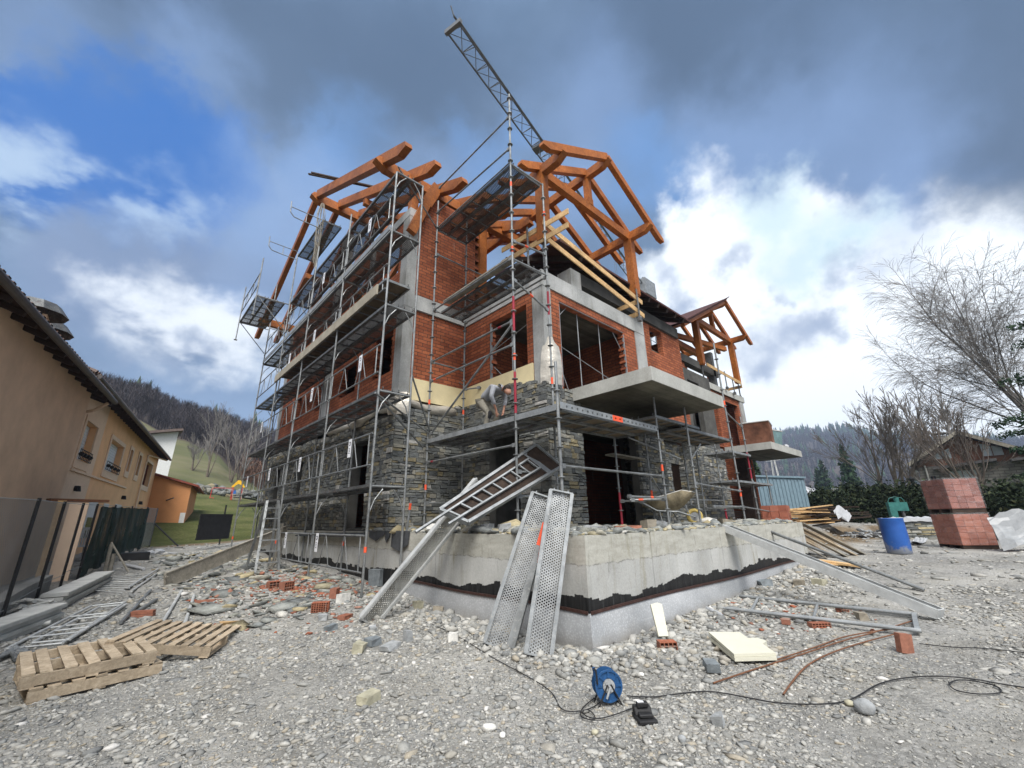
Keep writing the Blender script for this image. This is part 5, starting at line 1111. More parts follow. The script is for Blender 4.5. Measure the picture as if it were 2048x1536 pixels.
# blue reel
def reel():
    flat('reel_blue', (.02, .075, .19), .45, var=.3, sc_=30)
    p = gp(1217, 1412); t = thing('cable_reel', tuple(p), 'blue plastic cable reel standing on the gravel in front', 'cable reel')
    Fy = Vector((.62, .78, 0)).normalized(); ax = (Matrix.Rotation(rad(4), 3, 'Z') @ (-Fy)); sx_ = Vector((-ax.y, ax.x, 0)); cz = p+Vector((0, 0, .20)); Rr = .165
    def ringmesh(m, c, r0, r1, th, n=36, mi=0):
        vs = []
        for s_ in (0, th):
            for r in (r0, r1):
                for i in range(n): a = 2*math.pi*i/n; vs.append(c+ax*s_+sx_*r*math.cos(a)+Vector((0, 0, r*math.sin(a))))
        fs = []
        for i in range(n): j = (i+1) % n; fs += [(i, j, n+j, n+i), (2*n+i, 3*n+i, 3*n+j, 2*n+j), (n+i, n+j, 3*n+j, 3*n+i), (i, 2*n+i, 2*n+j, j)]
        m.add(vs, fs, mi)
    m = MB(); ringmesh(m, cz+ax*.05, .075, Rr, .012); 
    for k in range(8): a = k*math.pi/4; m.bar(cz+ax*.066+sx_*.08*math.cos(a)+Vector((0, 0, .08*math.sin(a))), cz+ax*.066+sx_*.155*math.cos(a)+Vector((0, 0, .155*math.sin(a))), .022, .012, up=tuple(ax))
    ringmesh(m, cz+ax*.062, .145, .165, .012); m.build('front_flange', M['reel_blue'], t)
    m = MB(); ringmesh(m, cz-ax*.07, .03, Rr, .012); m.build('back_flange', M['reel_blue'], t)
    m = MB()
    for k in range(6): m.tube(cz-ax*(.055-.018*k), cz-ax*(.037-.018*k), .118+.006*(k % 2), 28)
    m.build('wound_cable', M['black_rubber'], t)
    m = MB(); m.tube(cz+ax*.045, cz+ax*.075, .072, 28)
    for k in range(4): a = k*math.pi/2+.6; q = cz+ax*.076+sx_*.042*math.cos(a)+Vector((0, 0, .042*math.sin(a))); m.tube(q, q+ax*.008, .022, 16)
    m.build('socket_hub', M['stone_grey'], t)
    m = MB(); m.tube(cz+ax*.07, cz+ax*.12, .014, 10); m.tube(cz+ax*.115-sx_*.0, cz+ax*.14-sx_*.06-Vector((0, 0, .10)), .012, 8); m.build('crank', M['stone_grey'], t)
    m = MB()
    for s_ in (.085, -.09):
        for k in (-1, 1): m.path([cz+ax*s_+sx_*k*.02+Vector((0, 0, .02)), cz+ax*s_+sx_*k*.14-Vector((0, 0, .195))], .009, 8)
    m.path([cz+ax*.085+sx_*.12-Vector((0, 0, .19)), cz-ax*.09+sx_*.12-Vector((0, 0, .19))], .009, 8); m.path([cz+ax*.085-sx_*.14+Vector((0, 0, .03)), cz+ax*.085-sx_*.15+Vector((0, 0, .17)), cz-ax*.09-sx_*.15+Vector((0, 0, .17))], .010, 8); m.build('stand', M['black_rubber'], t); t.scale = (.74, .74, .74)
    m = MB(); q = cz+ax*.0-sx_*.15+Vector((0, 0, .08)); m.tube(q, q+Vector((0, 0, .07)), .012, 8); m.tube(q+Vector((0, 0, .07)), q+Vector((0, 0, .10)), .018, 10); m.build('plug', M['reel_blue'], t)
reel()
def charger():
    p = gp(1290, 1442); t = thing('battery_charger', tuple(p), 'black tool battery charger lying right of the blue reel', 'charger')
    R_ = Matrix.Translation(p) @ Matrix.Rotation(rad(-38), 4, 'Z')
    m = MB(); m.prism([(-.075, -.09, 0), (.075, -.09, 0), (.075, .09, 0), (-.075, .09, 0)], (0, 0, .03)); m.prism([(-.07, .0, .03), (-.07, .085, .03), (-.07, .085, .085), (-.07, .03, .08)], (.14, 0, 0)); m.xf(R_)
    o = m.build('case', M['black_rubber'], t); b = o.modifiers.new('b', 'BEVEL'); b.width = .008; b.segments = 2
    m = MB(); m.box((-.055, -.06, .0305), (.055, .0, .06), 0, .004); m.box((-.045, .01, .08), (.045, .06, .115), 0, .005); m.xf(R_); o = m.build('battery', M['black_rubber'], t); b = o.modifiers.new('b', 'BEVEL'); b.width = .006
    m = MB(); m.box((-.04, .015, .1155), (.01, .045, .118)); m.xf(R_); m.build('rating_label', M['white_sign'], t)
charger()
flat('foam', (.58, .565, .46), .85, var=.06, sc_=5, bump=.2)
P_ = [gp(1420, 1287, .07), gp(1483, 1283, .07), gp(1500, 1300, .07), gp(1518, 1298, .07), gp(1538, 1308, .07), gp(1530, 1314, .07), gp(1556, 1330, .07), gp(1472, 1334, .07)]
m = MB(); zc = sum(p.z for p in P_)/len(P_)+.03; m.prism([(p.x, p.y, zc-.02+(.02 if i in (0,) else 0)) for i, p in enumerate(P_)], (0, 0, .028)); m.prism([(p.x*.998, p.y*.998, zc-.058) for p in P_], (0, 0, .035)); solo(m, 'foam_sheet', M['foam'], 'creamy white foam sheet with a notched corner lying on the gravel', 'foam sheet')
m = MB(); p = gp(1335, 1290); m.prism([(-.06, 0, 0), (.06, 0, 0), (.075, 0, .36), (.02, 0, .38), (-.07, 0, .36)], (0, .04, 0)); m.xf(Matrix.Translation(p+Vector((.02, .05, .08))) @ Matrix.Rotation(rad(-42), 4, 'Z') @ Matrix.Rotation(-.45, 4, 'X')); solo(m, 'foam_offcut', M['foam'], 'upright tapered foam offcut leaning over an orange hollow brick', 'foam offcut')
m = MB(); a_ = gp(1415, 1222, .03); b_ = gp(1448, 1240, .03); m.tube(a_, a_.lerp(b_, .8), .035, 12); m.tube(a_.lerp(b_, .8), b_, .035, 12, r2=.012); solo(m, 'plastic_bottle', M['foil_silver'], 'clear crushed plastic bottle left of the scaffold frame', 'bottle')
m = MB(); p = gp(460, 1250); m.box((-.12, -.07, 0), (.12, .07, .06), 0, .03); m.xf(Matrix.Translation(p)); solo(m, 'paper_sack', M['timber_fresh'], 'scrap of pale torn sack beyond the near pallets', 'sack')
# ------------------------------------------------------------------ pallets
def pallet(c, rz, label, tilt=(0, 0), L_=1.2, w=.9, nb=7, mat='timber_pallet'):
    t = thing('wooden_pallet', tuple(c), label, 'pallet', rz=0)
    R_ = Matrix.Translation(c) @ Matrix.Rotation(rz, 4, 'Z') @ Matrix.Rotation(tilt[0], 4, 'X') @ Matrix.Rotation(tilt[1], 4, 'Y')
    for k, y in enumerate((-w/2+.02, 0, w/2-.02)):
        m = MB(); m.box((-L_/2, y-.02, .018), (L_/2, y+.02, .108), 0, .003); m.xf(R_); m.build('stringer', M[mat], t)
    xs = [-L_/2+.05]+[-L_/2+.17]+[-L_/2+.17+(L_-.34)*k/(nb-3) for k in range(1, nb-3)]+[L_/2-.17, L_/2-.05]
    for k, x in enumerate(xs):
        bw = .075 if nb > 8 else .09; m = MB(); m.box((x-bw/2, -w/2, .110), (x+bw/2, w/2, .128), 0, .004); m.xf(R_); m.build('deck_board', M[mat], t)
    for k, x in enumerate((-L_/2+.06, 0, L_/2-.06)):
        m = MB(); m.box((x-.05, -w/2, 0), (x+.05, w/2, .016), 0, .003); m.xf(R_); m.build('bottom_board', M[mat], t)
pallet(Vector((.16, 7.12, -.08)), rad(10), 'lower wooden pallet half hidden under the near left one', L_=1.02, w=1.08, nb=7)
pallet(Vector((.11, 7.16, .055)), rad(6.5), 'top wooden pallet with missing boards at the left edge', tilt=(.01, -.01), L_=1.02, w=1.12, nb=7)
pallet(Vector((.98, 7.62, .03)), rad(-27), 'tilted wooden pallet resting on the corner of the others', tilt=(0, .14), L_=1.12, w=1.15, nb=9)
# stacks at the fence
def flatplank(a, b, w, z, label, mat='timber_grey', nm='scaffold_plank', th=.05, cat='scaffold plank'):
    a = Vector(a); b = Vector(b); m = MB(); m.bar(a+Vector((0, 0, z)), b+Vector((0, 0, z)), w, .012); d = (b-a).normalized(); s = Vector((-d.y, d.x, 0)).normalized()*w/2
    for k in (-1, 1): m.bar(a+s*k+Vector((0, 0, z-th/2)), b+s*k+Vector((0, 0, z-th/2)), .02, th)
    m.bar(a+Vector((0, 0, z-th/2)), a+d*.02+Vector((0, 0, z-th/2)), w, th); return solo(m, nm, M[mat], label, cat)
flat('galv_dusty', (.46, .46, .43), .8, var=.2, sc_=4)
for k, (dz, off, lb) in enumerate([(.06, .0, 'bottom'), (.12, .02, 'second'), (.18, -.02, 'third'), (.25, .03, 'topmost')]):
    flatplank(gp(95, 1222)+Vector((off, 0, 0)), gp(200, 1168)+Vector((off, 0, 0)), .32, dz, '%s dusty steel plank of the stack lying along the fence' % lb, 'galv_dusty')
    flatplank(gp(-120, 1330)+Vector((off, 0, 0)), gp(92, 1245)+Vector((off, 0, 0)), .32, dz, '%s grey plank of the stack at the left edge before the fence' % lb, 'galv_dusty')
def tubes(name, prs, r, label, cat, mat='steel_light'):
    m = MB()
    for a, b in prs: m.tube(gp(*a, .04), gp(*b, .04), r, 8)
    return solo(m, name, M[mat], label, cat)
for (a, b, lb) in [((325, 1250), (362, 1187), 'longer loose pipe standing out behind the tilted pallet'), ((368, 1255), (387, 1196), 'shorter loose pipe right of the longer one'), ((240, 1252), (300, 1185), 'dusty pipe lying left of the two bright pipes'), ((262, 1235), (312, 1205), 'short rusty pipe among the bricks')]: tubes('pipe', [(a, b)], .026, lb, 'pipe', 'alu' if 'loose' in lb else 'steel')
fr_ = lambda A, B, Cc, D, k: [(A, B), (D, Cc)]+[((A[0]+(B[0]-A[0])*t, A[1]+(B[1]-A[1])*t), (D[0]+(Cc[0]-D[0])*t, D[1]+(Cc[1]-D[1])*t)) for t in [i/k for i in range(k+1)]]
m = MB()
for (A, B, Cc, D, k, lb) in [((8, 1313), (180, 1222), (248, 1214), (120, 1300), 4, 'lower lattice guard frame lying among the steel by the fence'), ((60, 1300), (196, 1224), (250, 1218), (135, 1292), 3, 'upper lattice guard frame lying across the other')]:
    m = MB()
    for i, (a, b) in enumerate(fr_(A, B, Cc, D, k)): m.tube(gp(*a, .07), gp(*b, .07), .02 if i < 2 else .012, 8)
    solo(m, 'guard_frame', M['alu'], lb, 'scaffold frame')
gf = []
m = MB()
for k in range(9): a = (205-k*3, 1162+k*3); b = (300-k*7, 1152+k*5); m.tube(gp(*a, .05), gp(*b, .05), .011, 6)
m.tube(gp(183, 1166, .06), gp(222, 1150, .06), .022, 8); m.tube(gp(255, 1182, .06), gp(315, 1143, .06), .024, 8); m.tube(gp(262, 1188, .05), gp(312, 1152, .05), .02, 8); solo(m, 'grating_frame', M['alu'], 'barred grille frame lying on the ground beyond the plank stacks', 'frame')
random.seed(5); m = MB()
for k in range(26):
    p = gp(random.uniform(5, 112), random.uniform(1228, 1262)); a = random.uniform(0, 6.28); d = Vector((math.cos(a), math.sin(a), random.uniform(-.3, .5))).normalized()*random.uniform(.06, .14)
    p = p+Vector((0, 0, random.uniform(.05, .22))); m.tube(p-d, p+d, random.uniform(.018, .032), 8)
    if k % 4 == 0: m.lathe([(.0, .0), (.07, .005), (.07, .012), (0, .015)], p, 12)
solo(m, 'coupler_heap', M['galv_dusty'], 'heap of grey steel couplers dumped on the planks at the left edge', 'couplers')
m = MB()
for k in range(14):
    p = gp(random.uniform(10, 75), random.uniform(1312, 1332)); a = random.uniform(0, 3); d = Vector((math.cos(a), math.sin(a), .1))*.09; m.tube(p+Vector((0, 0, .05))-d, p+Vector((0, 0, .08))+d, .022, 8)
solo(m, 'coupler_heap', M['steel'], 'few bluish clamps beside the near pallets', 'couplers')
# ------------------------------------------------------------------ worker
def skin(name, segs, mat, parent=None, sub=2, root=0):
    """segs: list of chains [(point, radius), ...]; chains that start on an existing point join there"""
    me = bpy.data.meshes.new(name); V = []; R_ = []; E_ = []; idx = {}
    for ch in segs:
        prev = None
        for p, r in ch:
            k = tuple(round(c, 4) for c in p)
            if k not in idx: idx[k] = len(V); V.append(p); R_.append(r)
            i = idx[k]
            if prev is not None and prev != i: E_.append((prev, i))
            prev = i
    me.from_pydata(V, E_, []); o = bpy.data.objects.new(name, me); C.objects.link(o)
    md = o.modifiers.new('s', 'SKIN'); md.use_smooth_shade = True
    sv = me.skin_vertices[0].data
    for i, r in enumerate(R_): rr = r if isinstance(r, tuple) else (r, r); sv[i].radius = rr
    sv[root].use_root = True
    ss = o.modifiers.new('u', 'SUBSURF'); ss.levels = sub; ss.render_levels = sub
    bpy.context.view_layer.update()
    dg = bpy.context.evaluated_depsgraph_get(); m2 = bpy.data.meshes.new_from_object(o.evaluated_get(dg)); m2.materials.append(M[mat]); bpy.data.objects.remove(o)
    o = bpy.data.objects.new(name, m2); C.objects.link(o)
    if parent is not None: o.parent = parent
    return o
flat('skin', (.42, .22, .15), .6, var=.12, sc_=9); flat('hoodie', (.30, .31, .33), .9, var=.12, sc_=14, bump=.2); flat('trousers', (.20, .185, .15), .9, var=.25, sc_=12, bump=.3); flat('trouser_black', (.02, .02, .022), .85); flat('hair', (.022, .016, .012), .7); flat('boot', (.06, .05, .04), .8)
def worker():
    Z0 = 3.385; t = thing('person', (6.12, 7.42, Z0), 'worker in grey hoodie bending down on the scaffold deck, hands at his knees', 'person')
    # local frame: f = direction he faces (towards -Y, slightly out), s = his left side
    f = Vector((.12, -.99, 0)).normalized(); s = Vector((f.y*-1, f.x, 0)); s = Vector((-f.y, f.x, 0))
    P = lambda a, b, c: tuple(f*a+s*b+Vector((0, 0, c)))   # forward, left, up from the feet
    hip = P(-.22, 0, .80); waist = P(-.08, 0, .94); chest = P(.16, 0, 1.05); sh = P(.32, 0, 1.06); neck = P(.42, 0, 1.03); hd = P(.52, 0, .98)
    # legs
    legs = []
    for k, kn, an in ((.10, (.10, .17, .46), (-.06, .14, .09)), (-.10, (.12, -.15, .44), (.02, -.16, .09))):
        legs.append([(hip, (.13, .12)), (P(-.2, k, .76), (.105, .10)), (P(*kn), (.072, .072)), (P((kn[0]+an[0])/2-.03, (kn[1]+an[1])/2, .27), (.066, .062)), (P(*an), (.05, .05))])
    skin('trousers', legs, 'trousers', t)
    for k, an in ((1, (-.06, .14)), (-1, (.02, -.16))): skin('boot', [[(P(an[0]-.04, an[1], .05), (.05, .05)), (P(an[0]+.03, an[1], .05), (.05, .045)), (P(an[0]+.17, an[1], .035), (.045, .033))]], 'boot', t)
    skin('knee_pad', [[(P(.155, -.15, .52), (.05, .045)), (P(.15, -.15, .42), (.06, .05)), (P(.10, -.15, .32), (.045, .04))]], 'trouser_black', t)
    # hoodie with sleeves
    eL, eR = P(.26, .26, .78), P(.30, -.27, .80); wL, wR = P(.34, .12, .55), P(.27, -.07, .52)
    skin('hoodie', [[(hip[:2]+(hip[2]+.05,), (.15, .11)), (waist, (.165, .125)), (chest, (.185, .14)), (sh, (.16, .11)), (neck, (.085, .08))], [(sh, (.16, .11)), (P(.30, .19, 1.02), (.075, .075)), (eL, (.058, .058)), (P(.31, .17, .64), (.044, .044))], [(sh, (.16, .11)), (P(.30, -.19, 1.02), (.075, .075)), (eR, (.058, .058)), (P(.29, -.14, .63), (.044, .044))], [(neck, (.085, .08)), (P(.36, 0, 1.13), (.07, .05))]], 'hoodie', t)
    # body: head, neck, forearms, palms with fingers - one continuous figure under the clothes
    head = P(.565, 0, .945); dn = P(.60, 0, .84)
    ch = [[(P(.3, 0, 1.02), (.06, .06)), (P(.45, 0, 1.01), (.052, .052)), (P(.51, 0, .985), (.075, .085)), (head, (.085, .10)), (P(.60, 0, .88), (.07, .075)), (P(.60, 0, .825), (.045, .05))],
          [(P(.3, 0, 1.02), (.06, .06)), (P(.28, .18, 1.0), (.04, .04)), (eL, (.035, .035)), (wL, (.026, .022)), (P(.33, .10, .48), (.036, .018)), (P(.33, .09, .44), (.034, .016))],
          [(P(.3, 0, 1.02), (.06, .06)), (P(.28, -.18, 1.0), (.04, .04)), (eR, (.035, .035)), (wR, (.026, .022)), (P(.26, -.05, .45), (.036, .018)), (P(.26, -.045, .41), (.034, .016))]]
    skin('body', ch, 'skin', t, 2)
    for (q, sd_) in ((Vector((.33, .09, .44)), 1), (Vector((.26, -.045, .41)), -1)):
        for k in range(4):
            b = q+Vector((-.02+.014*k, 0, 0)); skin('finger', [[(P(*(q+Vector((0, 0, .03)))), .009), (P(b.x*1.0, b.y, b.z-.005), .009), (P(b.x, b.y-sd_*.012, b.z-.035+.004*k), .0085), (P(b.x, b.y-sd_*.034, b.z-.05+.005*k), .0075)]], 'skin', t, 1)
        skin('thumb', [[(P(*(q+Vector((.0, 0, .04)))), .011), (P(q.x+.045, q.y-sd_*.01, q.z+.015), .010), (P(q.x+.055, q.y-sd_*.03, q.z-.012), .008)]], 'skin', t, 1)
    m = MB(); bm = bmesh.new(); bmesh.ops.create_icosphere(bm, subdivisions=3, radius=1)
    hc = Vector(P(.545, 0, .985)); fw = Vector(P(.45, 0, -.9)).normalized()   # face looks down and forward
    upv = Vector(P(.9, 0, .42)).normalized(); vs = {}
    keep = []
    for v in bm.verts:
        q = v.co; w = hc+fw*(q.x*.098)+s*(q.y*.088)+upv*(q.z*.105); k = 1+random.uniform(-.02, .05); vs[v.index] = hc+(w-hc)*k
    fs = [tuple(x.index for x in fc.verts) for fc in bm.faces if not (fc.calc_center_median().x > .35 and fc.calc_center_median().z < .55) and fc.calc_center_median().z > -.75]
    m.add([tuple(vs[i]+Vector(t.location)) for i in range(len(bm.verts))], fs); bm.free(); h = m.build('hair', M['hair'], t, smooth=True)
    nz = Vector(P(.62, 0, .905)); 
    skin('nose', [[(P(.625, 0, .925), .013), (P(.655, 0, .895), .016), (P(.64, 0, .885), .012)]], 'skin', t, 1)
    for k in (-1, 1): skin('ear', [[(P(.545, k*.088, .935), (.010, .022)), (P(.55, k*.096, .915), (.008, .018))]], 'skin', t, 1); skin('eye', [[(P(.640, k*.032, .935), .010), (P(.645, k*.034, .932), .009)]], 'hair', t, 1)
    skin('mouth', [[(P(.632, .02, .862), .007), (P(.638, 0, .860), .008), (P(.632, -.02, .862), .007)]], 'rust', t, 1)
    # bucket beside him
    b = thing('mortar_bucket', (6.25, 6.75, 3.39), 'dark rubber mortar bucket beside the bending worker', 'bucket')
    m = MB(); m.lathe([(.0, .01), (.12, .01), (.15, .22), (.165, .225), (.165, .21), (.14, .2), (.11, .03)], b.location, 20); m.build('tub', M['stone_blue'], b, smooth=True)
    m = MB(); pts = [(6.25, 6.75+.15*math.cos(a), 3.6+.14*math.sin(a)) for a in [math.pi*i/8 for i in range(9)]]; m.path(pts, .008, 6); m.build('handle', M['steel'], b)
    for i, (y, s_, lb) in enumerate([(8.6, (.2, .14, .1), 'stone on the far left end of the worker deck'), (8.1, (.24, .15, .07), 'flat stone left of the worker boots'), (7.75, (.16, .12, .06), 'small chip just left of the worker boots'), (5.95, (.25, .12, .12), 'pale squared stone on the deck right of the bucket')]):
        m = MB(); m.box((-s_[0]/2, -s_[1]/2, 0), (s_[0]/2, s_[1]/2, s_[2]), 0, .012); m.xf(Matrix.Translation((6.1 if i == 3 else 5.62, y, 3.385)) @ Matrix.Rotation(i+.3, 4, 'Z')); solo(m, 'stone_block', M['stone_white' if i == 3 else 'stone_grey'], lb, 'stone')
worker()
# ------------------------------------------------------------------ wheelbarrow
flat('barrow_tub', (.22, .185, .12), .85, var=.45, sc_=7, bump=.4); flat('wheel_yellow', (.50, .38, .12), .8, var=.3)
def barrow():
    o = Vector((10.25, 5.35, ZT)); t = thing('wheelbarrow', tuple(o), 'muddy wheelbarrow with yellow wheel standing on the terrace edge', 'wheelbarrow')
    # along -X .. +X (wheel to the +X end, nearer the edge)
    u = Vector((.55, -.83, 0)).normalized(); v = Vector((.83, .55, 0)).normalized(); Q = lambda a, b, c: o+u*a+v*b+Vector((0, 0, c))
    m = MB(); rim = [(-.62, .26, .62), (-.2, .32, .68), (.25, .34, .80), (.58, .24, .74)]; bot = [(-.34, .14, .36), (-.1, .17, .33), (.12, .17, .35), (.26, .12, .42)]
    R_ = [Q(a, b, c) for a, b, c in rim]+[Q(a, -b, c) for a, b, c in reversed(rim)]; B_ = [Q(a, b, c) for a, b, c in bot]+[Q(a, -b, c) for a, b, c in reversed(bot)]
    n8 = len(R_); mid = [r*.55+b*.45+(r-(r+b)*.5)*.12 for r, b in zip(R_, B_)]
    m.add(R_+mid+B_, [(i, (i+1) % n8, n8+(i+1) % n8, n8+i) for i in range(n8)]+[(n8+i, n8+(i+1) % n8, 2*n8+(i+1) % n8, 2*n8+i) for i in range(n8)]+[tuple(range(2*n8, 3*n8))])
    tub = m.build('tub', M['barrow_tub'], t, smooth=True); sm = tub.modifiers.new('s', 'SOLIDIFY'); sm.thickness = .012
    m = MB(); m.path(R_+[R_[0]], .011, 8); m.build('rim', M['stone_white'], t)
    m = MB()
    for k in (-1, 1): m.path([Q(-1.0, k*.28, .62), Q(-.80, k*.27, .60), Q(-.36, k*.2, .34), Q(.15, k*.17, .30), Q(.52, k*.10, .17)], .017, 8); m.path([Q(.30, k*.14, .55), Q(.40, k*.09, .20)], .012, 6)
    m.build('frame', M['steel_light'], t)
    for k in (-1, 1): m = MB(); m.path([Q(-.30, k*.19, .33), Q(-.26, k*.22, .02), Q(-.10, k*.22, .02), Q(-.05, k*.19, .31)], .013, 8); m.build('leg', M['steel'], t)
    for k in (-1, 1): m = MB(); m.tube(Q(-1.04, k*.28, .63), Q(-.9, k*.27, .615), .022, 10); m.build('grip', M['black_rubber'], t)
    w = MB(); c = Q(.52, 0, .185); N1, N2 = 28, 10; vs = []
    for i in range(N1):
        a = 2*math.pi*i/N1; d = u*math.cos(a)+Vector((0, 0, math.sin(a)))
        for j in range(N2): b = 2*math.pi*j/N2; vs.append(c+d*(.145+.045*math.cos(b))+v*(.045*math.sin(b)))
    w.add(vs, [(i*N2+j, ((i+1) % N1)*N2+j, ((i+1) % N1)*N2+(j+1) % N2, i*N2+(j+1) % N2) for i in range(N1) for j in range(N2)]); wh = w.build('tyre', M['wheel_yellow'], t, smooth=True)
    m = MB(); m.tube(c-v*.018, c+v*.018, .11, 24); m.tube(c-v*.06, c+v*.06, .022, 10); m.build('rim_disc', M['stone_grey'], wh)
barrow()
# ------------------------------------------------------------------ drum, brick packs, machine, tarp
def drum():
    n_ = mk('drum_blue', rough=.45, spec=.4); x = n_.sep(n_.obj)
    c_ = n_.ramp(n_.noise(3, 5, .6), [(.3, (.012, .06, .24)), (.7, (.02, .10, .36))]); mud = n_.math('ADD', n_.mr(x[2], .55, 0), n_.math('MULTIPLY', n_.math('SUBTRACT', n_.noise(4, 6, .75), .55), 2.4)); c_ = n_.mix(n_.ramp(mud, [(.38, 0.0), (.8, .85)]), c_, (.24, .25, .25)); n_.col(c_)
    p = gp(1800, 1107); t = thing('plastic_drum', tuple(p), 'open blue plastic drum with muddy lower side standing before the stone bales', 'drum')
    m = MB(); m.lathe([(.255, 0), (.275, .02), (.283, .2), (.288, .45), (.283, .7), (.276, .90), (.285, .92), (.285, .935), (.27, .935), (.265, .9), (.27, .45), (.25, .05), (0, .05)], (0, 0, 0), 40); m.xf(Matrix.Translation(p)); m.build('barrel', M['drum_blue'], t, smooth=True)
drum()
def pack(c, rz, nx, ny, nz, bl, bw, bh, label, mats, film=True, pal=True):
    t = thing('brick_pack', tuple(c), label, 'brick pack', rz=0); R_ = Matrix.Translation(c) @ Matrix.Rotation(rz, 4, 'Z'); z0 = .12 if pal else .0
    m = MB()
    for k in range(nz):
        for i in range(nx):
            for j in range(ny):
                if 0 < i < nx-1 and 0 < j < ny-1: continue
                x = (i-nx/2)*bl; y = (j-ny/2)*bw; z = z0+k*bh; jt = random.uniform(-.006, .006)
                m.box((x+.004+jt, y+.004+jt, z+.003), (x+bl-.004+jt, y+bw-.004+jt, z+bh-.003), 0)
    m.xf(R_); o = m.build('brick_stack', M[mats], t)
    if pal:
        m = MB(); L_, w = nx*bl, ny*bw
        for y in (-w/2+.06, 0, w/2-.06): m.box((-L_/2, y-.05, .0), (L_/2, y+.05, .10))
        m.box((-L_/2, -w/2, .101), (L_/2, w/2, .119)); m.xf(R_); m.build('pallet', M['timber_brown'], t)
    if film:
        m = MB(); e = .018; L_, w = nx*bl/2+e, ny*bw/2+e; H_ = z0+nz*bh+e; vs = []; K = 9
        ring = [(-L_, -w), (L_, -w), (L_, w), (-L_, w)]
        pts = []
        for q in range(4):
            a, b = ring[q], ring[(q+1) % 4]
            for i in range(K): tt = i/K; pts.append((a[0]+(b[0]-a[0])*tt, a[1]+(b[1]-a[1])*tt))
        rows = 8; nP = len(pts)
        for r in range(rows+1):
            for (x, y) in pts: k = 1+random.uniform(-.006, .012); vs.append((x*k, y*k, z0+.02+(H_-z0)*r/rows))
        m.add(vs, [(r*nP+i, r*nP+(i+1) % nP, (r+1)*nP+(i+1) % nP, (r+1)*nP+i) for r in range(rows) for i in range(nP)]+[tuple(rows*nP+i for i in range(nP))]); m.xf(R_); m.build('plastic_wrap', M['film'], t, smooth=True)
    return t
def film():
    n_ = mk('film', rough=.12, spec=.6); n_.col((.82, .80, .80)); s1 = n_.noise(1, 6, .75, n_.map(n_.pos, (2, 2, 14), (.5, .3, .4)), 2.5)
    n_.alpha(n_.ramp(s1, [(.42, .03), (.55, .09), (.66, .22), (.74, .5)])).bump(s1, .6, .03)
film()
for nm_, st_ in (('pack_brick', [(0, (.20, .075, .058)), (.5, (.26, .098, .074)), (1, (.32, .14, .11))]), ('pack_brick_bright', [(0, (.28, .095, .06)), (.5, (.34, .12, .075)), (1, (.38, .15, .10))])):
    n = mk(nm_, rough=.9); x_ = n.sep(n.wallvec()); gr = n.ramp(n.math('FRACT', n.math('MULTIPLY', x_[1], 1/.033)), [(0, .7), (.12, 1), (.88, 1), (1, .7)]); n.col(n.mix(.5, n.mix(.6, n.ramp(n.isl, st_), n.ramp(n.noise(5, 5, .7), [(.3, .6), (.7, 1.1)]), 'MULTIPLY'), gr, 'MULTIPLY'))
u_ = Vector((.6, -.8, 0))
pa = Vector((19.2, .72, .42)); rzp = rad(-52)
pack(pa, rzp, 4, 4, 5, .225, .225, .175, 'bottom pack of orange bricks on a pallet at the right edge', 'pack_brick_bright')
pack(pa+Vector((.03, 0, 1.03)), rzp+.03, 4, 4, 5, .225, .225, .175, 'top pack of shrink-wrapped reddish bricks at the right edge', 'pack_brick')
def tarp(pts, label, mat='foil_silver', nm='tarpaulin', cat='tarpaulin', seed=2, bump_=.08, n_=12):
    random.seed(seed); a, b, c, d = [Vector(p) for p in pts]; m = MB(); vs = []
    for i in range(n_+1):
        for j in range(n_+1):
            u, v = i/n_, j/n_; p = (a*(1-u)+b*u)*(1-v)+(d*(1-u)+c*u)*v; p = p+Vector((0, 0, random.uniform(0, bump_)+bump_*math.sin(u*7+v*5))); vs.append(tuple(p))
    m.add(vs, [(i*(n_+1)+j, (i+1)*(n_+1)+j, (i+1)*(n_+1)+j+1, i*(n_+1)+j+1) for i in range(n_) for j in range(n_)])
    return solo(m, nm, M[mat], label, cat, smooth=False)
flat('plastic_sheet', (.24, .25, .255), .35, var=.2, sc_=3); flat('plastic_white', (.40, .41, .42), .5, var=.12, sc_=5)
tg = gp(2008, 1104); tarp([tg, tg+Vector((.6, -1.7, .02)), tg+Vector((1.2, -1.5, .85)), tg+Vector((.5, .1, .95))], 'grey plastic sheet draped over things right of the brick packs', 'plastic_sheet', seed=4, bump_=.10)
def onTz(px, d):
    r = raydir(px, 1020); b = Vector((r.x, r.y, 0)).normalized()*d; return Vector((b.x, b.y, g(b.x, b.y)))
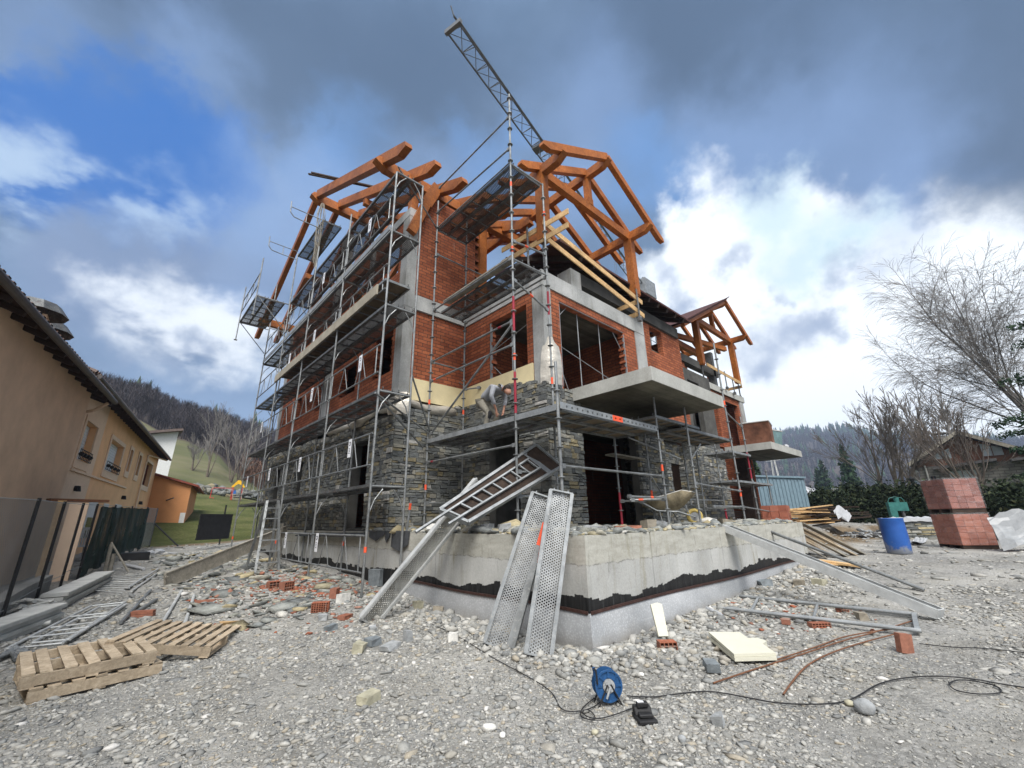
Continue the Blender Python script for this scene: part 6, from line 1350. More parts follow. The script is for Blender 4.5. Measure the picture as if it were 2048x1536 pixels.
def teal():
    flat('teal_paint', (.03, .13, .115), .5, var=.3, sc_=8); flat('beige_paint', (.45, .43, .36), .6)
    p = at(1795, 1052, 1, 4.4); p = onTz(1796, 24.5); p.z -= .1; t = thing('block_splitter', tuple(p), 'green C-framed splitting machine with a beige motor box behind the blue drum', 'machine')
    u = Vector((.55, -.83, 0)).normalized(); v = Vector((.83, .55, 0)); Q = lambda a, b, c: p+u*a+v*b+Vector((0, 0, c))
    def bx_(n_, a0, a1, b0, b1, c0, c1, mt): m = MB(); m.prism([Q(a0, b0, c0), Q(a1, b0, c0), Q(a1, b1, c0), Q(a0, b1, c0)], (0, 0, c1-c0)); m.build(n_, M[mt], t)
    bx_('column', -.40, -.10, -.12, .12, .55, 1.78, 'teal_paint'); bx_('head', -.10, .42, -.12, .12, 1.35, 1.78, 'teal_paint'); bx_('table', -.5, .5, -.2, .2, .40, .55, 'steel_dark'); bx_('base', -.4, .4, -.18, .18, 0, .40, 'teal_paint')
    bx_('motor_box', -1.05, -.60, -.2, .1, .70, 1.0, 'beige_paint'); bx_('motor_stand', -.95, -.70, -.15, .05, 0, .70, 'teal_paint')
    m = MB(); m.tube(Q(.2, 0, 1.35), Q(.2, 0, .75), .07, 12); m.tube(Q(.2, 0, .85), Q(.2, 0, .70), .11, 12); m.build('ram', M['steel_dark'], t)
    m = MB(); m.tube(Q(.05, 0, 1.78), Q(.05, 0, 2.0), .11, 14); m.path([Q(-.35, 0, 1.78), Q(-.25, 0, 1.98), Q(.0, 0, 2.05), Q(.3, 0, 1.98), Q(.4, 0, 1.8)], .015, 6); m.build('gauge_housing', M['teal_paint'], t); t.scale = (.82, .82, .82)
teal()
def bales():
    # stacked slate stone in crates with white sheeting over
    for (px0, px1, lb) in [(1777, 1878, 'long stack of flat slate wrapped in white sheeting behind the blue drum')]:
        p0, p1 = at(px0, 1078, 2, .5), at(px1, 1078, 2, .5); t = thing('stone_stack', tuple((p0+p1)/2), lb, 'stone stack'); d = (p1-p0); L_ = d.length; d.normalize(); w = Vector((-d.y, d.x, 0))
        m = MB(); z = .45
        while z < 1.22:
            h = random.uniform(.04, .09); s_ = 0
            while s_ < L_: l = random.uniform(.15, .5); q = p0+d*s_; m.add([q+w*a+d*b+Vector((0, 0, c-q.z)) for a, b, c in [(random.uniform(-.03, .03), .01, z), (0, l, z), (.7, l, z), (.7, 0, z), (random.uniform(-.03, .03), .01, z+h-.008), (0, l, z+h-.008), (.7, l, z+h-.008), (.7, 0, z+h-.008)]], [(3, 2, 1, 0), (4, 5, 6, 7), (0, 1, 5, 4), (1, 2, 6, 5), (2, 3, 7, 6), (3, 0, 4, 7)]); s_ += l+.01
            z += h
        m.build('slate_slabs', M['stone_slab'], t)
        m = MB(); vs = []; K = 14
        for i in range(K+1):
            q = p0+d*L_*i/K
            for j, (a, c) in enumerate([(-.06, 1.12+random.uniform(-.05, .05)), (-.05, 1.26), (.3, 1.30+random.uniform(-.02, .04)), (.75, 1.25)]): vs.append(tuple(Vector((q.x, q.y, 0))+w*a+Vector((0, 0, c))))
        m.add(vs, [(i*4+j, (i+1)*4+j, (i+1)*4+j+1, i*4+j+1) for i in range(K) for j in range(3)]); m.build('white_sheet', M['plastic_white'], t)
bales()
m = MB(); p0 = at(1760, 1084, 2, .42)
for k in range(70): m.rock((p0.x+random.gauss(.8, .8), p0.y+random.gauss(.5, .4), .48+abs(random.gauss(.12, .12))), random.uniform(.08, .16), random.uniform(.06, .12), random.uniform(.03, .07), random.uniform(0, 3))
tag(solo(m, 'stone_heap', M['stone_grey'], 'heap of grey building stones between the earth bank and the blue drum', 'stone heap'), kind='stuff')
m = MB()
for (a, b, k_) in [((1688, 1073), (1752, 1065), .2), ]:
    p0 = gp(*a); 
    for k in range(6): q = p0+Vector((k*.28, -k*.12, .03)); m.rock(q, .3, .16, .03, k)
solo(m, 'white_scraps', M['plastic_white'], 'white foam scraps scattered on the earth before the bank', 'scraps')
tarp([gp(1820, 1092, .05), gp(1858, 1085, .05), gp(1850, 1078, .05), gp(1825, 1084, .05)], 'flattened white foam bag on the ground right of the drum', 'plastic_white', 'foam_bag', 'bag', 7, .05, 6)
def boards(prs, mat, label, w=.2, th=.03, nm='board_pile', cat='boards', dz=.03):
    m = MB()
    for i, (a, b) in enumerate(prs): m.bar(a, b, w, th)
    return solo(m, nm, M[mat], label, cat)
random.seed(3)
for i in range(5):
    a = at(1612+7*i, 1050, 2, ZT+.05)*1; a = Vector((14.1+.1*i, 4.6-.22*i, 1.25)); b = Vector((14.7+.35*i, 3.35-.16*i, g(14.7, 3.3)+.03)); boards([(a, b)], 'timber_pallet' if i % 2 else 'timber_grey', ['first', 'second', 'third', 'fourth', 'fifth'][i]+' shuttering board leaning on the end of the terrace, counted from the wall', .2, .025, 'shuttering_board', 'board')
boards([(gp(1615, 1130, .05), gp(1700, 1135, .05)), (gp(1640, 1128, .08), gp(1725, 1140, .08))], 'timber_fresh', 'two pale planks lying on the ground beyond the pipe bundle', .28, .04)
for k, (px, py, L_, mt, lb) in enumerate([(1700, 1046, 3.0, 'timber_fresh', 'untidy pile of pale boards on the bank'), (1740, 1040, 3.2, 'timber_brown', 'stack of dark formwork beams behind the board pile')]):
    c_ = Vector((19.2, 4.7, 1.2)) if k == 0 else Vector((20.8, 4.3, 1.2)); m = MB()
    for i in range(14): a = random.uniform(-.2, .2)+.3; d = Vector((math.cos(a-.6), math.sin(a-.6), random.uniform(-.02, .05)))*L_/2; q = Vector((c_.x+random.uniform(-.4, .4), c_.y+random.uniform(-.4, .4), 1.15+.045*i)); m.bar(q-d, q+d, .14, .035)
    solo(m, 'board_pile' if k == 0 else 'formwork_stack', M[mt], lb, 'boards')
tarp([(18.9, 3.7, 1.25), (19.5, 3.4, 1.25), (19.5, 3.5, 1.65), (19.0, 3.8, 1.6)], 'crumpled white plastic bag on the board pile', 'plastic_white', 'plastic_bag', 'bag', 9, .1, 6)
pack(Vector((17.6, 5.2, 1.08)), .2, 5, 3, 3, .3, .25, .2, 'pack of bright orange bricks under white film just past the terrace', 'pack_brick_bright', film=False)
m = MB(); 
for i in range(5): m.bar((21+i*.1, 8.6, 1.25+.1*i), (27, 6.4, 1.25+.1*i), .5, .06)
solo(m, 'formwork_stack', M['timber_brown'], 'low dark stack of formwork panels behind the terrace', 'panels')
flat('container_blue', (.17, .24, .28), .5, var=.15)
cn = thing('site_container', (27.5, 9.2, 1.2), 'pale blue metal site container behind the far scaffold', 'container', rz=-.35)
m = MB(); m.box((-3, -1.2, 0), (3, 1.2, 2.3)); m.build('shell', M['container_blue'], cn, local=True)
m = MB(); [m.box((-3+.3*i, -1.24, .1), (-2.87+.3*i, -1.2, 2.2)) for i in range(20)]; m.box((-3.05, -1.3, 2.3), (3.05, 1.3, 2.4)); m.build('ribbed_panel', M['container_blue'], cn, local=True)
# steel skips on the far balcony
def skip(c, rz, s_, label, mat):
    t = thing('steel_skip', tuple(c), label, 'skip', rz=rz); m = MB(); a, b, h = s_
    lo = [(-a*.62, -b, 0), (a*.62, -b, 0), (a*.62, b, 0), (-a*.62, b, 0)]; hi = [(-a, -b, h), (a, -b, h), (a, b, h), (-a, b, h)]
    m.add(lo+hi, [(3, 2, 1, 0), (0, 1, 5, 4), (1, 2, 6, 5), (2, 3, 7, 6), (3, 0, 4, 7)]); o = m.build('tub', M[mat], t, local=True); o.modifiers.new('s', 'SOLIDIFY').thickness = .03
    m = MB(); m.path([hi[0], hi[1], hi[2], hi[3], hi[0]], .03, 6); m.build('rim', M['galv_dusty'], t, local=True)
    m = MB(); m.path([(-.2, 0, h), (0, 0, h+.12), (.2, 0, h)], .02, 6); m.build('lifting_lug', M['steel_dark'], t, local=True)
flat('rust_red', (.17, .075, .045), .8, var=.5, sc_=3); flat('faded_teal', (.12, .19, .19), .7, var=.3, sc_=4)
skip(Vector((20.9, 6.3, 4.45)), .2, (.72, .55, .95), 'rusty brown steel skip at the left end of the far balcony', 'rust_red'); skip(Vector((22.3, 6.5, 4.45)), -.25, (.62, .55, .8), 'faded teal skip beside the rusty one on the far balcony', 'faded_teal')
tarp([(22.9, 5.8, 4.5), (23.3, 5.8, 4.5), (23.3, 6.1, 4.5), (22.9, 6.1, 4.5)], 'small white sack on the far balcony edge', 'plastic_white', 'sack', 'sack', 3, .1, 5)
# ------------------------------------------------------------------ tower crane
def crane():
    flat('crane_grey', (.13, .14, .15), .6, var=.2)
    A, B = Vector((6.79, 10.67, 22.0)), Vector((32.4, 17.05, 22.0)); d = (B-A).normalized(); s = Vector((-d.y, d.x, 0)); up = Vector((0, 0, 1))
    t = thing('tower_crane', (32.4, 17.05, 1.2), 'grey lattice tower crane whose jib reaches up over the unfinished roof', 'crane')
    m = MB(); L_ = (B-A).length; nb = 26; w, h = .36, .72
    c1, c2, top = (lambda q: A+d*q+s*w-up*h*.4), (lambda q: A+d*q-s*w-up*h*.4), (lambda q: A+d*q+up*h*.6)
    for f in (c1, c2): m.tube(f(0), f(L_), .045, 6)
    m.tube(top(0), top(L_), .05, 6)
    for i in range(nb):
        q0, q1, qm = L_*i/nb, L_*(i+1)/nb, L_*(i+.5)/nb
        for f in (c1, c2): m.tube(f(q0), top(qm), .022, 5); m.tube(top(qm), f(q1), .022, 5)
        m.tube(c1(q0), c2(q0), .02, 5); m.tube(c1(q0), c2(q1), .016, 5)
    m.bar(c1(0)+s*.08, c2(0)-s*.08, .16, .22); m.tube(top(0), top(0)+up*.35-d*.2, .03, 6); m.build('jib', M['crane_grey'], t)
    m = MB(); q = L_*.28; m.bar(c1(q)-up*.1, c2(q)-up*.1, .5, .15); m.tube(A+d*q-up*.3, A+d*q-up*.9, .02, 5); m.build('trolley', M['crane_grey'], t)
    m = MB()
    for q in (L_*.72, L_*.735): m.tube(A+d*q-up*.4, A+d*q-up*9, .012, 5)
    m.build('hoist_cable', M['crane_grey'], t)
    m = MB(); cx = B
    for (a, b) in ((-.5, -.5), (.5, -.5), (.5, .5), (-.5, .5)): m.tube((cx.x+a, cx.y+b, 1.2), (cx.x+a, cx.y+b, 22.5), .07, 6)
    for k in range(21):
        z = 1.2+k; 
        for (a, b, a2, b2) in ((-.5, -.5, .5, -.5), (.5, -.5, .5, .5), (.5, .5, -.5, .5), (-.5, .5, -.5, -.5)): m.tube((cx.x+a, cx.y+b, z), (cx.x+a2, cx.y+b2, z+1), .03, 5)
    m.build('mast', M['crane_grey'], t)
    m = MB(); m.box((cx.x-.9, cx.y-.9, 20.6), (cx.x+.9, cx.y+.9, 22.2)); m.build('slewing_unit', M['steel_light'], t)
    m = MB(); m.bar(B, B+d*7, .7, .5); m.box(tuple(B+d*5.5-Vector((.8, .8, 1.6))), tuple(B+d*5.5+Vector((.8, .8, 0)))); m.build('counter_jib', M['crane_grey'], t)
crane()
# ------------------------------------------------------------------ house on the left
def pl(u, n_): v = Vector((.16453*u-.98637*n_, .98637*u+.16453*n_, 0)); return v
def HP(u, n_, z): v = pl(u, n_); return Vector((v.x, v.y, z))
flat('stucco_brown', (.68, .485, .33), .95, var=.12, sc_=1.5, bump=.15); flat('stucco_orange', (.78, .47, .25), .95, var=.10, sc_=1.2, bump=.15); flat('stucco_pale', (.72, .54, .39), .95, var=.06); flat('stucco_deep', (.52, .24, .10), .95, var=.12, sc_=1)
flat('white_wall', (.60, .60, .58), .9, var=.08); flat('shutter', (.62, .66, .68), .6, var=.05); flat('glass_dark', (.02, .022, .025), .15); flat('eave_wood', (.045, .03, .025), .8); flat('gutter', (.10, .09, .085), .5, metal=.3); flat('red_wood', (.20, .05, .03), .6)
def tile_mat():
    n_ = mk('roof_tile', rough=.85); c_ = n_.ramp(n_.isl, [(0, (.10, .065, .05)), (.4, (.16, .10, .08)), (.7, (.13, .11, .10)), (1, (.22, .15, .12))]); n_.col(n_.mix(.7, c_, n_.ramp(n_.noise(5, 5), [(.3, .5), (.7, 1.2)]), 'MULTIPLY'))
tile_mat()
def hwall(m, n_, u0, u1, z0, z1, holes=(), th=.3):
    us = sorted({u0, u1, *[h[0] for h in holes], *[h[1] for h in holes]}); zs = sorted({z0, z1, *[h[2] for h in holes], *[h[3] for h in holes]})
    sol = lambda i, j: 0 <= i < len(us)-1 and 0 <= j < len(zs)-1 and not any(h[0] < (us[i]+us[i+1])/2 < h[1] and h[2] < (zs[j]+zs[j+1])/2 < h[3] for h in holes)
    for i in range(len(us)-1):
        for j in range(len(zs)-1):
            if not sol(i, j): continue
            a, b, e, f = us[i], us[i+1], zs[j], zs[j+1]
            m.quad(HP(a, n_, e), HP(b, n_, e), HP(b, n_, f), HP(a, n_, f))
            for c_, (p, q) in (((i-1, j), ((a, e), (a, f))), ((i+1, j), ((b, e), (b, f))), ((i, j-1), ((a, e), (b, e))), ((i, j+1), ((a, f), (b, f)))):
                if not sol(*c_): m.quad(HP(p[0], n_, p[1]), HP(q[0], n_, q[1]), HP(q[0], n_+th, q[1]), HP(p[0], n_+th, p[1]))
def lhouse():
    t = thing('terraced_house', tuple(HP(26, 6, 0)), 'orange and brown rendered two storey house with dark eaves at the left edge', 'house')
    sc7 = .692
    W_ = [(19.45, 20.95, 3.65, 4.95), (23.3, 25.9, 3.70, 4.95), (27.45, 28.1, 4.05, 5.1), (29.95, 30.7, 4.1, 5.15), (32.7, 35.0, 3.8, 5.15)]
    m = MB(); hwall(m, 4.0, -6, 17.0, -.6, 5.6); m.quad(HP(17, 4.0, -.6), HP(17, 12, -.6), HP(17, 12, 5.6), HP(17, 4.0, 5.6)); m.quad(HP(-6, 4, -.6), HP(-6, 12, -.6), HP(-6, 12, 5.6), HP(-6, 4, 5.6)); m.build('near_wall', M['stucco_brown'], t)['label'] = 'blank brown wall of the nearer part'
    m = MB(); hwall(m, 4.5, 15, 37.0, -.6, 6.0, W_); m.quad(HP(37, 4.5, -.6), HP(37, 12, -.6), HP(37, 12, 6), HP(37, 4.5, 6)); m.build('far_wall', M['stucco_orange'], t)
    m = MB(); hwall(m, 4.495, 15, 21.9, -.6, 6.0, [W_[0]], .02); m.build('pale_panel', M['stucco_pale'], t)
    for i, (a, b, e, f) in enumerate(W_):
        m = MB(); k = .16; n0, n1 = 4.46, 4.5
        for (x0, x1, z0, z1) in ((a-k, a, e-.28, f+k), (b, b+k, e-.28, f+k), (a, b, f, f+k), (a, b, e-.28, e)):
            m.prism([HP(x0, n0, z0), HP(x1, n0, z0), HP(x1, n1-.001, z0), HP(x0, n1-.001, z0)], (0, 0, z1-z0))
        w_ = m.build('window_surround', M['stucco_pale'], t)
        m = MB(); m.quad(HP(a, 4.72, e), HP(b, 4.72, e), HP(b, 4.72, f), HP(a, 4.72, f)); m.build('pane' if i > 1 else 'shutter', M['shutter' if i < 2 else 'glass_dark'], w_)
        if i < 2:
            m = MB()
            for k2 in range(12): z = e+(f-e)*k2/12; m.prism([HP(a, 4.70, z), HP(b, 4.70, z), HP(b, 4.72, z), HP(a, 4.72, z)], (0, 0, (f-e)/12*.85))
            m.build('slats', M['shutter'], w_)
            m = MB()
            for z in (e+.02, e+.33): m.tube(HP(a, 4.42, z), HP(b, 4.42, z), .014, 6)
            for k2 in range(9): x = a+(b-a)*k2/8; m.tube(HP(x, 4.42, e+.02), HP(x, 4.42, e+.33), .009, 5)
            for k2 in range(4): x = a+(b-a)*(k2+.5)/4; m.tube(HP(x-.05, 4.42, e+.18), HP(x+.05, 4.42, e+.18), .07, 8)
            m.build('window_railing', M['black_rubber'], w_)
        else:
            m = MB(); m.bar(HP(a+.04, 4.7, e), HP(a+.04, 4.7, f), .07, .05, up=(0, 1, 0)); m.bar(HP(b-.04, 4.7, e), HP(b-.04, 4.7, f), .07, .05, up=(0, 1, 0)); m.bar(HP((a+b)/2, 4.7, e), HP((a+b)/2, 4.7, f), .06, .05, up=(0, 1, 0)); m.bar(HP(a, 4.7, e+.03), HP(b, 4.7, e+.03), .06, .07); m.build('window_frame', M['red_wood'], w_)
    m = MB(); m.bar(HP(19.2, 4.47, 3.28), HP(28.5, 4.47, 3.32), .05, .07); m.build('string_course', M['stucco_pale'], t)
    for (u, z) in ((20.3, 2.75), (28.3, 2.85), (33.5, 2.8)):
        m = MB(); m.tube(HP(u, 4.5, z), HP(u, 4.40, z), .09, 12); m.tube(HP(u, 4.38, z-.10), HP(u, 4.38, z+.08), .07, 10, r2=.03); m.build('wall_lamp', M['black_rubber'], t)
    for (a, b, z0, z1) in ((18.9, 20.7, 1.6, 2.35), (22.6, 23.9, 1.1, 2.5), (25.0, 25.9, 1.1, 2.45), (27.2, 28.6, 1.1, 2.5), (33.4, 34.4, 1.1, 2.4)):
        m = MB(); m.prism([HP(a, 4.47, z0), HP(b, 4.47, z0), HP(b, 4.499, z0), HP(a, 4.499, z0)], (0, 0, z1-z0)); s_ = m.build('pale_surround', M['white_wall' if a > 20 else 'stucco_pale'], t)
        if a > 20: m = MB(); m.quad(HP(a+.25, 4.465, z0), HP(b-.25, 4.465, z0), HP(b-.25, 4.465, z0+.75), HP(a+.25, 4.465, z0+.75)); m.build('pane', M['glass_dark'], s_)
    # roofs
    def roofp(u0, u1, ne, ze, nm):
        m = MB(); sl_ = .36; nr = 9.5
        m.prism([HP(u0, ne, ze), HP(u1, ne, ze), HP(u1, nr, ze+sl_*(nr-ne)), HP(u0, nr, ze+sl_*(nr-ne))], (0, 0, .10)); r_ = m.build('roof', M['eave_wood'], t)
        m = MB(); m.tube(HP(u0, ne-.05, ze+.02), HP(u1, ne-.05, ze+.02), .075, 10); m.build('gutter', M['gutter'], r_)
        m = MB(); u = u0
        while u < u1-.1:
            for k in range(9):
                n0 = ne+.02+k*.42; 
                if n0 > nr: break
                a, b = HP(u, n0, ze+.12+sl_*(n0-ne)), HP(u, n0+.46, ze+.13+sl_*(n0+.46-ne)); m.tube(a, b, .095, 6, r2=.075, cap=False)
            u += .21
        m.build('roof_tiles', M['roof_tile'], r_)
        m = MB(); u = u0+.3
        while u < u1: m.bar(HP(u, ne+.02, ze-.06), HP(u, ne+1.0, ze-.06+.36), .08, .10); u += .6
        m.build('rafter_ends', M['eave_wood'], r_)
    roofp(-6, 17.7, 3.62, 5.25, 'near'); roofp(16.9, 37.6, 3.98, 5.82, 'far')
    for (u, n_) in ((14.6, 4.9), (16.0, 5.1)):
        m = MB(); b = HP(u, n_, 5.75); m.box(tuple(b-Vector((.25, .25, 0))), tuple(b+Vector((.25, .25, .9)))); c_ = m.build('chimney', M['stucco_brown'], t)
        m = MB(); m.lathe([(.62, .95), (.42, 1.22), (0, 1.24)], b, 10); m.tube(b+Vector((.2, 0, .85)), b+Vector((.2, 0, 1.1)), .03, 6); m.build('cowl', M['steel_dark'], c_)
    m = MB(); b = HP(30, 6.5, 6.6); m.lathe([(.25, 0), (.25, .35), (.5, .4), (.2, .6), (0, .62)], b, 10); m.build('chimney', M['steel_dark'], t)
    m = MB(); m.path([HP(17.6, 3.7, 5.2), HP(17.7, 4.0, 4.95), HP(17.9, 4.42, 4.85)], .05, 8); m.build('downpipe', M['stucco_pale'], t); m = MB(); m.path([HP(37.2, 4.1, 5.75), HP(33, 4.42, 5.5), HP(32.1, 4.42, 5.4), HP(32.1, 4.42, .2)], .045, 8); m.build('downpipe', M['stucco_pale'], t)
    # small annex
    a = thing('annex_house', tuple(HP(43, 4.5, 0)), 'small deep orange annex with a lean-to roof at the end of the house', 'annex')
    m = MB(); A_ = [HP(37.05, 4.6, -.3), HP(37.05, 2.4, -.3), HP(44, 2.4, -.3), HP(44, 4.6, -.3)]
    pts = [at(300, 1010, 0, 0)]
    m.add([A_[0], A_[1], A_[2], A_[3], HP(37.05, 4.6, 4.75), HP(37.05, 2.4, 4.1), HP(44, 2.4, 4.1), HP(44, 4.6, 4.75)], [(3, 2, 1, 0), (4, 5, 6, 7), (0, 1, 5, 4), (1, 2, 6, 5), (2, 3, 7, 6), (3, 0, 4, 7)]); m.build('wall', M['stucco_deep'], a)
    m = MB(); m.prism([HP(36.8, 4.9, 4.86), HP(36.8, 2.0, 4.0), HP(44.3, 2.0, 4.0), HP(44.3, 4.9, 4.86)], (0, 0, .12)); m.tube(HP(36.9, 1.97, 3.98), HP(44.3, 1.97, 3.98), .07, 8); m.build('roof', M['red_wood'], a)
    m = MB(); m.quad(HP(37.03, 2.42, -.3), HP(37.03, 2.7, -.3), HP(37.03, 2.7, 2.3), HP(37.03, 2.42, 2.3)); m.build('corner_pilaster', M['white_wall'], a); m = MB(); m.tube(HP(37.0, 3.6, 3.1), HP(36.6, 3.2, 3.25), .04, 6); m.build('flagpole_bracket', M['steel_dark'], a)
    w = thing('white_house', tuple(HP(60, 9, 0)), 'white gabled wall of a house behind the orange one', 'house'); m = MB()
    P4 = [at(px, py, 1, 58) for px, py in ((296, 870), (358, 862), (342, 950), (300, 955))]; base = [Vector((P4[0].x, 58, 0)), Vector((P4[1].x-.2, 58, 0)), P4[1], P4[0]]
    m.prism(base, (0, 8, 0)); m.build('wall', M['white_wall'], w); m = MB(); m.bar(P4[0]+Vector((-.5, 3.5, .1)), P4[1]+Vector((.3, 3.5, .1)), 8.5, .25); m.build('roof', M['roof_tile'], w)
lhouse()
# ------------------------------------------------------------------ fences on the left
def chain_mat():
    n_ = mk('chain_link', rough=.5, metal=.6); n_.col((.16, .17, .165)); x = n_.sep(n_.pos); s_ = n_.math('ADD', x[0], x[1]); a = n_.math('FRACT', n_.math('MULTIPLY', n_.math('ADD', s_, x[2]), 18)); b = n_.math('FRACT', n_.math('MULTIPLY', n_.math('SUBTRACT', s_, x[2]), 18))
    w = n_.math('MAXIMUM', n_.math('LESS_THAN', a, .06), n_.math('LESS_THAN', b, .06)); n_.alpha(w)
    g_ = mk('grey_netting', rough=.9); g_.col(g_.ramp(g_.noise(3, 5), [(.3, (.24, .24, .23)), (.7, (.34, .34, .33))])); x = g_.sep(g_.pos); s_ = g_.math('ADD', x[0], x[1]); a = g_.math('FRACT', g_.math('MULTIPLY', g_.math('ADD', s_, x[2]), 16)); b = g_.math('FRACT', g_.math('MULTIPLY', g_.math('SUBTRACT', s_, x[2]), 16)); w = g_.math('MAXIMUM', g_.math('LESS_THAN', a, .22), g_.math('LESS_THAN', b, .22)); g_.alpha(g_.math('MAXIMUM', n_.math('MULTIPLY', 0, 0) if False else w, .16))
    q = mk('green_netting', rough=.85); st = q.noise(1, 5, .6, q.comb(q.math('MULTIPLY', q.math('ADD', q.sep(q.pos)[0], q.sep(q.pos)[1]), 3.5), q.math('MULTIPLY', q.sep(q.pos)[2], .5), 0)); q.col(q.ramp(st, [(.3, (.003, .014, .011)), (.7, (.008, .034, .026))])); q.alpha(q.ramp(q.noise(2.0, 5, .6), [(.4, .97), (.66, .82)]))
chain_mat()
FB = [(-1.35, 7.6), (-.85, 9.7), (-.68, 11.6), (-.5, 13.6), (-.3, 15.2), (.05, 17.6), (.5, 20.4), (1.05, 23.2), (1.5, 25.3)]
fz = lambda i: g(*FB[i])
ft = [1.86, 1.90, 1.93, 1.98, 2.02, 2.08, 2.14, 2.2, 2.22]
fe = thing('site_fence', (-.5, 14, .2), 'wire site fence with grey and green netting between the site and the orange house', 'fence')
for i, (x, y) in enumerate(FB):
    m = MB(); m.tube((x, y, fz(i)-.1), (x, y, ft[i]+.03), .024, 8); m.build('post', M['black_rubber'], fe)
m = MB(); m.tube((FB[8][0], FB[8][1], 1.6), (FB[8][0]+1.0, FB[8][1]-1.9, .5), .03, 6); m.build('stay', M['black_rubber'], fe)
def panel(i0, i1, mat, nm, z0f=0, z1f=1, off=0, lab=None):
    m = MB()
    for i in range(i0, i1):
        a, b = FB[i], FB[i+1]; m.quad((a[0]+off, a[1], fz(i)+(ft[i]-fz(i))*z0f), (b[0]+off, b[1], fz(i+1)+(ft[i+1]-fz(i+1))*z0f), (b[0]+off, b[1], fz(i+1)+(ft[i+1]-fz(i+1))*z1f), (a[0]+off, a[1], fz(i)+(ft[i]-fz(i))*z1f))
    return m.build(nm, M[mat], fe)
FB = [(-1.9, 5.0)]+FB; ft = [1.8]+ft
def wavy(i0, i1):
    m = MB(); vs = []; K = 0; R = 8
    for i in range(i0, i1):
        for s_ in range(24 if i < i1-1 else 25):
            t_ = s_/24; x = FB[i][0]*(1-t_)+FB[i+1][0]*t_; y = FB[i][1]*(1-t_)+FB[i+1][1]*t_; z0 = fz(i)*(1-t_)+fz(i+1)*t_+.10+.05*math.sin(y*4); z1 = ft[i]*(1-t_)+ft[i+1]*t_-.02-.03*abs(math.sin(y*2.6)); K += 1
            for r in range(R+1): f = r/R; vs.append((x+.05+.025*math.sin(y*9+f*2)+.015*math.sin(y*23+f*5), y, z0*(1-f)+z1*f))
    m.add(vs, [(i*(R+1)+j, (i+1)*(R+1)+j, (i+1)*(R+1)+j+1, i*(R+1)+j+1) for i in range(K-1) for j in range(R)]); m.build('green_netting', M['green_netting'], fe, smooth=True)
panel(0, 4, 'chain_link', 'wire_mesh'); panel(8, 9, 'chain_link', 'wire_mesh'); panel(0, 3, 'grey_netting', 'grey_netting', 0, 1, -.02); panel(8, 9, 'grey_netting', 'grey_netting', .05, 1, .02); wavy(5, 8)
m = MB()
for i in range(0, 9):
    for z in (ft[i],): m.tube((FB[i][0], FB[i][1], ft[i]), (FB[i+1][0], FB[i+1][1], ft[i+1]), .006, 5)
    m.tube((FB[i][0], FB[i][1], fz(i)+.35), (FB[i+1][0], FB[i+1][1], fz(i+1)+.3), .006, 5)
m.build('tension_wire', M['steel_light'], fe)
m = MB(); 
for i in range(0, 4): a, b = FB[i], FB[i+1]; m.prism([(a[0]-.15, a[1], -.3), (b[0]-.15, b[1], -.3), (b[0]-.15, b[1], fz(i+1)+.32), (a[0]-.15, a[1], fz(i)+.32)], (-.2, 0, 0))
solo(m, 'fence_plinth', M['concrete'], 'low concrete kerb wall under the near part of the fence', 'low wall')
m = MB(); m.box((-.78, 14.75, .1), (-.45, 15.1, 2.05)); p_ = thing('gate_pillar', (-.7, 14.9, .1), 'rough plaster gate pillar with a yellow wooden post behind the fence', 'pillar'); m.build('plaster_core', M['stucco_pale'], p_); m = MB(); m.box((-.98, 14.65, .1), (-.84, 14.85, 2.1)); m.build('timber_post', M['timber_fresh'], p_); m = MB(); m.bar((-1.15, 14.8, 2.12), (-.15, 15.3, 2.12), .22, .06); m.build('capping', M['rust'], p_)
ch = thing('garden_chair', (-.55, 19.6, g(-.55, 19.6)), 'white plastic garden chair seen through the green netting', 'chair', rz=.4)
m = MB(); m.box((-.23, -.22, .42), (.23, .22, .46)); m.build('seat', M['plastic_white'], ch, local=True)
m = MB(); [m.box((-.22+.062*i, .2, .46), (-.185+.062*i, .23, .95)) for i in range(8)]; m.box((-.24, .195, .93), (.24, .235, 1.0)); m.build('backrest', M['plastic_white'], ch, local=True)
for a, b in ((-1, -1), (1, -1), (1, 1), (-1, 1)): m = MB(); m.bar((a*.21, b*.2, .42), (a*.25, b*.25, 0), .04, .04, up=(0, 1, 0)); m.build('leg', M['plastic_white'], ch, local=True)
for k in (-1, 1): m = MB(); m.bar((k*.24, -.22, .66), (k*.24, .22, .68), .04, .03); m.bar((k*.24, -.2, .42), (k*.24, -.2, .66), .03, .03, up=(0, 1, 0)); m.build('armrest', M['plastic_white'], ch, local=True)
m = MB(); q = gp(208, 1148); m.tube(q, q+Vector((0, 0, .75)), .045, 8); m.tube(q+Vector((.1, .1, 0)), q+Vector((.1, .1, .5)), .05, 8); m.tube(q+Vector((.5, -.1, 0)), q+Vector((-.02, 0, .8)), .025, 6); solo(m, 'wooden_stakes', M['timber_grey'], 'three weathered stakes standing before the green netting', 'stakes')
tubes('plastic_pipe', [((310, 1106), (400, 1114))], .03, 'thin white plastic pipe lying at the edge of the lawn', 'pipe', 'plastic_white'); tubes('plastic_pipe', [((252, 1133), (287, 1141))], .04, 'short white board scrap near the green netting', 'scrap', 'plastic_white')
for q, lb in ((gp(300, 1112), 'left white crumpled bag at the lawn edge by the fence end'), (gp(318, 1108), 'right white crumpled bag at the lawn edge by the fence end')): m = MB(); m.rock(q+Vector((0, 0, .08)), .2, .15, .12, 1); solo(m, 'rubbish_bag', M['plastic_white'], lb, 'bag')
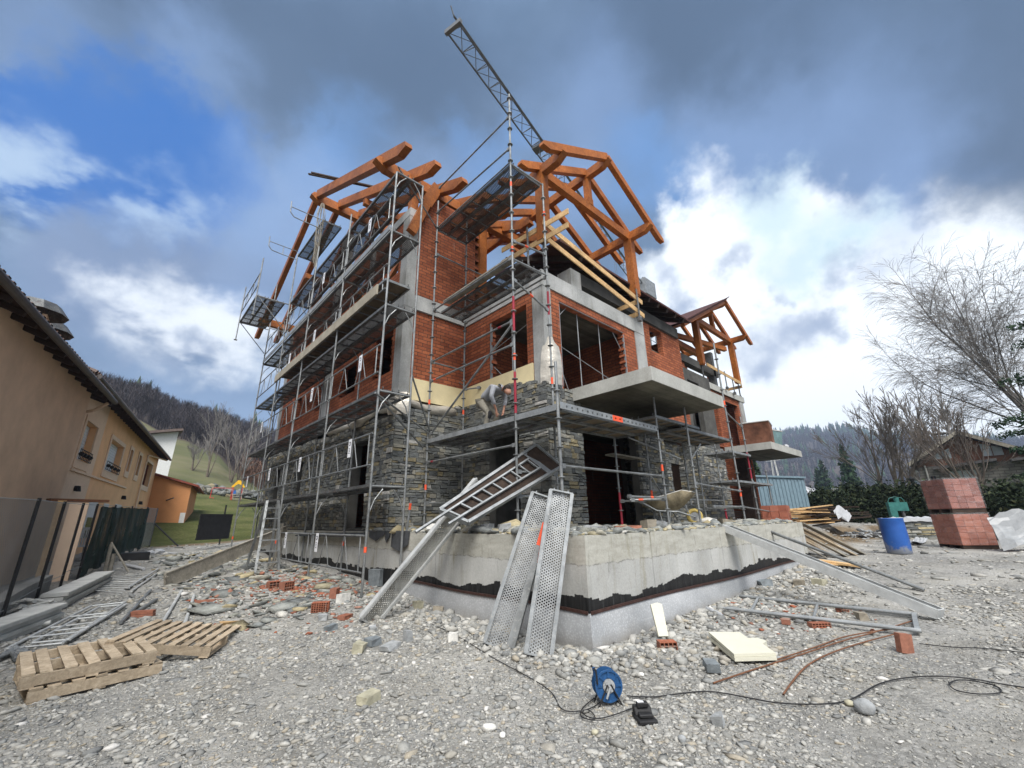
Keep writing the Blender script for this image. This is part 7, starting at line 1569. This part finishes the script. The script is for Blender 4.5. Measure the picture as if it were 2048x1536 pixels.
m = MB(); q = gp(268, 1120); m.prism([(-.35, -.25, 0), (.35, -.25, 0), (.35, .25, 0), (-.35, .25, 0)], (0, 0, .22)); m.xf(Matrix.Translation(q)); solo(m, 'crate', M['green_crate'] if 'green_crate' in M else M['black_rubber'], 'dark green crate on the ground under the garden chair', 'crate')
# black corrugated sheet and post by the lawn
m = MB(); 
for i in range(12): z = .95+i*.085; m.bar((2.72+.01*(i%2), 22.0, z), (4.0+.01*(i%2), 22.9, z), .05, .088)
solo(m, 'corrugated_sheet', M['black_rubber'], 'dark corrugated sheet hung between posts beside the lawn', 'sheet')
m = MB(); q = gp(438, 1090); m.tube(q, q+Vector((0, 0, 1.75)), .035, 6); solo(m, 'iron_post', M['black_rubber'], 'lone dark iron post at the lawn edge left of the corrugated sheet', 'post')
# trestle ladder and hanging hoses by the far scaffold
tl = thing('step_ladder', (3.2, 13.2, .35), 'open aluminium step ladder under the far end of the long scaffold', 'ladder')
for k in (-1, 1):
    m = MB(); m.bar((3.2+k*.14, 13.2, 2.1), (3.2+k*.27, 12.75, .34), .06, .03); m.bar((3.2+k*.14, 13.26, 2.1), (3.2+k*.27, 13.75, .36), .06, .03); m.build('stile', M['steel'], tl)
for i in range(6): m = MB(); m.bar((2.95+.02*i, 12.8+.07*i, .55+.27*i), (3.45-.02*i, 12.8+.07*i, .55+.27*i), .05, .03); m.build('rung', M['steel'], tl)
hs = MB(); random.seed(2)
for k in range(8): x, y = 3.62+random.uniform(-.06, .06), 13.6+random.uniform(-.1, .15); hs.path([(x, y, 1.5), (x+random.uniform(-.05, .05), y, 1.0), (x+random.uniform(-.08, .08), y-.05, .6), (x-random.uniform(0, .3), y-random.uniform(.1, .4), .34)], .012, 6)
solo(hs, 'hose_bundle', M['timber_grey'], 'bundle of pale hoses hanging from the long scaffold down to the rubble', 'hoses')
# playground
pg = thing('climbing_frame', tuple(at(1,1,2,5))if 0 else tuple(Vector((at(470, 1003, 1, 57).x, 57, g(at(470, 1003, 1, 57).x, 57)))), 'playground slide tower with a yellow gable roof and red bars on the lawn', 'playground tower')
flat('play_yellow', (.75, .42, .02), .5); flat('play_red', (.45, .04, .03), .5); flat('play_blue', (.03, .12, .35), .5)
o = Vector(pg.location); m = MB(); 
for a in (-.7, .7):
    for b in (-.6, .6): m.tube(o+Vector((a, b, 0)), o+Vector((a, b, 2.7)), .06, 6)
m.build('tower_post', M['play_red'], pg)
m = MB(); m.prism([o+Vector((-1.1, -.7, 2.3)), o+Vector((-.75, -.7, 2.25)), o+Vector((-.3, -.7, 2.75)), o+Vector((0, -.7, 2.85)), o+Vector((.3, -.7, 2.75)), o+Vector((.75, -.7, 2.25)), o+Vector((1.1, -.7, 2.3)), o+Vector((.2, -.7, 3.5)), o+Vector((-.2, -.7, 3.5))], (0, .1, 0)); m.build('gable_board', M['play_yellow'], pg)
m = MB(); [m.box(tuple(o+Vector((-.65, -.9-.2*i, .9-.3*i))), tuple(o+Vector((.65, -.7-.2*i, .98-.3*i)))) for i in range(4)]; m.bar(o+Vector((-.68, -.6, 1.2)), o+Vector((-.68, -1.6, .1)), .04, .2); m.bar(o+Vector((.68, -.6, 1.2)), o+Vector((.68, -1.6, .1)), .04, .2); m.build('steps', M['timber_grey'], pg)
m = MB(); m.box(tuple(o+Vector((-.75, -.62, 1.1))), tuple(o+Vector((-.2, -.58, 1.7)))); m.build('blue_panel', M['play_blue'], pg)
m = MB(); m.path([o+Vector((-.7, 0, 2.1)), o+Vector((-3.6, 0, 2.1)), o+Vector((-3.8, 0, 1.9)), o+Vector((-3.9, 0, 0))], .06, 6); m.path([o+Vector((-3.9, 0, .4)), o+Vector((-3.4, -.2, .4)), o+Vector((-3.4, -.2, 0))], .05, 6); m.build('climbing_bars', M['play_red'], pg); pg.scale = (.62, .62, .62)
# ------------------------------------------------------------------ vegetation
flat('bark', (.14, .115, .09), .95, var=.35, sc_=4); flat('twig', (.13, .108, .09), .95, var=.3, sc_=2); flat('twig_pale', (.19, .175, .16), .95, var=.25, sc_=1)
n = mk('conifer', rough=.9); n.col(n.ramp(n.isl, [(0, (.012, .028, .015)), (.5, (.022, .05, .024)), (1, (.045, .075, .03))]))
n = mk('hedge', rough=.9); n.col(n.ramp(n.isl, [(0, (.007, .014, .007)), (.5, (.016, .028, .012)), (.85, (.032, .045, .018)), (1, (.06, .065, .03))]))
def seg_mesh(segs, n=4):
    """segs: array of (p0,p1,r0,r1) -> vertices, quads"""
    P0 = np.array([s[0] for s in segs]); P1 = np.array([s[1] for s in segs]); R0 = np.array([s[2] for s in segs]); R1 = np.array([s[3] for s in segs])
    D = P1-P0; D /= np.maximum(np.linalg.norm(D, axis=1, keepdims=True), 1e-9)
    ref = np.where(np.abs(D[:, 2:3]) < .9, np.array([[0, 0, 1.0]]), np.array([[1.0, 0, 0]])); U = np.cross(D, ref); U /= np.linalg.norm(U, axis=1, keepdims=True); Wv = np.cross(D, U)
    a = np.arange(n)*2*np.pi/n; ring = U[:, None]*np.cos(a)[None, :, None]+Wv[:, None]*np.sin(a)[None, :, None]
    V = np.concatenate([P0[:, None]+ring*R0[:, None, None], P1[:, None]+ring*R1[:, None, None]], 1).reshape(-1, 3)
    i = np.arange(n); q = np.stack([i, (i+1) % n, n+(i+1) % n, n+i], 1); F = (q[None]+np.arange(len(segs))[:, None, None]*2*n).reshape(-1, 4)
    return V, F
def bare_tree(base, h, spread, stems, depth, seed, droop=0., r0=.09, kids=3, first=.30, wig=.25, up=.35, tipr=.006, lean=None):
    r_ = np.random.default_rng(seed); segs = []; trunk = []
    def grow(p, d, L, r, lev):
        nseg = 3 if lev < 3 else 2; pts = [p]
        for k in range(nseg):
            d = d+r_.normal(0, wig*.5, 3); d[2] += (up*.25 if lev < depth-1 else -droop); d = d/np.linalg.norm(d)
            q = pts[-1]+d*L/nseg; ra, rb = r*(1-k/nseg*.45), r*(1-(k+1)/nseg*.45); (trunk if lev == 0 else segs).append((pts[-1], q, max(ra, tipr), max(rb, tipr))); pts.append(q)
            if lev < depth and (k > 0 or lev > 0):
                for _ in range(kids if lev < depth-1 else kids+2):
                    if r_.random() < .75:
                        ax = r_.normal(0, 1, 3); ax -= ax.dot(d)*d; ax /= np.linalg.norm(ax); an = r_.uniform(.4, .85)*spread; nd = d*math.cos(an)+ax*math.sin(an)
                        t = r_.uniform(0, 1); grow(pts[-2]*(1-t)+q*t, nd, L*r_.uniform(.5, .72), rb*.55, lev+1)
        if lev < depth: grow(pts[-1], d, L*.62, r*.5, lev+1)
    for s in range(stems):
        a = 2*math.pi*s/stems+r_.uniform(-.4, .4); o = .0 if stems == 1 else .42*spread; d = np.array([math.cos(a)*o, math.sin(a)*o, 1.0])
        if lean is not None: d = d+np.array(lean)
        grow(np.array(base, float)+(np.array([math.cos(a), math.sin(a), 0])*r0*1.3 if stems > 1 else 0), d/np.linalg.norm(d), h*first*(r_.uniform(.8, 1.15)), r0, 0)
    return trunk, segs
def add_tree(base, label, cat='tree', name='bare_tree', bark='bark', twig='twig', group=None, **k):
    base = Vector(base); t = thing(name, tuple(base), label, cat, group); tr, sg = bare_tree((0, 0, 0), **k)
    V, F = seg_mesh(tr, 6); numesh('trunk', V, F, M[bark], t, nv=4); V, F = seg_mesh(sg, 3 if len(sg) > 4000 else 4); numesh('crown', V, F, M[twig], t, nv=4); return t
def onT(px, py, d):
    """point on the ground along a pixel's bearing, d metres off"""
    r = raydir(px, py); b = Vector((r.x, r.y, 0)).normalized()*d; return Vector((b.x, b.y, g(b.x, b.y)))
add_tree(onT(1795, 1020, 44), 'big bare many-stemmed tree behind the hedge, nearest the building', h=13.5, spread=.6, stems=6, depth=5, seed=11, r0=.15, kids=1, first=.30, up=.32, tipr=.010, droop=-.03, wig=.2)
add_tree(onT(1960, 1020, 34)+Vector((0, 0, .5)), 'bare shrubby tree rising behind the brick packs before the stone house', h=7, spread=.6, stems=7, depth=4, seed=13, r0=.08, kids=1, first=.34, up=.4, tipr=.009, droop=-.05)
add_tree(onT(1890, 1010, 66), 'distant bare tree with a round pale crown left of the stone house chimney', h=17, spread=.6, stems=6, depth=4, seed=15, r0=.2, kids=1, first=.36, up=.5, tipr=.03, droop=-.05, twig='twig_pale')
add_tree(onT(2270, 1010, 40), 'tall leafless birch with fine drooping twigs at the right edge', h=24, spread=.75, stems=2, depth=5, seed=21, r0=.20, kids=2, first=.34, up=.5, tipr=.007, droop=.26, twig='twig_pale', bark='twig_pale', lean=(-.0, .18, 0))
for (px, d, h, sd_, lb) in [(405, 75, 13, 31, 'bare tree in the meadow above the playground'), (455, 80, 14, 32, 'thin bare tree right of the other meadow tree'), (470, 84, 12, 33, 'slim bare sapling beside the scaffold in the meadow'), (372, 78, 7, 34, 'small bare bush tree left in the meadow')]:
    add_tree(onT(px, 1000, d), lb, h=h*.9, spread=.42, stems=4, depth=3, seed=sd_, r0=.09, kids=1, first=.38, up=.6, tipr=.018, twig='twig_pale')
for i, (px, d, h) in enumerate([(1720, 80, 6), (1695, 85, 5), (1830, 75, 5.5), (1750, 85, 6), (1780, 90, 6)]):
    add_tree(onT(px, 1020, d), 'bare brown thicket tree among those behind the hedge', h=h*.62, spread=.9, stems=7, depth=3, seed=50+i, r0=.07, kids=2, first=.36, up=.25, tipr=.02, group='bare thicket trees behind the hedge', twig='twig')
def leafcloud(name, pts, size, mat, parent, seed, flat_=1.):
    r_ = np.random.default_rng(seed); N_ = len(pts); n_ = r_.normal(0, 1, (N_, 3)); n_ /= np.linalg.norm(n_, axis=1, keepdims=True); a = np.cross(n_, r_.normal(0, 1, (N_, 3))); a /= np.linalg.norm(a, axis=1, keepdims=True); b = np.cross(n_, a)
    s = size*r_.uniform(.5, 1.5, (N_, 1)); V = np.stack([pts-a*s, pts+b*s*.45, pts+a*s, pts-b*s*.45], 1).reshape(-1, 3); F = np.arange(N_*4).reshape(-1, 4)
    return numesh(name, V, F, M[mat], parent, nv=4)
def conifer(base, h, r, label, seed, n_=9000, leaf=.16, group=None, name='conifer_tree'):
    base = Vector(base); t = thing(name, tuple(base), label, 'conifer', group); m = MB(); m.tube(base, base+Vector((0, 0, h*.97)), .02*h*.5+.05, 8, r2=.02); m.build('trunk', M['bark'], t)
    r_ = np.random.default_rng(seed); nb = int(h*14); P = []; tot = n_
    sg = []
    for k in range(nb):
        z = h*(.06+.92*(k/nb)); L_ = r*(1-z/h)**.75*r_.uniform(.65, 1.15); a = r_.uniform(0, 6.28); c = int(tot*L_/(r*nb*.55)); s = r_.random(c)**.7; zz = z-.28*L_*s+.10*L_*s*s
        off = r_.normal(0, .10+.09*L_, (c, 1))*(.3+s[:, None])*.6; d = np.array([math.cos(a), math.sin(a)]); pr_ = np.array([-d[1], d[0]])
        xy_ = d*s[:, None]*L_+pr_*off; P.append(np.stack([xy_[:, 0], xy_[:, 1], zz+r_.normal(0, .06, c)-.1*np.abs(off[:, 0])], 1)); sg.append((np.array([0, 0, z]), np.array([d[0]*L_*.9, d[1]*L_*.9, z-.15*L_]), .03, .01))
    leafcloud('crown', np.concatenate(P), leaf, 'conifer', t, seed); V, F = seg_mesh(sg, 4); numesh('branches', V, F, M['bark'], t, nv=4); return t
conifer(onT(2430, 1010, 30), 15, 5.6, 'dark fir tree with drooping boughs at the right edge', 5, 60000, .075)
for i, (px, d, h, lb) in enumerate([(1712, 95, 12, 'slim dark fir standing between the far houses and the bare tree'), (1650, 150, 13, 'left one of two small far firs'), (1662, 150, 15, 'right one of two small far firs'), (1520, 55, 7, 'dark fir behind the blue container')]): conifer(onT(px, 1010, d), h, h*.22, lb, 70+i, 2500, .4)
# hedge of clipped-wild conifers, one by one
hx = [(1575, 34), (1600, 33.5), (1625, 33), (1650, 32), (1675, 31.5), (1700, 31), (1725, 30.5), (1750, 30), (1775, 29.5), (1800, 29), (1825, 28.5), (1850, 28), (1875, 27.5), (1900, 27), (2000, 25), (2025, 24.5), (2050, 24), (2080, 23)]
for i, (px, d) in enumerate(hx):
    b = onT(px, 1025, d); t = thing('hedge_shrub', tuple(b), 'dark evergreen hedge shrub in the row behind the site', 'shrub', 'evergreen shrubs of the hedge behind the site'); r_ = np.random.default_rng(i+200); c = 7000; hh = 1.35+r_.uniform(-.2, .35)
    ph = r_.uniform(0, 6.28, c); u = r_.random(c)**.4; rad_ = 1.15*(1+.25*np.sin(ph*3+i)+.15*np.sin(ph*7)); z = r_.random(c)*hh; k = np.sqrt(np.clip(1-(z/hh)**2.2, 0, 1)); P = np.stack([rad_*u*k*np.cos(ph), rad_*u*k*np.sin(ph), z+.25*np.sin(ph*5)*u], 1); P[:, 2] += .35*(r_.random(c) < .08)
    leafcloud('crown', P, .075, 'hedge', t, i+300); m = MB(); m.tube(b, b+Vector((0, 0, hh*.7)), .06, 6, r2=.03); m.build('stem', M['bark'], t)
# stone wall row at the foot of the meadow
m = MB(); random.seed(9); 
for i in range(170):
    px = 340+random.random()*210; b = onT(px, 985, 62+random.uniform(-.8, .8)); m.rock(b+Vector((0, 0, random.uniform(.1, .8))), random.uniform(.3, .7), .4, random.uniform(.2, .4), random.random()*3)
solo(m, 'dry_stone_wall', M['stone'], 'low dry stone wall between the lawn and the meadow', 'wall')
# woods on the hills
def wood(name, n_, bear, dist, hgt, mat, label, seed, twigs=46, con=0.0, tw=.05, ok=None):
    r_ = np.random.default_rng(seed); b = np.radians(r_.uniform(bear[0], bear[1], n_)); d = dist[0]+(dist[1]-dist[0])*r_.random(n_)**.8; x, y = d*np.cos(b), d*np.sin(b)
    if ok is not None: k = ok(x, y); x, y = x[k], y[k]
    z = G(x, y)-.3; n_ = len(x); H_ = r_.uniform(hgt[0], hgt[1], n_); col = []
    # each tree: a trunk sliver and twigs fanning up out of it, each a thin three-sided spike
    T = twigs; u = r_.uniform(.22, 1.0, (n_, T)); a = r_.uniform(0, 6.28, (n_, T)); L_ = H_[:, None]*r_.uniform(.14, .30, (n_, T))*(1.15-u*.6); el = r_.uniform(.5, 1.25, (n_, T))
    rr = H_[:, None]*.10*r_.random((n_, T))*np.sin(np.clip(u*1.05, 0, 1)*np.pi)**.6*1.6; a0 = r_.uniform(0, 6.28, (n_, T))
    px = x[:, None]+rr*np.cos(a0); py = y[:, None]+rr*np.sin(a0); pz = z[:, None]+H_[:, None]*u*.78; dx, dy, dz = np.cos(a)*np.cos(el)*L_, np.sin(a)*np.cos(el)*L_, np.sin(el)*L_
    w = tw*r_.uniform(.5, 1.6, (n_, T)); V = np.stack([np.stack([px-w*np.sin(a), py+w*np.cos(a), pz], -1), np.stack([px+w*np.sin(a), py-w*np.cos(a), pz], -1), np.stack([px+dx, py+dy, pz+dz], -1)], 2).reshape(-1, 3)
    wt = tw*3; tv = np.stack([np.stack([x-wt, y, z], -1), np.stack([x+wt, y, z], -1), np.stack([x, y, z+H_*.85], -1), np.stack([x, y-wt, z], -1), np.stack([x, y+wt, z], -1), np.stack([x, y, z+H_*.85], -1)], 1).reshape(-1, 3)
    V = np.concatenate([V, tv]); F = np.arange(len(V)).reshape(-1, 3); o = numesh(name, V, F, M[mat]); return tag(o, label, 'woods', kind='stuff')
flat('wood_brown', (.060, .050, .050), 1, var=.35, sc_=.05); flat('wood_red', (.15, .085, .055), 1, var=.3, sc_=.06)
edge = lambda x, y: np.hypot(x, y) > np.interp(np.degrees(np.arctan2(y, x)), [60, 76.9, 79, 83, 86.5, 91, 100], [92, 98, 102, 114, 114, 114, 114])
wood('hill_wood', 3600, (68, 100), (96, 262), (6, 11), 'wood_brown', 'leafless wood covering the hill at the left', 1, 95, ok=edge, tw=.04)
wood('hill_wood', 260, (70, 80), (88, 106), (4, 6.5), 'wood_red', 'reddish brushwood at the lower edge of the left hill', 2, 50, ok=None, tw=.05)
def farconifers(n_, bear, dist, hgt, seed, label):
    r_ = np.random.default_rng(seed); b = np.radians(r_.uniform(*bear, n_)); d = r_.uniform(*dist, n_); x, y = d*np.cos(b), d*np.sin(b); z = G(x, y)-.5; H_ = r_.uniform(*hgt, n_); Vs = []; Fs = []; k = 7; off = 0
    for i in range(n_):
        for t_ in range(4):
            z0 = z[i]+H_[i]*(.12+.2*t_); r1 = H_[i]*(.20-.04*t_); a = np.arange(k)*2*np.pi/k+t_; ring = np.stack([x[i]+r1*np.cos(a)*r_.uniform(.7, 1.2, k), y[i]+r1*np.sin(a)*r_.uniform(.7, 1.2, k), np.full(k, z0)], 1); Vs.append(ring); Vs.append(np.array([[x[i], y[i], z0+H_[i]*.36]])); j = np.arange(k); Fs.append(np.stack([off+j, off+(j+1) % k, np.full(k, off+k)], 1)); off += k+1
    return tag(numesh('conifer_stand', np.concatenate(Vs), np.concatenate(Fs), M['conifer']), label, 'woods', kind='stuff')
farconifers(28, (72, 96), (225, 258), (8, 13), 3, 'scattered conifers along the ridge of the left hill')
wood('ridge_wood', 5200, (-9, 26), (430, 1040), (11, 17), 'wood_brown', 'leafless wood covering the far hill at the right', 4, 26, tw=.32)
farconifers(420, (-8, 26), (950, 1040), (11, 20), 5, 'row of conifers along the skyline of the far hill'); farconifers(180, (2, 26), (480, 940), (12, 18), 6, 'dark conifers scattered over the far hillside')
# ------------------------------------------------------------------ stone house at right
def rhouse():
    X0 = 50.0; t = thing('stone_house', (X0, .4, 1.0), 'stone house with a broad wooden gable and balcony behind the brick packs', 'house'); Q = lambda y, z, d=0: Vector((X0+d, y, z))
    ym, yl, yr, za, ze = .38, 3.6, -2.9, 7.55, 5.45
    m = MB(); m.add([Q(yl-.25, 0), Q(yr, 0), Q(yr, 5.1), Q(yl-.25, 5.1), Q(yl-.25, 0, 9), Q(yr, 0, 9), Q(yr, 5.1, 9), Q(yl-.25, 5.1, 9)], [(0, 1, 2, 3), (7, 6, 5, 4), (0, 3, 7, 4), (1, 5, 6, 2)]); m.build('stone_wall', M['house_stone'], t)
    m = MB(); m.prism([Q(yl-.25, 5.1, .02), Q(yr, 5.1, .02), Q(yr, 5.35, .02), Q(ym, za-.15, .02), Q(yl-.25, 5.35, .02)], (8.9, 0, 0)); m.build('gable_boards', M['gable_brown'], t)
    for y_, z_ in ((yl+.25, ze-.2), (-4.6, 4.55)):
        m = MB(); m.prism([Q(y_, z_, -.9), Q(ym, za, -.9), Q(ym, za+.2, -.9), Q(y_, z_+.2, -.9)], (11, 0, 0)); r_ = m.build('roof', M['slate_roof'], t)
        m = MB(); m.bar(Q(y_, z_+.02, -.95), Q(ym, za+.02, -.95), .06, .26); m.build('verge_board', M['timber_grey'], r_)
    def win(y0, y1, z0, z1, mt, d=-.03, nm='window', sl_=0):
        m = MB(); m.prism([Q(y0, z0, d), Q(y1, z0, d), Q(y1, z1-max(0, sl_), d), Q(y0, z1+min(0, sl_), d)], (.02, 0, 0)); w_ = m.build(nm, M[mt], t)
        m = MB(); m.bar(Q((y0+y1)/2, z0, d-.02), Q((y0+y1)/2, z1-abs(sl_)*.5, d-.02), .05, .04, up=(0, 1, 0)); m.bar(Q(y0, z0, d-.02), Q(y1, z0, d-.02), .06, .06); m.build('frame', M['gable_brown'], w_)
    win(2.2, 1.15, 5.6, 6.45, 'pane_sky', 0, sl_=-.45); win(-.6, -1.7, 5.55, 6.6, 'pane_sky', 0, sl_=.45); win(1.6, .1, 2.6, 4.6, 'pane_sky'); win(2.75, 2.45, 3.6, 4.3, 'glass_dark'); win(2.75, 2.45, 2.2, 2.9, 'glass_dark')
    m = MB(); m.prism([Q(2.4, 4.75, -1.2), Q(-1.2, 5.1, -1.2), Q(-1.2, 5.3, -1.2), Q(2.4, 4.95, -1.2)], (1.2, 0, 0)); m.build('porch_roof', M['slate_roof'], t); m = MB(); m.prism([Q(-1.9, 4.95, -1.6), Q(-6.5, 5.3, -1.6), Q(-6.5, 5.5, -1.6), Q(-1.9, 5.15, -1.6)], (3, 0, 0)); m.build('side_roof', M['slate_roof'], t)
    m = MB(); m.prism([Q(-2.1, 3.0, -1.4), Q(-6.5, 3.1, -1.4), Q(-6.5, 3.65, -1.4), Q(-2.1, 3.6, -1.4)], (.1, 0, 0)); m.build('balcony_parapet', M['foam'], t); m = MB(); m.prism([Q(-2.9, 0, 1), Q(-6.5, 0, 1), Q(-6.5, 5.0, 1), Q(-2.9, 5.0, 1)], (6, 0, 0)); m.build('side_wing', M['eave_wood'], t)
    m = MB(); m.box((X0+2, 1.15, 5.6), (X0+2.9, 1.95, 7.75)); m.box((X0+1.9, 1.05, 7.95), (X0+3, 2.05, 8.05)); m.build('chimney', M['house_stone'], t); m = MB(); m.tube(Q(2.9, 0, -.08), Q(2.9, 5.2, -.08), .06, 8); m.build('downpipe', M['galv_dusty'], t)
flat('gable_brown', (.17, .085, .055), .85, var=.3, sc_=1.5); flat('pane_sky', (.42, .47, .49), .25, var=.2, sc_=.6)
n = mk('house_stone', rough=.95); b = n.N.new('ShaderNodeTexBrick'); n.L.new(n.wallvec(), b.inputs['Vector']); b.inputs['Scale'].default_value = 1; b.inputs['Brick Width'].default_value = .6; b.inputs['Row Height'].default_value = .22; b.inputs['Mortar Size'].default_value = .02
b.inputs['Color1'].default_value = (.17, .16, .145, 1); b.inputs['Color2'].default_value = (.26, .25, .23, 1); b.inputs['Mortar'].default_value = (.10, .095, .085, 1); n.col(n.mix(.7, b.outputs['Color'], n.ramp(n.noise(2, 5, .7), [(.3, .5), (.7, 1.3)]), 'MULTIPLY'))
flat('slate_roof', (.075, .072, .072), .8, var=.3, sc_=3)
rhouse()
lp = thing('street_lamp', tuple(onT(1842, 1020, 36)), 'black lantern street lamp before the stone house', 'street lamp'); o = Vector(lp.location); m = MB(); m.tube(o, o+Vector((0, 0, 3.2)), .06, 8); m.build('pole', M['black_rubber'], lp); m = MB(); m.lathe([(.10, 3.2), (.22, 3.7), (.26, 3.72), (.05, 3.95), (0, 4.0)], o, 8); m.build('lantern', M['black_rubber'], lp); lp.scale = (.62, .62, .62)
m = MB(); m.bar(o+Vector((.3, -.4, 1.9)), o+Vector((.9, -1.2, 1.9)), .05, .35); m.tube(o+Vector((.35, -.45, 0)), o+Vector((.35, -.45, 2.1)), .05, 6); solo(m, 'small_sign', M['white_wall'], 'small white board on a post beside the lantern lamp', 'sign')
# scrap of far village: houses, pylon
flat('far_roof', (.42, .42, .43), .8, var=.2, sc_=.3); flat('far_wall', (.33, .30, .27), .9, var=.2, sc_=.4)
for i, (px, d, w, h) in enumerate([(1560, 150, 9, 4), (1578, 165, 8, 4), (1600, 150, 9, 4.2), (1622, 165, 10, 4), (1640, 180, 9, 4), (1660, 155, 11, 3.6), (1685, 150, 12, 3.8), (1700, 165, 10, 4), (1590, 185, 9, 4.6), (1612, 190, 8, 4.4)]):
    b = onT(px, 1010, d); t = thing('village_house', tuple(b), 'far village house with a pale roof below the blue hill', 'house', 'far village houses below the hill', rz=.4+i*.7); m = MB(); m.box((-w/2, -4, -2), (w/2, 4, h)); m.build('wall', M['far_wall'], t, local=True); m = MB(); m.prism([(-w/2-.4, -4.6, h), (-w/2-.4, 4.6, h), (-w/2-.4, 0, h+2.6)], (w+.8, 0, 0)); m.build('roof', M['far_roof'], t, local=True)
b = onT(1562, 1000, 210); t = thing('power_pylon', tuple(b), 'pale lattice power pylon before the blue hill', 'pylon'); m = MB()
for a in (-1, 1):
    for c in (-1, 1): m.tube(b+Vector((a*1.3, c*1.3, 0)), b+Vector((a*.3, c*.3, 23)), .14, 5)
for k in range(9): z = k*2.5; w = 1.3-k*.11; m.tube(b+Vector((-w, -w, z)), b+Vector((w, -w, z+2.5)), .08, 4); m.tube(b+Vector((w, w, z)), b+Vector((-w, w, z+2.5)), .08, 4)
m.build('mast', M['galv_dusty'], t)
for z, w in ((17, 3), (20, 3.6), (22.5, 2.4)): m = MB(); m.bar(b+Vector((-w*.3, -w, z)), b+Vector((w*.3, w, z)), .2, .2); m.build('cross_arm', M['galv_dusty'], t)
# ------------------------------------------------------------------ air between here and the hills
def haze():
    m = MB(); m.box((-1180, -1180, -9), (1180, 1180, 205)); mat = bpy.data.materials.new('haze'); mat.use_nodes = True; nt = mat.node_tree; nt.nodes.clear()
    o = nt.nodes.new('ShaderNodeOutputMaterial'); v = nt.nodes.new('ShaderNodeVolumePrincipled'); v.inputs['Color'].default_value = (.62, .76, 1.0, 1); v.inputs['Density'].default_value = HAZE; v.inputs['Anisotropy'].default_value = .1
    nt.links.new(v.outputs[0], o.inputs['Volume']); h = m.build('haze', mat); tag(h, kind='stuff'); h['label'] = 'thin bluish haze in the valley air'
if HAZE > 0: haze()
